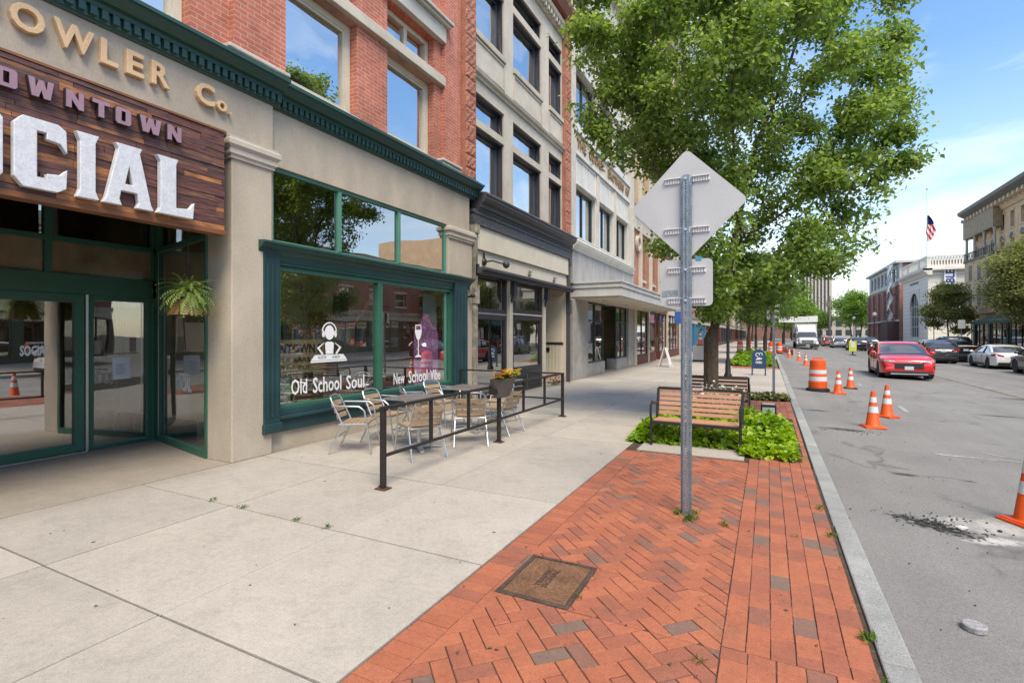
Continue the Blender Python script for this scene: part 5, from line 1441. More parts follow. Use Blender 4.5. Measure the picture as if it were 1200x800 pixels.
def table(label, loc, rz):
    t = thing('cafe_table', label, 'table', loc, rz, 'square cafe tables on pedestals')
    g = MB(); g.box(-.35, .35, -.35, .35, .722, .742); g.build('tabletop', mat('grey_brown_tabletop', (.22, .19, .165), .4, var=.3, scale=12, fine=.3, fscale=90), t, bevel=.006)
    g = MB(); frame_ = [(-.352, -.352), (.352, -.352), (.352, .352), (-.352, .352)]; g.tube([(x, y, .732) for x, y in frame_], .013, 6, closed=True); g.build('rim', alu, t)
    g = MB(); g.tube([(0, 0, .05), (0, 0, .72)], .03, 10); g.build('pedestal', alu, t, smooth=True)
    g = MB()
    for k in range(4):
        a = k*pi/2+pi/4; g.loft([[(cos(a)*r-sin(a)*w, sin(a)*r+cos(a)*w, z0), (cos(a)*r+sin(a)*w, sin(a)*r-cos(a)*w, z0), (cos(a)*r+sin(a)*w, sin(a)*r-cos(a)*w, z1), (cos(a)*r-sin(a)*w, sin(a)*r+cos(a)*w, z1)] for r, w, z0, z1 in ((0, .04, .02, .08), (.15, .04, .015, .06), (.34, .03, .0, .03))])
    g.build('base', alu, t, bevel=.004)
    return t
tb0 = table('square cafe table with its corner just behind the first railing post', (-4.50, 5.95, 0), 0)
dup(tb0, (-4.55, 7.45, 0), radians(3), 'square cafe table in the middle of the three, level with the flower planter')
dup(tb0, (-4.75, 8.85, 0), radians(-4), 'square cafe table furthest along the railing')

# planter on the railing
pl = thing('railing_planter', 'brown half-round planter of orange and yellow flowers hooked on the railing', 'planter', (-3.54, 6.95, .70), world=True)
g = MB(); secs = []
for z, w, d in ((.70, .20, .10), (.80, .26, .15), (.97, .33, .19), (.985, .34, .20), (.985, .31, .17), (.93, .29, .15)):
    secs.append([(-3.62+d*sin(q), 6.98-w*cos(q), z) for q in np.linspace(0, pi, 12)]+[(-3.625, 6.98+w*(1-2*k/6), z) for k in range(0, 7)])
g.loft(secs); g.build('pot', mat('brown_grey_plastic', (.115, .095, .08), .6, var=.2, bump=.1), pl, smooth=True)
g = MB(); g.box(-3.68, -3.60, 6.72, 6.75, .80, .89); g.box(-3.68, -3.60, 7.2, 7.23, .80, .89); g.box(-3.62, -3.55, 6.62, 6.9, .77, .84); g.build('hook', iron_black, pl)
def leafcloud(pts, size, up=.5, droop=0, asp=.55, seed=1, quad=True, cup=.25):
    """numpy leaf mesh: pts (n,3), returns verts, faces of folded leaves"""
    r = np.random.default_rng(seed); n = len(pts); pts = np.asarray(pts, float)
    a = r.uniform(0, 2*pi, n); el = r.normal(up, .45, n)
    d = np.stack([np.cos(a)*np.cos(el), np.sin(a)*np.cos(el), np.sin(el)-droop], 1); d /= np.linalg.norm(d, axis=1)[:, None]
    up_ = r.normal(0, .45, (n, 3)) + np.array([0, 0, 1]); s = np.cross(d, up_); s /= np.linalg.norm(s, axis=1)[:, None]+1e-9
    nn = np.cross(s, d)
    L_ = (size*r.uniform(.65, 1.3, n))[:, None]; Wd = L_*asp
    p0 = pts; p1 = pts+d*L_*.45+s*Wd*.5+nn*L_*cup*.3; p2 = pts+d*L_-nn*L_*.12; p3 = pts+d*L_*.45-s*Wd*.5+nn*L_*cup*.3
    v = np.stack([p0, p1, p2, p3], 1).reshape(-1, 3)
    k = np.arange(n)*4
    f = np.concatenate([np.stack([k, k+1, k+2], 1), np.stack([k, k+2, k+3], 1)])
    return v, f
def leafmesh(name, vf, m, parent=None, loc=None):
    v, f = vf
    base = BASE.get(parent.name) if parent else None
    if base is not None: v = v-np.array(base)
    me = bpy.data.meshes.new(name); me.vertices.add(len(v)); me.vertices.foreach_set('co', v.astype(np.float32).ravel())
    me.loops.add(f.size); me.loops.foreach_set('vertex_index', f.astype(np.int32).ravel())
    me.polygons.add(len(f)); me.polygons.foreach_set('loop_start', np.arange(len(f), dtype=np.int32)*3); me.polygons.foreach_set('loop_total', np.full(len(f), 3, np.int32))
    me.update(calc_edges=True); me.materials.append(m)
    return _link(name, me, parent)
r_ = np.random.default_rng(5)
pp_ = np.stack([r_.uniform(-3.60, -3.46, 160), r_.uniform(6.72, 7.26, 160), r_.uniform(.95, 1.03, 160)], 1)
leafmesh('foliage', leafcloud(pp_, .06, .7, seed=2), leafmat('pansy_leaf', (.03, .10, .02), (.07, .17, .04)), pl)
for nm, col, y0, y1, n, ol in (('orange_flower', (.72, .24, .01), 6.66, 7.0, 26, 0), ('yellow_flower', (.85, .66, .01), 6.98, 7.34, 44, 0), ('red_flower', (.30, .02, .02), 6.9, 7.1, 6, 0)):
    for k in range(1):
        g = MB()
        for q in range(n):
            c = (random.uniform(-3.63, -3.44), random.uniform(y0, y1), random.uniform(1.0, 1.10))
            for w in range(5):
                a = w*2*pi/5; g.add([c, (c[0]+.03*cos(a-.5), c[1]+.03*sin(a-.5), c[2]+.008), (c[0]+.036*cos(a), c[1]+.036*sin(a), c[2]+.0), (c[0]+.03*cos(a+.5), c[1]+.03*sin(a+.5), c[2]+.008)], [(0, 1, 2, 3)])
        g.build('blossoms', mat(nm, col, .6, var=.2, bump=0), pl, fix=False)

pl.location.y -= .17
# hanging fern
fe = thing('hanging_basket', 'green fern in a dark hanging basket beside the entrance pier', 'hanging plant', (-6.38, 3.78, 2.0), world=True)
fc = (-6.38, 3.80, 2.16)
g = MB(); g.tube([(fc[0], fc[1], 4.0), (fc[0], fc[1], 2.52)], .006, 5); g.tube([(fc[0], fc[1], 2.52), (fc[0], fc[1]+.03, 2.49), (fc[0], fc[1]+.03, 2.44), (fc[0], fc[1], 2.42), (fc[0], fc[1]-.02, 2.45)], .008, 5)
for k in range(4): a = k*pi/2+.4; g.tube([(fc[0], fc[1], 2.44), (fc[0]+.15*cos(a), fc[1]+.15*sin(a), 2.12)], .004, 4)
g.build('hanger', iron_black, fe)
g = MB(); g.lathe([(.08, 1.94), (.13, 1.97), (.16, 2.12), (.165, 2.13), (.14, 2.12), (.1, 2.1)], (fc[0], fc[1], 0), 14); g.build('pot', rubber, fe, smooth=True)
r_ = np.random.default_rng(9); V = []; Fc = []
k0 = 0
for q in range(300):
    a = r_.uniform(0, 2*pi); ln = r_.uniform(.20, .44); el = r_.uniform(-.2, 1.3)
    p = np.array([fc[0], fc[1], 2.12]); vd = np.array([cos(a)*cos(el), sin(a)*cos(el), sin(el)]); n = 12; st = ln/n
    for i in range(n):
        sd_ = np.array([-sin(a), cos(a), 0]); w = .042*(1-abs(i/n-.3)*1.1)
        for s in (-1, 1):
            tip = p+sd_*s*w+vd*st*.9+np.array([0, 0, -.008]); b0 = p; b1 = p+vd*st*.62
            V += [b0, tip, b1]; Fc.append((k0, k0+1, k0+2)); k0 += 3
        p = p+vd*st; vd = vd+np.array([r_.normal(0, .05), r_.normal(0, .05), -.17]); vd /= np.linalg.norm(vd)
leafmesh('fronds', (np.array(V), np.array(Fc)), leafmat('fern_leaf', (.14, .24, .05), (.34, .42, .12), .35), fe)
V = []; Fc = []; k0 = 0
for q in range(70):
    a = r_.uniform(0, 2*pi); p = np.array([fc[0]+.13*cos(a), fc[1]+.13*sin(a), 2.12])
    for i in range(8):
        w = .022; nx_ = p+np.array([cos(a)*.012, sin(a)*.012, -.03]); V += [p, p+np.array([-sin(a)*w, cos(a)*w, -.02]), nx_, p+np.array([sin(a)*w, -cos(a)*w, -.02])]
        Fc += [(k0, k0+1, k0+2), (k0, k0+2, k0+3)]; k0 += 4; p = nx_
leafmesh('dry_fronds', (np.array(V), np.array(Fc)), leafmat('dry_fern', (.16, .08, .03), (.28, .17, .07), .2), fe)

# benches
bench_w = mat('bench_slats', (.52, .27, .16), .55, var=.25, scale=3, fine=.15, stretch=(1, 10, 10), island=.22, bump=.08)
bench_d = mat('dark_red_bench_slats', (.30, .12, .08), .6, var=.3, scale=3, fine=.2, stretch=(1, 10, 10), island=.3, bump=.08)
def bench(label, loc, rz, wm, plate=False):
    """sitter faces -y"""
    t = thing('park_bench', label, 'bench', loc, rz, 'slatted benches round the tree bed'); hw = .60
    for s in (-1, 1):
        x = s*hw
        g = MB(); g.tube([(x, -.27, 0), (x, -.27, .37)], .02, 8); g.build('leg', iron_black, t, smooth=True)
        g = MB(); g.tube([(x, .20, 0), (x, .13, .37)], .02, 8); g.build('leg', iron_black, t, smooth=True)
        g = MB(); g.tube([(x, -.27, .36), (x, .13, .35), (x, .25, .81)], .02, 8); g.build('side_frame', iron_black, t, smooth=True)
        g = MB(); pts = [(x, -.27, .37), (x, -.31, .50), (x, -.29, .60), (x, -.20, .645), (x, -.1, .62), (x, .0, .60), (x, .17, .60)]; g.tube(pts, .017, 8); g.build('armrest', iron_black, t, smooth=True)
    g = MB(); g.box(-hw, hw, -.29, -.262, .335, .375); g.tube([(-hw, .252, .815), (hw, .252, .815)], .018, 8); g.box(-hw, hw, .12, .15, .33, .36)
    g.build('cross_rail', iron_black, t)
    g = MB()
    for k in range(5): y = -.225+k*.078; g.box(-hw+.022, hw-.022, y-.033, y+.033, .372-.003*k, .394-.003*k)
    g.build('seat', wm, t, bevel=.006)
    g = MB()
    for k in range(6):
        z = .445+k*.069; y = .130+(z-.36)*.265
        g.loft([[(x, y, z-.025), (x, y+.018, z-.025), (x, y+.032, z+.025), (x, y+.014, z+.025)] for x in (-hw+.022, hw-.022)])
    o = g.build('backrest', wm, t, bevel=.004)
    if plate: g = MB(); g.box(-.11, -.0, .222, .2225, .785, .82); g.box(-.09, .06, .205, .224, .80, .835); g.build('plaque', mat('pink_plaque', (.6, .42, .42), .5), o)
    return t
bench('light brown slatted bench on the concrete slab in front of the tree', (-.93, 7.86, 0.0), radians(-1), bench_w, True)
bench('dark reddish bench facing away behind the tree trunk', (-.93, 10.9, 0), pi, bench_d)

# sign post with the backs of two road signs
def channel(mb, x, y, z0, z1, w=.088, d=.035):
    # flanged channel seen from its back, with a row of holes cut in the web
    t_ = .005
    mb.box(x-w/2, x-w*.24, y+d-t_, y+d, z0, z1); mb.box(x+w*.24, x+w/2, y+d-t_, y+d, z0, z1)
    for s in (-1, 1): mb.box(x+s*w*.24-t_/2, x+s*w*.24+t_/2, y, y+d-t_, z0, z1)
    z = z0; hw = .006
    while z < z1-.03:
        mb.box(x-w*.24+t_/2, x-hw, y, y+t_, z, z+.0254); mb.box(x+hw, x+w*.24-t_/2, y, y+t_, z, z+.0254)
        mb.box(x-hw, x+hw, y, y+t_, z, z+.0134); z += .0254
    mb.box(x-w*.24+t_/2, x+w*.24-t_/2, y, y+t_, z, z1)
def diamond(h, r=.05, n=5):
    pts = []
    for k in range(4):
        a0 = k*pi/2; c = (cos(a0)*(h-r*1.414), sin(a0)*(h-r*1.414))
        for i in range(n): a = a0-pi/4+i*(pi/2)/(n-1); pts.append((c[0]+r*cos(a), c[1]+r*sin(a)))
    return pts
px, py = -.67, 4.85
sp = thing('sign_post', 'galvanised channel post with the backs of a diamond and a square road sign', 'road sign', (px, py, 0), world=True)
g = MB(); channel(g, px, py, -.1, 3.10, .098, .04); g.build('post', galv, sp)
br_w = mat('bracket_white', (.72, .72, .72), .5, var=.05, bump=0)
def bracket(g, z, hw, y):
    g.box(px-hw, px+hw, y-.004, y, z-.026, z+.026); g.box(px-hw, px+hw, y-.030, y-.004, z+.019, z+.026)
    n = int(hw*2/.022)
    for k in range(n): x = px-hw+.012+k*.0222; g.box(x, x+.012, y-.016, y-.004, z-.024, z+.019)
g = MB(); g.prism([(px+a, 2.835+b_) for a, b_ in diamond(.518)], 'y', py+.066, py+.069); dmd = g.build('diamond_sign', sign_back, sp)
for z_ in (3.065, 2.60): g = MB(); bracket(g, z_, .20, py+.064); g.box(px-.03, px+.03, py+.03, py+.062, z_-.025, z_+.025); g.build('bracket', br_w, dmd)
def rrect(x0, x1, z0, z1, r, n=4):
    p = []
    for cx, cz, a0 in ((x1-r, z1-r, 0), (x0+r, z1-r, pi/2), (x0+r, z0+r, pi), (x1-r, z0+r, 3*pi/2)):
        for i in range(n): a = a0+i*(pi/2)/(n-1); p.append((cx+r*cos(a), cz+r*sin(a)))
    return p
g = MB(); g.prism(rrect(px-.235, px+.225, 1.905, 2.335, .04), 'y', py+.066, py+.069); sq = g.build('square_sign', sign_back, sp)
for z_ in (2.235, 1.955): g = MB(); bracket(g, z_, .17, py+.064); g.build('bracket', br_w, sq)
g = MB(); g.box(px-.22, px-.08, py+.061, py+.0655, 2.00, 2.055); g.build('sticker', mat('grey_sticker', (.30, .36, .40), .5, var=.6, scale=30, bump=0), sq)
g = MB(); g.box(px+.11, px+.17, py+.061, py+.0655, 1.925, 1.945); g.build('blue_sticker', mat('blue_sticker', (.05, .28, .45), .5, bump=0), sq)
g = MB(); g.box(px+.08, px+.13, py+.061, py+.0655, 2.32, 2.355); g.build('blue_sticker', mat('blue_sticker', (1, 1, 1)), dmd)
g = MB()
for z in (1.955, 2.235, 2.60, 3.065): g.lathe([(.012, py-.012), (.012, py-.001)], (px, 0, z), 6, 'y')
g.build('bolt', alu, sp)

# small distant sign post
p2x, p2y = .13, 14.6
s2 = thing('small_sign_post', 'slim grey post with two small sign backs at the kerb beyond the tree bed', 'road sign', (p2x, p2y, 0), world=True)
g = MB(); g.box(p2x-.03, p2x+.03, p2y-.03, p2y+.03, 0, 2.42); g.build('post', galv, s2)
g = MB(); g.box(p2x-.16, p2x-.012, p2y+.035, p2y+.04, 2.02, 2.37); g.box(p2x+.012, p2x+.14, p2y-.04, p2y-.035, 2.05, 2.40); g.build('sign_plate', sign_back, s2)

# utility cover
hx0, hx1, hy0, hy1 = -1.56, -1.07, 2.86, 3.46
hc = thing('utility_cover', 'rusty steel traffic signal cover set in the brick pavement', 'utility cover', ((hx0+hx1)/2, (hy0+hy1)/2, 0), world=True)
rust = mat('rusty_steel', (.30, .155, .085), .7, .25, var=.45, scale=5, fine=.3, fscale=60, bump=.15, bscale=90)
g = MB(); g.box(hx0, hx1, hy0, hy1, -.08, -.004); w = .03
for a, b_, c, d in ((hx0, hx1, hy0, hy0+w), (hx0, hx1, hy1-w, hy1), (hx0, hx0+w, hy0+w, hy1-w), (hx1-w, hx1, hy0+w, hy1-w)): g.box(a, b_, c, d, -.0039, .010)
g.build('frame', mat('dark_rust', (.13, .09, .07), .7, .3, var=.4, scale=9, fine=.3), hc, bevel=.003)
g = MB(); g.box(hx0+w+.004, hx1-w-.004, hy0+w+.004, hy1-w-.004, -.003, .006)
nx = 22; ny = 27
for i in range(nx):
    for j in range(ny):
        x = hx0+w+.015+(hx1-hx0-2*w-.03)*(i+.5)/nx; y = hy0+w+.015+(hy1-hy0-2*w-.03)*(j+.5)/ny
        cx = (hx0+hx1)/2
        if abs(x-cx) < .075: continue
        s = 1 if (i+j) % 2 else -1
        g.add([(x-.007, y-s*.004, .0061), (x, y-.002*s-.003, .0085), (x+.007, y+s*.004, .0061), (x, y+.003+.002*s, .0085)], [(0, 1, 2, 3)])
lid = g.build('lid', rust, hc, fix=False)
g = MB()
for txt, xx in (('TRAFFIC', -.018), ('SIGNAL', .03)):
    vs, fs = fit(glyphs(txt, .003, .02, 2), 0, .27, 0, .040)
    cx = (hx0+hx1)/2; g.add([(cx+xx-b_, 3.04+a, .0062+h) for a, b_, h in vs], fs)
g.build('raised_lettering', mat('worn_letter_steel', (.10, .06, .045), .6, .3), lid)

# black lamp post
lp = thing('lamp_post', 'black cast lamp post standing past the far bench, its head in the leaves', 'lamp post', (-1.33, 20.5, 0), world=True)
g = MB(); g.lathe([(.14, 0), (.14, .12), (.10, .2), (.09, .6), (.055, .75), (.05, 3.6), (.07, 3.65), (.04, 3.75)], (-1.33, 20.5, 0), 12); g.build('post', iron_black, lp, smooth=True)
g = MB(); g.lathe([(.05, 3.75), (.17, 3.85), (.2, 4.2), (.18, 4.3)], (-1.33, 20.5, 0), 12); g.build('globe', mat('frosted_globe', (.7, .7, .66), .4), lp, smooth=True)
g = MB(); g.lathe([(.21, 4.3), (.12, 4.42), (.03, 4.55), (.01, 4.65)], (-1.33, 20.5, 0), 12); g.build('cap', iron_black, lp, smooth=True)

# blue standing board with rounded top
mb_ = thing('sidewalk_board', 'dark blue round-topped standing board with white drawing beside the far planting bed', 'sign', (-.33, 22.6, 0), world=True)
nav = mat('navy_board', (.02, .06, .15), .5, var=.15)
out_ = [(-.63+.0, .32)]+[(-.33+.30*cos(a), .98+.27*sin(a)) for a in np.linspace(pi, 0, 14)]+[(-.03, .32)]
g = MB(); g.prism(out_, 'y', 22.55, 22.62); bdd = g.build('panel', nav, mb_, bevel=.01)
for x in (-.62, -.04): g = MB(); g.box(x-.03, x+.03, 22.54, 22.63, 0, .95); g.box(x-.04, x+.04, 22.45, 22.72, 0, .04); g.build('leg', nav, mb_)
g = MB()
def fy(pts, y): 
    vs, fs = shape2d(pts, .006); g.add([(a, y-h, b_) for a, b_, h in vs], fs)
fy([arc(-.38, .99, .07, .10, .6, 4.9, 12)], 22.545); fy([arc(-.24, 1.02, .05, .08, -1, 4, 12)], 22.545); fy([[(-.46, .74), (-.2, .78), (-.18, .84), (-.44, .80)]], 22.545)
fy([arc(-.33, .88, .04, .07, 2, 6, 10)], 22.545)
vs, fs = fit(glyphs('OPEN', .006, .03, 2), -.47, -.19, .56, .68); g.add([(a, 22.545-h, b_) for a, b_, h in vs], fs)
g.build('white_drawing', vinyl, bdd)
mb_.scale = (.82, .82, .82)

# a-board on the walk by the canopy
ab = thing('a_frame_board', 'white a-frame board on the sidewalk under the end of the canopy', 'sign', (-4.6, 26.2, 0), world=True)
for s in (-1, 1):
    g = MB(); g.loft([[(-4.6+s*x-.015, y_, z), (-4.6+s*x+.015, y_, z), (-4.6+s*x+.015, y_+.02, z), (-4.6+s*x-.015, y_+.02, z)] for x, z in ((.30, .12), (.03, 1.02)) for y_ in (26.2,)] and [[(-4.6+s*x-.015, 25.92, z), (-4.6+s*x+.015, 25.92, z), (-4.6+s*x+.015, 26.48, z), (-4.6+s*x-.015, 26.48, z)] for x, z in ((.30, .12), (.03, 1.02))]); g.build('panel', white_paint, ab)
    for y_ in (25.9, 26.5):
        g = MB(); g.tube([(-4.6+s*.34, y_, 0), (-4.6+s*.02, y_, 1.08)], .028, 6); g.build('leg', white_paint, ab)
ab.scale = (.85, .85, .9)
bx = thing('barrier_box', 'pale grey crate-like barrier on the sidewalk with a dark end, left of the tree trunk', 'barrier', (-3.6, 32, 0), world=True)
g = MB(); g.box(-4.0, -3.0, 31.8, 32.4, .1, .95); g.build('body', mat('pale_barrier', (.5, .48, .46), .6), bx, bevel=.03)
g = MB(); g.box(-2.995, -2.85, 31.8, 32.4, .0, .97); g.box(-4.0, -3.0, 31.85, 32.35, 0, .099); g.build('frame', iron_black, bx)

# little ground light box by the bed
gl_ = thing('ground_light', 'small dark box light with pale face at the back corner of the vine bed', 'light fixture', (.02, 11.4, 0), world=True)
g = MB(); g.box(-.13, .15, 11.3, 11.55, 0, .24); g.build('housing', iron_black, gl_, bevel=.01)
g = MB(); g.box(-.10, .12, 11.29, 11.299, .06, .19); g.box(-.1, .12, 11.33, 11.52, .241, .25); g.build('face', mat('pale_face', (.5, .52, .52), .4), gl_)

# cones
orange = mat('safety_orange', (.85, .11, .015), .5, var=.1, bump=.03, dirt=.08)
reflw = mat('reflective_white', (.72, .72, .74), .35, var=.06, bump=0)
blackbase = mat('dark_cone_base', (.05, .03, .025), .7)
def cone(label, loc, rz=0, base=orange, tall=.71):
    t = thing('traffic_cone', label, 'traffic cone', loc, rz, 'traffic cones on the road'); k = tall/.71
    g = MB(); g.box(-.18*k, .18*k, -.18*k, .18*k, .0, .032); g.box(-.16*k, .16*k, -.16*k, .16*k, .032, .045); g.build('base', base, t, bevel=.008)
    R = lambda z: .125-(z-.045)/(.71-.045)*(.125-.035)
    def band(z0, z1, o=0): return [((R(z0)+o)*k, z0*k), ((R(z1)+o)*k, z1*k)]
    g = MB(); g.lathe([(.135*k, .045*k)]+band(.06, .71)+[(.03*k, .71*k), (.03*k, .69*k)], (0, 0, 0), 20); g.build('cone_body', orange, t, smooth=True)
    for z0, z1 in ((.30, .42), (.50, .60)): g = MB(); g.lathe(band(z0, z1, .0025), (0, 0, 0), 20); g.build('reflective_band', reflw, t, smooth=True)
    return t
c0 = cone('orange cone beside the white chalky patch and the dark crumbs', (2.28, 6.68, crown_z(2.3)-.002), .5)
for (x, y, lb, rz) in ((1.84, 12.1, 'nearer cone of the close pair standing left of the red car', .2), (2.37, 13.9, 'farther cone of the close pair left of the red car', .8),
                   (1.93, 18.5, 'cone with its base against the striped barrel, to its right', .3), (1.95, 34.0, 'first small cone beyond the striped barrel', .1),
                   (1.90, 40.0, 'second small cone beyond the striped barrel', .1), (1.46, 44.5, 'third small cone beyond the striped barrel', .5)):
    dup(c0, (x, y, crown_z(x)-.002), rz, lb)
cone('cone on a dark base, right of the striped barrel', (2.50, 20.6, crown_z(2.5)-.002), .1, blackbase)
cone('orange cone standing on the pale barrier box on the sidewalk', (-3.6, 32.1, .95), 0, blackbase, .85)
# barrels
def barrel(label, loc):
    t = thing('traffic_barrel', label, 'traffic barrel', loc, 0, 'orange traffic barrels')
    g = MB(); g.lathe([(.33, 0), (.33, .08), (.27, .10), (.27, .11)], (0, 0, 0), 20); g.build('rubber_base', rubber, t, smooth=True)
    prof = [(.26, .10), (.265, .30), (.25, .31), (.25, .52), (.24, .53), (.24, .72), (.225, .73), (.225, .90), (.21, .98), (.16, 1.0)]
    g = MB(); g.lathe(prof, (0, 0, 0), 24); g.build('drum', orange, t, smooth=True)
    for r, z0, z1 in ((.253, .33, .47), (.243, .56, .68)): g = MB(); g.lathe([(r, z0), (r, z1)], (0, 0, 0), 24); g.build('reflective_band', reflw, t, smooth=True)
    g = MB(); g.tube([(-.12, 0, 1.0), (-.12, 0, 1.05), (.12, 0, 1.05), (.12, 0, 1.0)], .02, 6); g.build('handle', orange, t, smooth=True)
    return t
br0 = barrel('striped orange barrel with black rubber foot on the road beside two cones', (1.42, 18.9, crown_z(1.4)-.002))
for x, y, lb in ((-2.2, 49, 'orange barrel on the sidewalk left of the second bed, nearer of two'), (-1.6, 53, 'orange barrel on the sidewalk left of the second bed, farther of two'),
                 (.25, 44, 'orange barrel half hidden behind the blue standing board'), (.9, 52, 'orange barrel at the kerb near the far orange netting')):
    dup(br0, (x, y, 0 if x < .6 else RZ), 0, lb)
nf = thing('orange_netting', 'low run of orange safety netting slanting along the kerb in the distance', 'barrier', (1.0, 52, RZ), world=True)
g = MB(); g.loft([[(.9+(.05 if k % 2 else 0)+k*.16, 60-k*2.2, RZ+.05), (.93+k*.16, 60-k*2.2, RZ+.05), (.93+k*.16, 60-k*2.2, RZ+.5), (.9+(.05 if k % 2 else 0)+k*.16, 60-k*2.2, RZ+.5)] for k in range(7)])
g.build('net', orange, nf)
g = MB()
for k in range(0, 7, 2): g.tube([(.9+k*.16, 60-k*2.2, RZ), (.9+k*.16, 60-k*2.2, RZ+.6)], .03, 6)
g.build('stake', white_paint, nf)
# pedestrian paddle in the road
pd = thing('crossing_paddle', 'fluorescent yellow crossing paddle in the middle of the street', 'sign', (7.1, 57, RZ-.2), world=True)
g = MB(); g.box(6.8, 7.4, 56.97, 57.03, .0, .95); g.build('panel', mat('lime_panel', (.62, .72, .08), .5), pd, bevel=.02)
g = MB(); g.box(6.95, 7.25, 56.955, 56.969, .35, .85); g.build('symbol', white_paint, pd)
g = MB(); g.lathe([(.3, -.36), (.28, -.3), (.06, -.28), (.05, .0)], (7.1, 57, 0), 12); g.build('foot', rubber, pd)

# far side posts and signs
def post_sign(name, label, x, y, h, plates, cat='road sign', col=galv, r=.035):
    t = thing(name, label, cat, (x, y, 0), world=True)
    g = MB(); g.tube([(x, y, -.3), (x, y, h)], r, 8); g.build('post', col, t, smooth=True)
    for (dx, z0, z1, w, m_) in plates: g = MB(); g.box(x+dx-w/2, x+dx+w/2, y-.06, y-.045, z0, z1); g.build('sign_plate', m_, t, bevel=.005)
    return t
post_sign('street_sign', 'dark post with two stacked street blades in front of the white bank', 15.3, 66.5, 4.1, ((0, 3.4, 3.75, 1.7, nav), (0, 2.45, 2.75, 1.4, iron_grey)), col=iron_black)
post_sign('parking_sign', 'small white sign on a post beyond the dark car, below the bank tree', 15.0, 57, 2.9, ((0, 2.1, 2.85, .5, white_paint),))
post_sign('parking_sign', 'pale green sign on a post in front of the long awning', 15.2, 44, 2.6, ((0, 1.7, 2.5, .55, mat('pale_green_sign', (.40, .52, .48), .5)),))
wp = thing('utility_pole', 'tall weathered wooden pole in front of the far office tower', 'pole', (12.9, 140, 0), world=True)
g = MB(); g.tube([(12.9, 140, 0), (12.9, 140, 10.5)], [.3, .2], 8); g.build('pole', mat('weathered_pole', (.2, .17, .14), .9), wp); g = MB(); g.box(12.0, 13.8, 139.9, 140.1, 9.2, 9.4); g.lathe([(.3, 8.0), (.3, 9.0)], (12.5, 139.7, 0), 8); g.build('crossarm', mat('weathered_pole', (1, 1, 1)), wp)
for x, y, lb in ((14.8, 96, 'slim grey street lamp with white head right of the far cars, nearer one'), (14.9, 118, 'slim grey street lamp with white head by the brick office, farther one')):
    t = thing('street_lamp', lb, 'street lamp', (x, y, 0), world=True, group='street lamps on the far side')
    g = MB(); g.tube([(x, y, -.4), (x, y, 4.4)], [.09, .05], 8); g.build('post', iron_grey, t)
    g = MB(); g.blob((x, y, 4.65), (.3, .3, .35), 10, 7); g.build('globe', mat('frosted_globe', (1, 1, 1)), t, smooth=True)
# white banner over the street
bs = thing('street_banner', 'long white banner strung across the street above the box truck', 'banner', (4.0, 88, 3.3), world=True)
g = MB(); n = 14
g.loft([[(1.4+5.2*k/n, 88, 3.42-.06*sin(pi*k/n)), (1.4+5.2*k/n, 88.05, 3.42-.06*sin(pi*k/n)), (1.4+5.2*k/n, 88.05, 4.32-.08*sin(pi*k/n)), (1.4+5.2*k/n, 88, 4.32-.08*sin(pi*k/n))] for k in range(n+1)])
g.build('cloth', mat('banner_white', (.8, .8, .78), .7, var=.03), bs)
g = MB(); g.tube([(-.2, 88.02, 4.5), (1.4, 88.02, 4.3)], .03, 4); g.tube([(6.6, 88.02, 4.3), (14.9, 88.02, 4.7)], .03, 4); g.build('rope', iron_grey, bs)
for x in (-.3, 15.0):
    t = thing('banner_pole', 'thin grey pole holding the %s end of the white street banner' % ('left' if x < 0 else 'right'), 'pole', (x, 88, 0), world=True); g = MB(); g.tube([(x, 88, -.4), (x, 88, 4.8)], .06, 6); g.build('pole', iron_grey, t)
    g = MB(); g.blob((x, 88, 4.85), (.12, .12, .12), 8, 5); g.build('cap', iron_grey, t)

# small stone puck, rubble on the road
pk = MB(); pk.lathe([(.055, 0), (.062, .005), (.062, .035), (.055, .04), (.0001, .04)], (0, 0, 0), 24); o = pk.build('concrete_puck', mat('puck_grey', (.36, .35, .36), .8, var=.2, scale=30, fine=.2), bevel=.002)
o.location = (1.13, 4.06, crown_z(1.13)-.003); tag(o, 'small round grey concrete puck lying alone on the road', 'debris')
o.rotation_euler = (0, 0, 0)
g = MB(); random.seed(4)
for k in range(150):
    a, r = random.uniform(0, 6.3), abs(random.gauss(0, 1))
    x, y = 1.5+r*.40*cos(a)-.05, 6.22+r*.22*sin(a)+(.0)
    s = random.uniform(.003, .013)*(1.6 if random.random() < .06 else 1); g.blob((x, y, crown_z(x)+s*.35), (s, s*random.uniform(.6, 1), s*.6), 6, 4, .25)
for k in range(60):
    x = random.uniform(.75, 3); y = random.uniform(3.5, 12); s = random.uniform(.003, .008); g.blob((x, y, crown_z(x)+s*.3), (s, s, s*.6), 5, 4, .3)
for k in range(40):
    x = random.gauss(1.35, .35); y = random.gauss(11.3, .14); s = random.uniform(.004, .013); g.blob((x, y, crown_z(x)+s*.3), (s, s, s*.6), 5, 4, .3)
tag(g.build('asphalt_crumbs', mat('asphalt_crumb', (.055, .052, .05), .9, bump=.3), fix=False), 'dark crumbs of broken asphalt scattered on the road', 'debris', kind='stuff')
g = MB(); g.blob((1.62, 6.14, crown_z(1.62)+.015), (.045, .03, .025), 7, 5, .25); tag(g.build('pale_stone', mat('pale_rubble', (.6, .58, .55), .8)), 'pale stone chip lying in the dark crumb patch', 'debris')

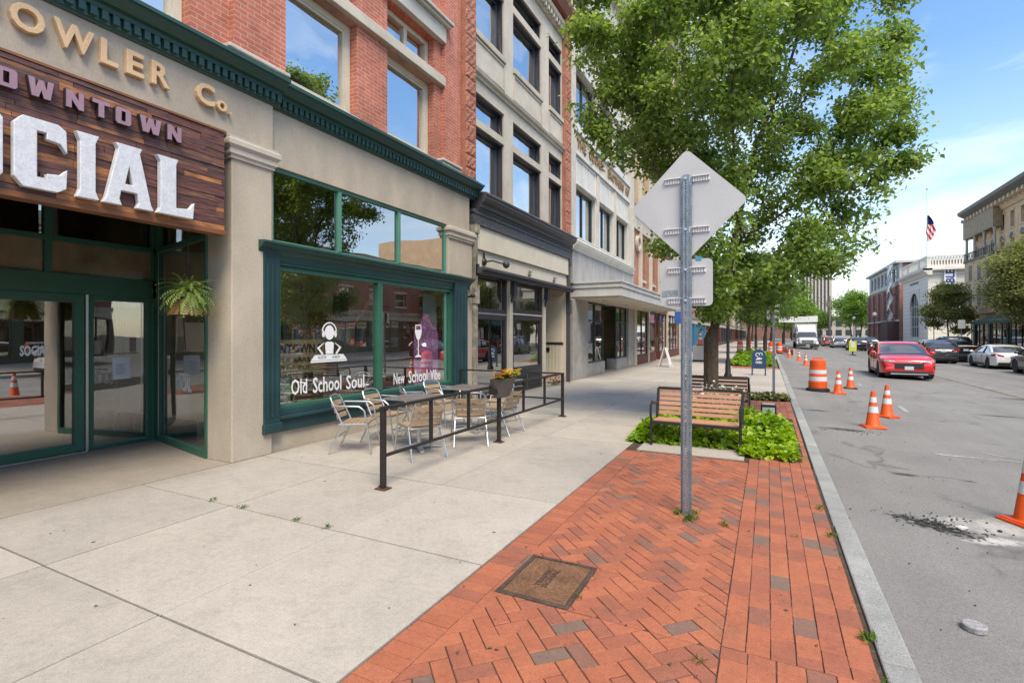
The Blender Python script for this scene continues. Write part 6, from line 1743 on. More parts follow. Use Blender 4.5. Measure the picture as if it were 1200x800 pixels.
# blue planter of red flowers by the cream entry
rf_ = thing('flower_clump', 'low clump of dark red flowers at the foot of the cream entry door', 'plant', (-6.1, 15.2, 0), world=True)
r_ = np.random.default_rng(15)
pts = r_.normal(0, 1, (220, 3))*np.array([.16, .3, .05])+np.array([-6.1, 15.2, .17]); pts[:, 2] = np.abs(pts[:, 2])
leafmesh('blossoms', leafcloud(pts, .05, .5, seed=15), leafmat('dark_red_petal', (.20, .01, .02), (.35, .02, .04), .1), rf_)
pts = r_.normal(0, 1, (160, 3))*np.array([.15, .28, .03])+np.array([-6.1, 15.2, .08]); pts[:, 2] = np.abs(pts[:, 2])
leafmesh('foliage', leafcloud(pts, .06, .5, seed=16), leafmat('pansy_leaf', (.1, .1, .1), (.1, .1, .1)), rf_)
# ================================================================== vehicles (local +y is forward)
def interp(pts, y):
    pts = sorted(pts)
    if y <= pts[0][0]: return pts[0][1]
    for (a, p), (b, q) in zip(pts, pts[1:]):
        if y <= b:
            s = (y-a)/(b-a); return p+(q-p)*s
    return pts[-1][1]
def smooth_pts(pts, n=3):
    pts = sorted(pts)
    for _ in range(n):
        o = [pts[0]]
        for a, b in zip(pts, pts[1:]): o += [(a[0]*.75+b[0]*.25, a[1]*.75+b[1]*.25), (a[0]*.25+b[0]*.75, a[1]*.25+b[1]*.75)]
        o.append(pts[-1]); pts = o
    return pts
def car_paint(name, col, metal=.25):
    return mat(name, col, .28, metal, var=.04, scale=2, fine=.02, bump=0, coat=1.0)
tail_red = mat('tail_lamp_red', (.45, .01, .01), .25, coat=.5, bump=0)
lens = mat('headlamp_lens', (.62, .64, .66), .12, .2, coat=1, bump=0, var=.3, scale=20)
plate_m = mat('licence_plate', (.62, .64, .68), .5, bump=0)
blackp = mat('black_trim', (.02, .02, .022), .4, bump=0)
def car(name, label, cat, loc, rz, paint, P, group=None):
    loc = (loc[0], loc[1], crown_z(loc[0])-.003)
    t = thing(name, label, cat, loc, rz, group)
    L_, Wd, H, wb, r = P['L'], P['W'], P['H'], P['wb'], P['r']; hw = Wd/2
    top = smooth_pts(P['top']); roof = smooth_pts(P['roof'], 2)
    zb = .26*P.get('lift', 1)
    def half(y):
        e = (abs(y)/(L_/2)); return hw*(1-.16*max(0, (e-.72)/.28)**2.2)-(.0)
    ys = sorted(set([round(v, 3) for v in np.linspace(-L_/2, L_/2, 74)]))
    secs = []
    for y in ys:
        zt = interp(top, y); w = half(y)
        ez = max(0, (abs(y)-(L_/2-.16))/.16)
        b0 = zb+.10*ez**2
        for yw in (-wb/2, wb/2):
            dd_ = (r+.055)**2-(y-yw)**2
            if dd_ > 0: b0 = max(b0, r+sqrt(dd_)-.01)
        b0 = min(b0, zt-.14); zm = b0+(zt-.13-b0)*.5
        half_ = [(w*.93, b0), (w*.99, b0+.02), (w*1.0, zm), (w*.985, zt-.13), (w*.955, zt-.055), (w*.86, zt-.012), (w*.5, zt+.012)]
        secs.append([(x, y, z) for x, z in half_]+[(0, y, zt+.02)]+[(-x, y, z) for x, z in half_[::-1]])
    g = MB(); g.loft(secs); body = g.build('body', paint, t, smooth=True, angle=50)
    # greenhouse
    belt = P['belt']; wbt, wtp = hw-.075, hw-P.get('tumble', .27)
    y0, y1 = roof[0][0], roof[-1][0]
    def hs(zr): return wbt-(wbt-wtp)*max(0, min(1, (zr-belt)/(H-belt)))
    secs = []; gy = [y0+(y1-y0)*k/30 for k in range(31)]
    for y in gy:
        zr = max(interp(roof, y), belt+.005); x = hs(zr)
        h_ = [(wbt, belt-.06), (x+.012, zr-.05*min(1, (zr-belt)/.2)), (x-.06, zr), (x*.5, zr+.018)]
        secs.append([(a, y, b_) for a, b_ in h_]+[(0, y, zr+.025)]+[(-a, y, b_) for a, b_ in h_[::-1]])
    g = MB(); g.loft(secs); g.build('window_glass', gl_car_solid, t, smooth=True, angle=40)
    ra, rb = P['roofspan']
    secs = []
    for y in np.linspace(ra, rb, 14):
        zr = interp(roof, y); x = hs(zr)
        h_ = [(x+.035, zr-.085), (x+.022, zr-.04), (x-.05, zr+.014), (x*.5, zr+.032)]
        secs.append([(a, y, b_) for a, b_ in h_]+[(0, y, zr+.04)]+[(-a, y, b_) for a, b_ in h_[::-1]]+[(-x*.5, y, zr+.0), (0, y, zr+.01), (x*.5, y, zr+.0)])
    g = MB(); g.loft(secs); g.build('roof', paint, t, smooth=True, angle=50)
    for s in (-1, 1):
        g = MB()
        def path(ya, yb, n=6): return [(s*(hs(max(interp(roof, q), belt))+.012), q, max(interp(roof, q), belt)-.025) for q in np.linspace(ya, yb, n)]
        g.tube(path(y1-.02, rb), .035, 6); g.tube(path(y0+.04, ra), P.get('cp', .06), 6); g.build('pillar', paint, t, smooth=True)
        g = MB(); yb = (ra+rb)/2+.02; zr = interp(roof, yb); g.tube([(s*(wbt+.008), yb, belt-.02), (s*(hs(zr)+.012), yb-.05, zr-.06)], .035, 5); g.build('door_pillar', blackp, t)
        g = MB(); g.box(s*(wbt+.0), s*(wbt+.035), y0+.25, y1-.1, belt-.05, belt-.015); g.build('belt_trim', blackp, t)
        # door seams and handles
        g = MB(); ysm = (ra+rb)/2+.02
        for q in (ysm+.95, ysm, ysm-.85):
            if abs(q) < L_/2-.3: g.box(s*(half(q)*.9), s*(half(q)*1.0+.003), q-.006, q+.006, zb+.16, belt-.08)
        g.build('door_seam', blackp, t)
        for q in (ysm+.15, ysm-.75):
            g = MB(); g.box(s*(hw*.97), s*(hw+.025), q-.1, q+.08, belt-.22, belt-.19); g.build('door_handle', paint, t, bevel=.008)
        g = MB(); g.box(s*(hw*.9), s*(hw*1.0+.008), -wb/2+r+.12, wb/2-r-.12, zb-.02, zb+.13); g.build('sill', blackp, t, bevel=.01)
        ym = y1-.32
        g = MB(); g.blob((s*(hw+.10), ym, belt+.06), (.11, .06, .075), 10, 6); g.tube([(s*(wbt), ym, belt), (s*(hw+.06), ym, belt+.04)], .02, 5); g.build('mirror', paint, t, smooth=True)
        for yw in (-wb/2, wb/2):
            x = s*(hw-.115)
            g = MB(); prof = [(r*.66, -.105), (r*.92, -.11), (r, -.08), (r, .08), (r*.92, .11), (r*.66, .105)]
            g.lathe([(a, x+b_) for a, b_ in prof], (0, yw, r), 28, 'x'); tyre = g.build('wheel', rubber, t, smooth=True)
            g = MB(); xo = x+s*.085
            g.lathe([(r*.67, xo-s*.03), (r*.66, xo+s*.02), (r*.60, xo+s*.012), (r*.58, xo-s*.05), (.001, xo-s*.05)], (0, yw, r), 28, 'x')
            g.lathe([(.075, xo-s*.02), (.07, xo+s*.012), (.001, xo+s*.014)], (0, yw, r), 12, 'x')
            for k in range(5):
                a = k*2*pi/5+.3; c_, s_ = cos(a), sin(a)
                q = [(.05, -.035), (.05, .035), (r*.61, .055), (r*.61, .02), (r*.4, .0), (r*.61, -.02), (r*.61, -.055)]
                g.prism([(yw+u*c_-v*s_, r+u*s_+v*c_) for u, v in q], 'x', xo-s*.03, xo+s*.006)
            g.build('rim', P.get('rim', alu), tyre)
            g = MB(); g.lathe([(r+.05, s*(hw-.28)), (r+.05, s*(hw-.27)), (.001, s*(hw-.27))], (0, yw, r+.01), 20, 'x'); g.build('wheel_well', blackp, t)
    F_ = L_/2; B_ = -L_/2
    zt = interp(top, F_-.15)
    # front
    g = MB(); g.box(-hw*.52, hw*.52, F_-.12, F_+.012, P['gz'][0], P['gz'][1]); gr = g.build('grille', blackp, t, bevel=.03)
    g = MB()
    for k in range(4): z = P['gz'][0]+.05+(P['gz'][1]-P['gz'][0]-.08)*k/3; g.box(-hw*.5, hw*.5, F_+.010, F_+.018, z-.006, z+.006)
    g.build('grille_bar', iron_grey, gr)
    g = MB(); g.box(-hw*.70, hw*.70, F_-.15, F_+.008, .27, .38); g.build('lower_intake', blackp, t, bevel=.03)
    g = MB(); g.box(-hw*.66, hw*.66, F_-.1, F_+.022, .235, .272); g.build('skid_strip', alu, t, bevel=.008)
    g = MB(); g.blob((0, F_+.018, P['gz'][1]+.03), (.075, .01, .025), 8, 4); g.build('badge', chrome, t)
    for s in (-1, 1):
        g = MB(); hz_ = P['hz']
        g.loft([[(s*x, y, z0), (s*x, y-.05, z0), (s*x, y-.05, z1), (s*x, y-.015, z1)] for x, y, z0, z1 in ((hw*.50, F_+.012, hz_, hz_+.05), (hw*.70, F_-.015, hz_-.01, hz_+.075), (hw*.87, F_-.11, hz_, hz_+.10), (hw*.965, F_-.34, hz_+.04, hz_+.115))])
        g.build('headlight', lens, t)
        g = MB(); g.blob((s*hw*.80, F_-.055, hz_-.20), (.10, .05, .075), 10, 6); g.build('fog_light', blackp, t)
        g = MB(); tz = P['tz']
        g.loft([[(s*x, y, tz), (s*x, y+.06, tz), (s*x, y+.06, tz+h), (s*x, y+.015, tz+h)] for x, y, h in ((hw*.48, B_-.012, .05), (hw*.75, B_+.025, .13), (hw*.90, B_+.12, .16), (hw*.99, B_+.36, .10))]); g.build('taillight', tail_red, t)
    g = MB(); g.box(-.155, .155, F_+.02, F_+.03, P['gz'][0]-.03, P['gz'][0]+.12); g.build('licence_plate', plate_m, t)
    g = MB(); g.box(-.155, .155, B_-.02, B_-.008, P['tz']-.10, P['tz']+.05); g.build('licence_plate', plate_m, t)
    g = MB(); g.box(-hw*.78, hw*.78, B_-.015, B_+.12, zb, zb+.22); g.build('rear_bumper', P.get('bump', blackp), t, bevel=.03)
    g = MB(); g.box(-hw*.8, hw*.8, B_+.3, F_-.3, .15, zb+.1); g.build('underbody', blackp, t)
    return t
# car glass: opaque, dark and glossy
gl_car_solid = mat('dark_car_glass', (.018, .022, .026), .04, 0, var=.1, bump=0, spec=1.0, coat=1.0, fine=0)
SUV = dict(L=4.85, W=1.95, H=1.68, wb=2.86, r=.37, belt=1.08, lift=1.0, top=[(-2.425, .80), (-2.36, 1.0), (-2.15, 1.08), (1.0, 1.08), (1.25, 1.05), (2.15, .93), (2.36, .82), (2.425, .62)],
           roof=[(-2.30, 1.08), (-1.75, 1.5), (-1.2, 1.64), (-.3, 1.68), (.2, 1.63), (1.15, 1.07)], roofspan=(-1.75, .25), gz=(.48, .74), hz=.76, tz=.92)
CUV = dict(L=4.6, W=1.88, H=1.68, wb=2.7, r=.36, belt=1.05, top=[(-2.3, .75), (-2.25, 1.0), (-2.1, 1.06), (1.0, 1.05), (1.2, 1.02), (2.05, .92), (2.25, .78), (2.3, .6)],
           roof=[(-2.28, 1.05), (-1.95, 1.52), (-1.6, 1.64), (-.3, 1.68), (.2, 1.62), (1.1, 1.04)], roofspan=(-1.95, .25), gz=(.5, .72), hz=.74, tz=.90)
SED = dict(L=4.85, W=1.86, H=1.44, wb=2.83, r=.34, belt=.94, lift=.8, tumble=.30, top=[(-2.425, .68), (-2.38, .93), (-2.2, .99), (-1.6, .98), (1.0, .93), (1.2, .92), (2.1, .78), (2.36, .66), (2.425, .48)],
           roof=[(-2.0, .96), (-1.35, 1.30), (-.9, 1.41), (-.3, 1.44), (.2, 1.38), (1.2, .92)], roofspan=(-1.25, .2), gz=(.36, .60), hz=.60, tz=.78)
PUP = dict(L=5.8, W=2.02, H=1.90, wb=3.65, r=.41, belt=1.28, lift=1.5, tumble=.22, top=[(-2.9, 1.2), (-2.88, 1.27), (-2.8, 1.28), (1.3, 1.27), (1.6, 1.24), (2.6, 1.16), (2.85, 1.05), (2.9, .8)],
           roof=[(-.95, 1.28), (-.85, 1.75), (-.6, 1.88), (.3, 1.90), (.7, 1.83), (1.5, 1.26)], roofspan=(-.85, .75), gz=(.65, 1.02), hz=.95, tz=.95)
red = car_paint('red_car_paint', (.70, .012, .014), .0)
SUVR = None
wht = car_paint('white_car_paint', (.74, .74, .73), 0)
blk_ = car_paint('black_car_paint', (.012, .012, .014))
navy = car_paint('navy_car_paint', (.015, .02, .045))
dgrey = car_paint('dark_grey_car_paint', (.045, .048, .052))
silver = car_paint('silver_car_paint', (.45, .46, .47), .6)
orng = car_paint('orange_red_car_paint', (.50, .08, .03))
pkg = 'cars parked along the far kerb'
car('parked_car', 'bright red crossover driving in the near lane towards the cones', 'car', (5.42, 29.2, RZ+.02), pi+radians(-2), red, dict(SUV, H=1.58, gz=(.46, .72), hz=.76, top=[(-2.425, .80), (-2.36, .98), (-2.15, 1.05), (1.0, 1.05), (1.25, 1.03), (2.15, .94), (2.36, .84), (2.425, .64)], belt=1.05, tumble=.24, roof=[(-2.30, 1.05), (-1.75, 1.42), (-1.2, 1.54), (-.3, 1.58), (.2, 1.53), (1.2, 1.04)])).name = 'red_car'
car('parked_car', 'white sedan seen from its rear left, at the far kerb right of the pickup', 'car', (12.9, 42.3, RZ), 0, wht, SED, pkg)
car('parked_car', 'dark navy car at the far kerb directly behind the white sedan', 'car', (12.9, 35.6, RZ), 0, navy, dict(CUV, H=1.6), pkg)
pk_ = car('parked_pickup', 'black pickup truck with bright red tail lamp, parked left of the white sedan', 'pickup truck', (13.0, 51.3, RZ), 0, blk_, PUP, pkg)
g = MB(); g.box(-.82, .82, -2.75, -1.05, 1.283, 1.305); g.build('bed_opening', rubber, pk_)
for s in (-1, 1): g = MB(); g.box(s*.86, s*1.02, -2.93, -2.84, .85, 1.22); g.build('taillight', tail_red, pk_, bevel=.01)
car('moving_car', 'dark grey crossover seen from behind, just right of the red car', 'car', (11.1, 48.3, RZ+.01), 0, dgrey, dict(SUV, H=1.72))
car('parked_car', 'black crossover in the far row facing away, behind the yellow paddle and nearer of two', 'car', (10.0, 77.5, RZ), 0, blk_, CUV, pkg)
car('parked_car', 'black car in the far row just left of the brick office entrance', 'car', (12.3, 84.5, RZ), 0, navy, dict(CUV, H=1.75), pkg)
car('parked_car', 'silver crossover between the orange-red car and the black crossover in the distance', 'car', (9.3, 89, RZ), 0, silver, CUV, pkg)
car('parked_car', 'orange-red car in the distance right of the box truck', 'car', (8.9, 98, RZ), 0, orng, CUV, pkg)
car('parked_car', 'farthest dark car in the distance next to the box truck', 'car', (8.9, 112, RZ), 0, dgrey, CUV, pkg)
car('parked_car', 'white car far down the street glimpsed between the truck and the orange-red car', 'car', (9.4, 122, RZ), pi, wht, SED, pkg)
# across the road, mirrored in the glass
car('parked_car', 'white crossover parked across the road, mirrored in the entrance door', 'car', (12.9, -4.2, RZ), 0, wht, CUV, pkg)
car('parked_car', 'white crossover parked across the road, mirrored behind the record player figure', 'car', (12.9, 13.6, RZ), 0, wht, CUV, pkg)
car('parked_car', 'silver crossover parked across the road, mirrored in the right shop window', 'car', (12.9, 19.6, RZ), 0, silver, CUV, pkg)

# box truck facing the camera
tk = thing('box_truck', 'white box truck with long bonnet driving up the near lane', 'truck', (4.35, 74, crown_z(4.35)-.01), pi)
wpt = mat('truck_white', (.76, .77, .77), .35, var=.06, bump=0, coat=.5, dirt=.06)
g = MB(); g.box(-1.25, 1.25, -8.6, -1.75, 1.15, 3.75); g.build('cargo_box', mat('box_grey_white', (.52, .53, .50), .5, var=.1, dirt=.2), tk, bevel=.03)
g = MB(); g.loft([[(x*w, y, z) for x, z in ((-1, z0), (1, z0), (1, z1), (-1, z1))] for y, w, z0, z1 in ((-1.6, 1.16, .8, 2.55), (-.3, 1.16, .8, 2.55), (.05, 1.10, .8, 2.5))]); g.box(-1.14, 1.14, -.31, .7, .8, 1.55)
g.build('cab', wpt, tk, bevel=.06)
g = MB(); g.loft([[(-w, y, .85), (w, y, .85), (w*.96, y, z*.95), (w*.8, y, z), (-w*.8, y, z), (-w*.96, y, z*.95)] for y, w, z in ((.5, 1.0, 1.75), (1.2, .98, 1.66), (1.9, .92, 1.52), (2.05, .85, 1.40))]); g.build('bonnet', wpt, tk, bevel=.04)
g = MB(); g.loft([[(-w, y, 2.5), (w, y, 2.5), (w*.92, y, z), (-w*.92, y, z)] for y, w, z in ((-1.6, 1.12, 3.6), (-.9, 1.10, 3.5), (.0, 1.0, 2.75), (.1, .98, 2.52))]); g.build('wind_fairing', wpt, tk, bevel=.04)
g = MB(); g.loft([[(-w, y, z), (w, y, z), (w, y+.04, z), (-w, y+.04, z)] for y, w, z in ((.62, 1.02, 1.72), (.09, .96, 2.42))]); g.build('windscreen', gl_car_solid, tk)
g = MB(); g.box(-.62, .62, 2.0, 2.08, .95, 1.38); gg = g.build('grille', iron_grey, tk, bevel=.02)
g = MB()
for k in range(5): g.box(-.58, .58, 2.081, 2.095, 1.0+k*.08, 1.03+k*.08)
g.build('grille_bar', chrome, gg)
g = MB(); g.box(-1.22, 1.22, 1.85, 2.2, .42, .82); g.build('bumper', mat('dark_bumper', (.05, .05, .055), .5), tk, bevel=.05)
g = MB(); g.box(-.2, .2, 2.201, 2.21, .52, .68); g.build('licence_plate', plate_m, tk)
for s in (-1, 1):
    g = MB(); g.blob((s*.85, 1.98, 1.13), (.15, .09, .14), 10, 6); g.build('headlight', lens, tk)
    g = MB(); g.lathe([(.0, 0)]*0+[(.62, s*.78), (.66, s*.80), (.66, s*1.15), (.6, s*1.18)], (0, 1.15, .5), 20, 'x'); g.build('mudguard', wpt, tk, smooth=True)
    g = MB(); g.box(s*1.2, s*1.5, .25, .33, 1.65, 2.3); g.tube([(s*1.1, .1, 2.3), (s*1.35, .28, 2.35)], .02, 5); g.build('mirror', iron_black, tk)
    for yw in (1.15, -6.2, -7.3):
        g = MB(); g.lathe([(.3, s*.86), (.48, s*.85), (.5, s*.9), (.5, s*1.18), (.47, s*1.21), (.3, s*1.2)], (0, yw, .5), 22, 'x'); o = g.build('wheel', rubber, tk, smooth=True)
        g = MB(); g.lathe([(.31, s*1.18), (.28, s*1.205), (.12, s*1.12), (.001, s*1.16)], (0, yw, .5), 16, 'x'); g.build('rim', alu, o)
g = MB(); g.box(-.5, .5, -8.5, 1.8, .6, 1.1); g.build('chassis', blackp, tk)

tk.scale = (1, 1, .86)
# ================================================================== trees
def grow(base, h0, attract, step=.28, infl=2.2, kill=.5, iters=90, r0=.15, lean=(0, 0)):
    nodes = [np.array(base, float)]; par = [-1]
    n0 = int(h0/step)
    for k in range(n0):
        nodes.append(nodes[-1]+np.array([lean[0]*step, lean[1]*step, step])); par.append(len(nodes)-2)
    A = np.array(attract); alive = np.ones(len(A), bool)
    P = np.array(nodes)
    for it in range(iters):
        if not alive.any(): break
        Aa = A[alive]
        D = np.linalg.norm(Aa[:, None, :]-P[None, :, :], axis=2)
        near = D.argmin(1); dist = D.min(1)
        sel = dist < (infl if it > 12 else 6)
        new = []
        for i in np.unique(near[sel]):
            v = (Aa[sel & (near == i)]-P[i]); v = v/np.linalg.norm(v, axis=1)[:, None]; d = v.sum(0)+np.array([0, 0, .25])+rng.normal(0, .12, 3); d /= np.linalg.norm(d)+1e-9
            q = P[i]+d*step
            new.append(q); par.append(int(i))
        if not new: break
        P = np.vstack([P, np.array(new)])
        D2 = np.linalg.norm(Aa[:, None, :]-np.array(new)[None], axis=2).min(1)
        idx = np.where(alive)[0]; alive[idx[D2 < kill]] = False
    n = len(P); kids = [[] for _ in range(n)]
    for i, p in enumerate(par):
        if p >= 0: kids[p].append(i)
    rad = np.zeros(n)
    for i in range(n-1, -1, -1):
        rad[i] = .011 if not kids[i] else (sum(rad[k]**2.1 for k in kids[i]))**(1/2.1)
    rad *= r0/rad[0]; rad = np.where(np.arange(n) > n0, rad*.62, rad); rad = np.maximum(rad, .006)
    return P, par, kids, rad
def branch_mesh(P, par, kids, rad, minr=0):
    g = MB(); vs = []; done = set()
    for i in range(len(P)):
        ks = sorted(kids[i], key=lambda k: -rad[k])
        starts = [k for k in ks[1:]] if i else ks
        for s in starts:
            chain = [i, s]; c = s
            while kids[c]:
                c = max(kids[c], key=lambda k: rad[k]); chain.append(c)
            if rad[s] < minr: continue
            rr = [min(rad[chain[0]], rad[chain[1]]*1.15) if i else rad[0]*1.15]+[rad[k] for k in chain[1:]]
            sides = 10 if rad[s] > .05 else 5 if rad[s] > .015 else 3
            g.tube([P[k] for k in chain], rr, sides, cap=False)
    return g
bark = mat('brown_bark', (.12, .085, .055), .9, var=.4, scale=6, fine=.35, fscale=40, bump=.9, bscale=22, stretch=(1, 1, .35))
def tree(name, label, base, h0, attract, nleaf, lsize, m, r0=.14, group=None, spread=.16, step=.28, kill=.5, infl=2.2, minr=.0, droop=.25, clump=1.0, seed=1, kids_depth=2, extra_tips=None):
    P, par, kids, rad = grow((base[0], base[1], base[2]-(.3 if base[0] > 10 else 0)), h0, attract, step, infl, kill, r0=r0)
    t = thing(name, label, 'tree', base, world=True, group=group)
    branch_mesh(P, par, kids, rad, minr).build('trunk', bark, t, smooth=True, fix=False)
    r = np.random.default_rng(seed)
    tips = [i for i in range(len(P)) if rad[i] < r0*.16 and P[i][2] > base[2]+h0*.8]
    if not tips: tips = [i for i in range(len(P)) if not kids[i]]
    T = P[tips]
    # uneven: every twig carries its own amount of leaf
    wgt = np.clip(r.gamma(.8, 1.0, len(T)), .03, 3.5); wgt *= np.array([1.6 if not kids[i] else 1.0 for i in tips]); wgt /= wgt.sum()
    idx = r.choice(len(T), nleaf, p=wgt)
    off = r.normal(0, 1, (nleaf, 3))*np.array([spread, spread, spread*.62])*clump
    pts = T[idx]+off
    v, f = leafcloud(pts, lsize, -.15, droop, .62, seed=seed+3)
    leafmesh('crown', (v, f), m, t)
    return t
def ball_pts(c, r, n, rr):
    v = rr.normal(0, 1, (n, 3)); v /= np.linalg.norm(v, axis=1)[:, None]; v *= rr.uniform(.35, 1, (n, 1))**.5
    return np.array(c)+v*np.array(r)
maple = leafmat('bright_tree_leaf', (.085, .17, .035), (.32, .41, .11), .48, .38, .6)
deep = leafmat('deep_tree_leaf', (.06, .13, .03), (.16, .24, .06), .38)
yel = leafmat('yellow_green_leaf', (.10, .20, .03), (.20, .30, .05), .35)
olive = leafmat('olive_leaf', (.14, .18, .05), (.30, .30, .11), .42)
r_ = np.random.default_rng(12)
TB = (-.95, 10.15, .0)
A_ = []
lobes = [  # centre, radii, points: the crown as it spreads over the walk and the road
 ((-.9, 10.2, 3.9), (1.25, 1.4, .9), 70), ((-1.0, 10.0, 5.2), (1.6, 2.0, 1.0), 120), ((-.6, 10.4, 6.6), (2.5, 2.4, 1.2), 210), ((-.5, 10.2, 8.0), (2.2, 2.1, 1.0), 120),
 ((1.1, 10.9, 5.2), (1.2, 1.2, .55), 70), ((2.05, 11.2, 4.75), (.5, .5, .22), 20), ((1.9, 11.2, 5.45), (.6, .6, .28), 24), ((1.5, 11.1, 6.5), (.9, .9, .5), 45), ((1.9, 11.3, 7.45), (.6, .6, .4), 24), ((1.2, 11.0, 8.0), (.9, .9, .6), 40),
 ((.7, 11.1, 3.7), (1.1, 1.0, .5), 60), ((.45, 11.0, 2.95), (.7, .8, .30), 34), ((-.05, 11.0, 2.45), (.6, .7, .28), 30), ((-.75, 10.4, 2.55), (.8, .7, .32), 34), ((1.85, 11.5, 3.42), (.12, .12, .06), 5), ((1.2, 11.35, 4.2), (.6, .5, .3), 24),
 ((-2.2, 8.9, 5.6), (1.0, .9, .35), 36), ((-2.9, 8.3, 5.6), (.45, .45, .22), 14), ((-2.45, 8.6, 4.85), (.4, .4, .2), 12), ((-2.6, 8.4, 6.7), (.7, .8, .35), 24), ((-1.7, 9.2, 4.5), (.5, .5, .25), 16), ((-1.35, 9.6, 3.95), (.5, .5, .3), 20), ((-1.4, 10.0, 3.1), (.4, .4, .25), 12), ((-3.0, 9.8, 6.9), (.7, .8, .4), 16),
 ((-1.0, 8.5, 6.2), (1.2, .8, 1.0), 60), ((.2, 9.2, 7.2), (1.2, 1.0, 1.0), 50),
 ((-.95, 9.5, 2.5), (.75, .6, .38), 50), ((-.2, 10.0, 2.6), (.8, .7, .45), 60), ((-1.0, 9.4, 3.3), (1.0, .8, .5), 70), ((.3, 10.4, 3.3), (1.1, .9, .6), 80), ((.9, 10.9, 3.0), (.6, .6, .35), 34), ((-.2, 10.6, 2.1), (.6, .6, .22), 34), ((-.7, 11.2, 2.6), (.9, .7, .5), 50),
 ((1.5, 11.0, 4.5), (.8, .7, .4), 44), ((-1.6, 9.0, 5.0), (.8, .8, .35), 30), ((.4, 10.4, 4.6), (1.2, 1.0, .7), 80), ((-2.2, 9.0, 7.4), (1.0, .9, .8), 50),
]
for c_, rr_, n_ in lobes: A_.append(ball_pts(c_, rr_, n_, r_))
A_ = np.vstack(A_)
tree('street_tree', 'largest and nearest street tree, rising from the lime vine bed between the two benches', TB, 1.6, A_, 92000, .094, maple, r0=.13, spread=.15, step=.22, kill=.38, infl=1.9, droop=.35, seed=4)

def simple_tree(name, label, x, y, h, w, m, nleaf, ls, h0=1.8, seed=1, group=None, z=0, r0=.11, shape=1.0, kill=None, nat=160):
    r = np.random.default_rng(seed)
    pts = []
    cz = h0+(h-h0)*.52
    for k in range(7):
        a = r.uniform(0, 6.3); d = w*.26*r.uniform(.3, 1); zz = r.uniform(-.28, .30)*(h-h0)
        s_ = 1-.5*max(0, zz/(h-h0)*2)*shape
        pts.append(ball_pts((x+d*cos(a)*s_, y+d*sin(a)*s_, cz+zz), (w*.28*s_, w*.28*s_, (h-h0)*.22), nat//7, r))
    pts.append(ball_pts((x, y, cz), (w*.43, w*.43, (h-h0)*.46), nat//2, r))
    pts.append(ball_pts((x, y, h-(h-h0)*.18), (w*.16, w*.16, (h-h0)*.17), nat//8, r))
    st = max(.28, h*.035)
    return tree(name, label, (x, y, z), h0*.75, np.vstack(pts), nleaf, ls, m, r0=r0, spread=w*.075, step=st, kill=kill or st*1.7, infl=w*.8, seed=seed, group=group, minr=.012)
simple_tree('street_tree', 'second street tree in the far planting bed behind the blue standing board', -.95, 30.5, 6.4, 4.6, deep, 9000, .15, 1.9, 31)
simple_tree('street_tree', 'thin trunked street tree beside the second tree, in the same far bed', -.15, 33.5, 6.2, 4.0, deep, 7000, .16, 2.0, 32)
simple_tree('street_tree', 'street tree on the left walk beyond the far bed', -.9, 47, 7.0, 5, deep, 6000, .2, 2.1, 33)
simple_tree('street_tree', 'street tree at the left kerb behind the box truck', .3, 66, 8.5, 7, yel, 7000, .26, 2.1, 34)
simple_tree('street_tree', 'narrow dark green tree in front of the white bank', 15.9, 64, 6.6, 4.6, olive, 20000, .2, 1.0, 35)
simple_tree('street_tree', 'broad olive green tree in front of the tan apartment building', 17.0, 49.5, 8.8, 6.4, olive, 34000, .19, 1.3, 36, nat=320)
simple_tree('street_tree', 'olive green tree farthest right, before the tan apartment building', 17.4, 43, 7.0, 5.0, olive, 16000, .2, 2.0, 37)
far = [(2.2, 92, 11, 10, yel), (5.5, 150, 12.5, 13, yel), (8.5, 175, 12, 13, yel), (18.2, 135, 11, 8.5, yel), (18.5, 150, 13, 11, maple), (22, 170, 13, 12, yel), (-3, 120, 13, 12, deep), (1.0, 140, 14, 14, yel), (14, 178, 8.5, 8, deep), (27, 200, 13, 14, deep), (7.5, 215, 11, 14, deep)]
lbls = ['yellow green tree behind the box truck, left of the street', 'far bright tree directly above the white street banner', 'far tree at the foot of the office tower, left of the wooden pole', 'bright green tree touching the left end of the brick office block',
        'large bright tree standing left of the brick office block', 'bright tree behind the large one by the brick office block', 'dark tree at the end of the left row of shops', 'far yellow green tree left above the white banner', 'low dark tree behind the far parked cars', 'dark tree far behind the brick office block', 'dark tree far behind the white banner']
for k, ((x, y, h, w, m_), lb) in enumerate(zip(far, lbls)):
    simple_tree('far_tree', lb, x, y, h, w, m_, 5000, .45, 2.4, 50+k, 'trees at the end of the street', r0=.22, nat=120)
simple_tree('street_tree', 'tree on the opposite walk, mirrored in the upper shop windows', 16.2, 24, 7.0, 5, deep, 6000, .2, 2.2, 71)
simple_tree('street_tree', 'tree on the opposite walk behind the camera, mirrored in the entrance glass', 16.2, -8, 8, 6, deep, 5000, .2, 2.2, 72)

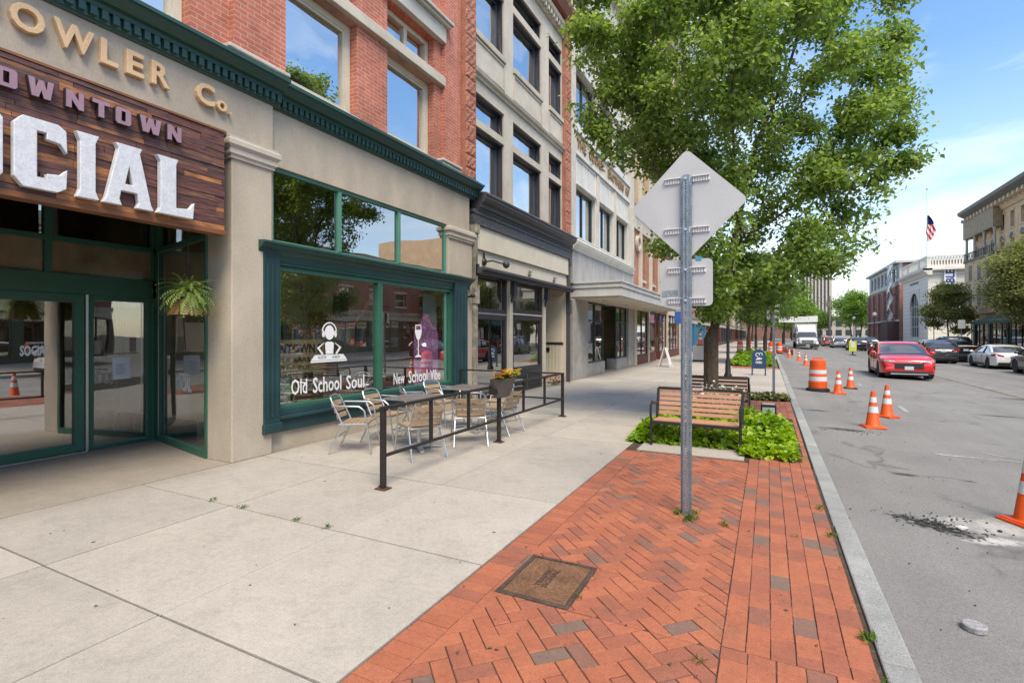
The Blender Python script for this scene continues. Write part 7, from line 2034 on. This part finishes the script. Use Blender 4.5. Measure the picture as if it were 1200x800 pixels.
# ================================================================== low planting
def bed(label, name, x0, x1, y0, y1, h, n, size, m, seed, holes=(), edge=.12):
    r = np.random.default_rng(seed)
    x = r.uniform(x0, x1, n*2); y = r.uniform(y0, y1, n*2)
    u = np.abs((x-(x0+x1)/2)/((x1-x0)/2)); v = np.abs((y-(y0+y1)/2)/((y1-y0)/2))
    wob = .12*np.sin(x*5.3+seed)+.12*np.sin(y*4.1+seed*2)
    keep = (np.maximum(u, v)**4 < 1+wob*.8)
    for hx, hy, hr in holes: keep &= ((x-hx)**2+(y-hy)**2 > hr**2)
    x, y, u, v = x[keep][:n], y[keep][:n], u[keep][:n], v[keep][:n]
    prof = (1-np.maximum(u, v)**3.5*.85)*h*(.72+.28*np.sin(x*6+1)*np.cos(y*5.2))
    z = prof*r.uniform(.45, 1.0, len(x))*(1+.35*np.sin(x*11.3+y*7.1)*np.sin(y*9.7-x*3.3))+.02
    vf = leafcloud(np.stack([x, y, z], 1), size, .15, .1, .85, seed=seed, cup=.4)
    o = leafmesh(name, vf, m); return tag(o, label, 'ground cover', kind='stuff')
lime = leafmat('lime_vine_leaf', (.11, .24, .015), (.38, .52, .04), .35, .4)
bed('lime green trailing vine filling the bed round the nearest tree', 'ground_cover', -1.84, .16, 7.72, 10.9, .32, 9000, .085, lime, 3)
bed('lime green trailing vine spilling over the bricks beside the bench', 'ground_cover', -.34, .33, 7.45, 9.9, .36, 4000, .085, lime, 4)
bed('lime green vine spilling past the left end of the bench', 'ground_cover', -1.90, -1.35, 7.75, 9.2, .30, 2200, .08, lime, 6)
bed('bright green planting round the trees of the far bed', 'ground_cover', -1.75, .30, 28.4, 34.4, .75, 9000, .13, leafmat('mid_lime_leaf', (.14, .28, .02), (.30, .44, .05), .35), 5)
g = MB(); g.box(-1.8, .42, 7.87, 11.19, -.2, .01); g.box(-1.59, .44, 28.31, 34.49, -.2, .02); struct(g.build('ground_soil', soil))
sv = leafmat('silver_leaf', (.28, .32, .26), (.46, .48, .42), .15)
r_ = np.random.default_rng(77)
sp_ = thing('silver_plant', 'pale silver-leaved plant mixed with white flowers at the foot of the nearest tree', 'plant', (-.8, 9.3, 0), world=True)
pts = r_.normal(0, 1, (900, 3))*np.array([.24, .2, .10])+np.array([-.85, 9.45, .52]); leafmesh('foliage', leafcloud(pts, .055, .4, seed=7), sv, sp_)
pts = r_.normal(0, 1, (160, 3))*np.array([.24, .2, .05])+np.array([-.85, 9.4, .62]); leafmesh('white_flowers', leafcloud(pts, .045, .6, seed=8, asp=.9), leafmat('white_petal', (.62, .60, .58), (.75, .7, .7), .2), sp_)
g = MB()
for k in range(26): x, y = -.85+random.gauss(0, .3), 9.35+random.gauss(0, .2); g.tube([(x, y, 0), (x+random.gauss(0, .03), y, .6)], .006, 4)
g.build('stems', mat('green_stem', (.08, .14, .04), .7), sp_)

# weeds in the joints
def weed(x, y, s, label, n=26, flat=.35):
    r = np.random.default_rng(int(abs(x*1000)+abs(y*777)))
    pts = np.stack([x+r.normal(0, s*.35, n), y+r.normal(0, s*.35, n), np.full(n, .004)+r.uniform(0, .01, n)], 1)
    vf = leafcloud(pts, s*.75, .5+flat, 0, .22, seed=int(abs(x*100))+3)
    o = leafmesh('weed_clump', vf, grassm); BASE.pop(o.name, None)
    return tag(o, label, 'weed', 'weeds in the pavement joints')
weed(.49, 3.30, .055, 'weed clump at the kerb, second from the bottom right corner', 44)
for y in (2.72, 2.80, 2.90, 2.62, 2.5): weed(.475+random.uniform(-.02, .03), y, .05, 'ragged weeds at the kerb in the bottom right corner of the brick pavement', 22)
weed(.46, 4.86, .05, 'small weed at the kerb level with the sign post foot', 30); weed(.44, 5.6, .05, 'weed tuft at the kerb behind the sign post, beside a missing brick', 26)
weed(.20, 4.72, .035, 'tiny weed between bricks two rows from the kerb', 14)
weed(-.62, 4.72, .07, 'green weeds in front of the sign post foot', 50); weed(-.74, 4.84, .06, 'green weeds left of the sign post foot', 36); weed(-.60, 4.90, .06, 'green weeds right of the sign post foot', 30)
weed(-.33, 4.72, .05, 'little weed in the herringbone bricks right of the sign post', 26); weed(-.31, 2.70, .04, 'small bright weed low in the middle of the brick strip', 18)
weed(-1.06, 3.02, .035, 'tiny weed at the right edge of the utility cover', 16)
for x, lb in ((-4.9, 'flat weed in the concrete joint nearest the entrance pier'), (-4.45, 'flat weed in the concrete joint, second from the entrance pier'), (-3.72, 'largest flat weed in the concrete joint near the railing'), (-3.35, 'small weed at the joint crossing near the railing')):
    weed(x, 3.16, .045, lb, 24, .0)
for k in range(9): weed(.46+random.uniform(-.01, .02), random.uniform(3.6, 7.2), .018, 'moss-like tuft in the gap between bricks and kerb', 10, 0)
bed('dry weedy grass strip across the walk at the small sign post', 'grass_strip', -.55, .44, 14.1, 14.9, .10, 1400, .10, leafmat('dry_weed', (.10, .15, .04), (.24, .22, .09), .2), 8)
bed('dry weedy grass strip on the left of the lamp post', 'grass_strip', -1.75, -.5, 14.1, 14.8, .07, 700, .09, leafmat('dry_weed', (1, 1, 1), (1, 1, 1)), 9)
# dry leaves on the ground
g = MB(); random.seed(9)
for k in range(110):
    if random.random() < .6: x, y, z = random.uniform(-1.8, .45), random.uniform(1.5, 9), .006
    else: x, y, z = random.uniform(-6, -1.9), random.uniform(1.5, 11), .006
    a = random.uniform(0, 6.3); s = random.uniform(.006, .016)
    g.add([(x+s*cos(a), y+s*sin(a), z), (x-s*.6*sin(a), y+s*.6*cos(a), z+s*.4), (x-s*cos(a), y-s*sin(a), z+.001), (x+s*.6*sin(a), y-s*.6*cos(a), z+s*.3)], [(0, 1, 2), (0, 2, 3)])
tag(g.build('dry_leaf_litter', mat('dry_leaf', (.13, .08, .04), .8, bump=0), fix=False), 'tiny dry leaves and bits scattered over the pavement', 'litter', kind='stuff')
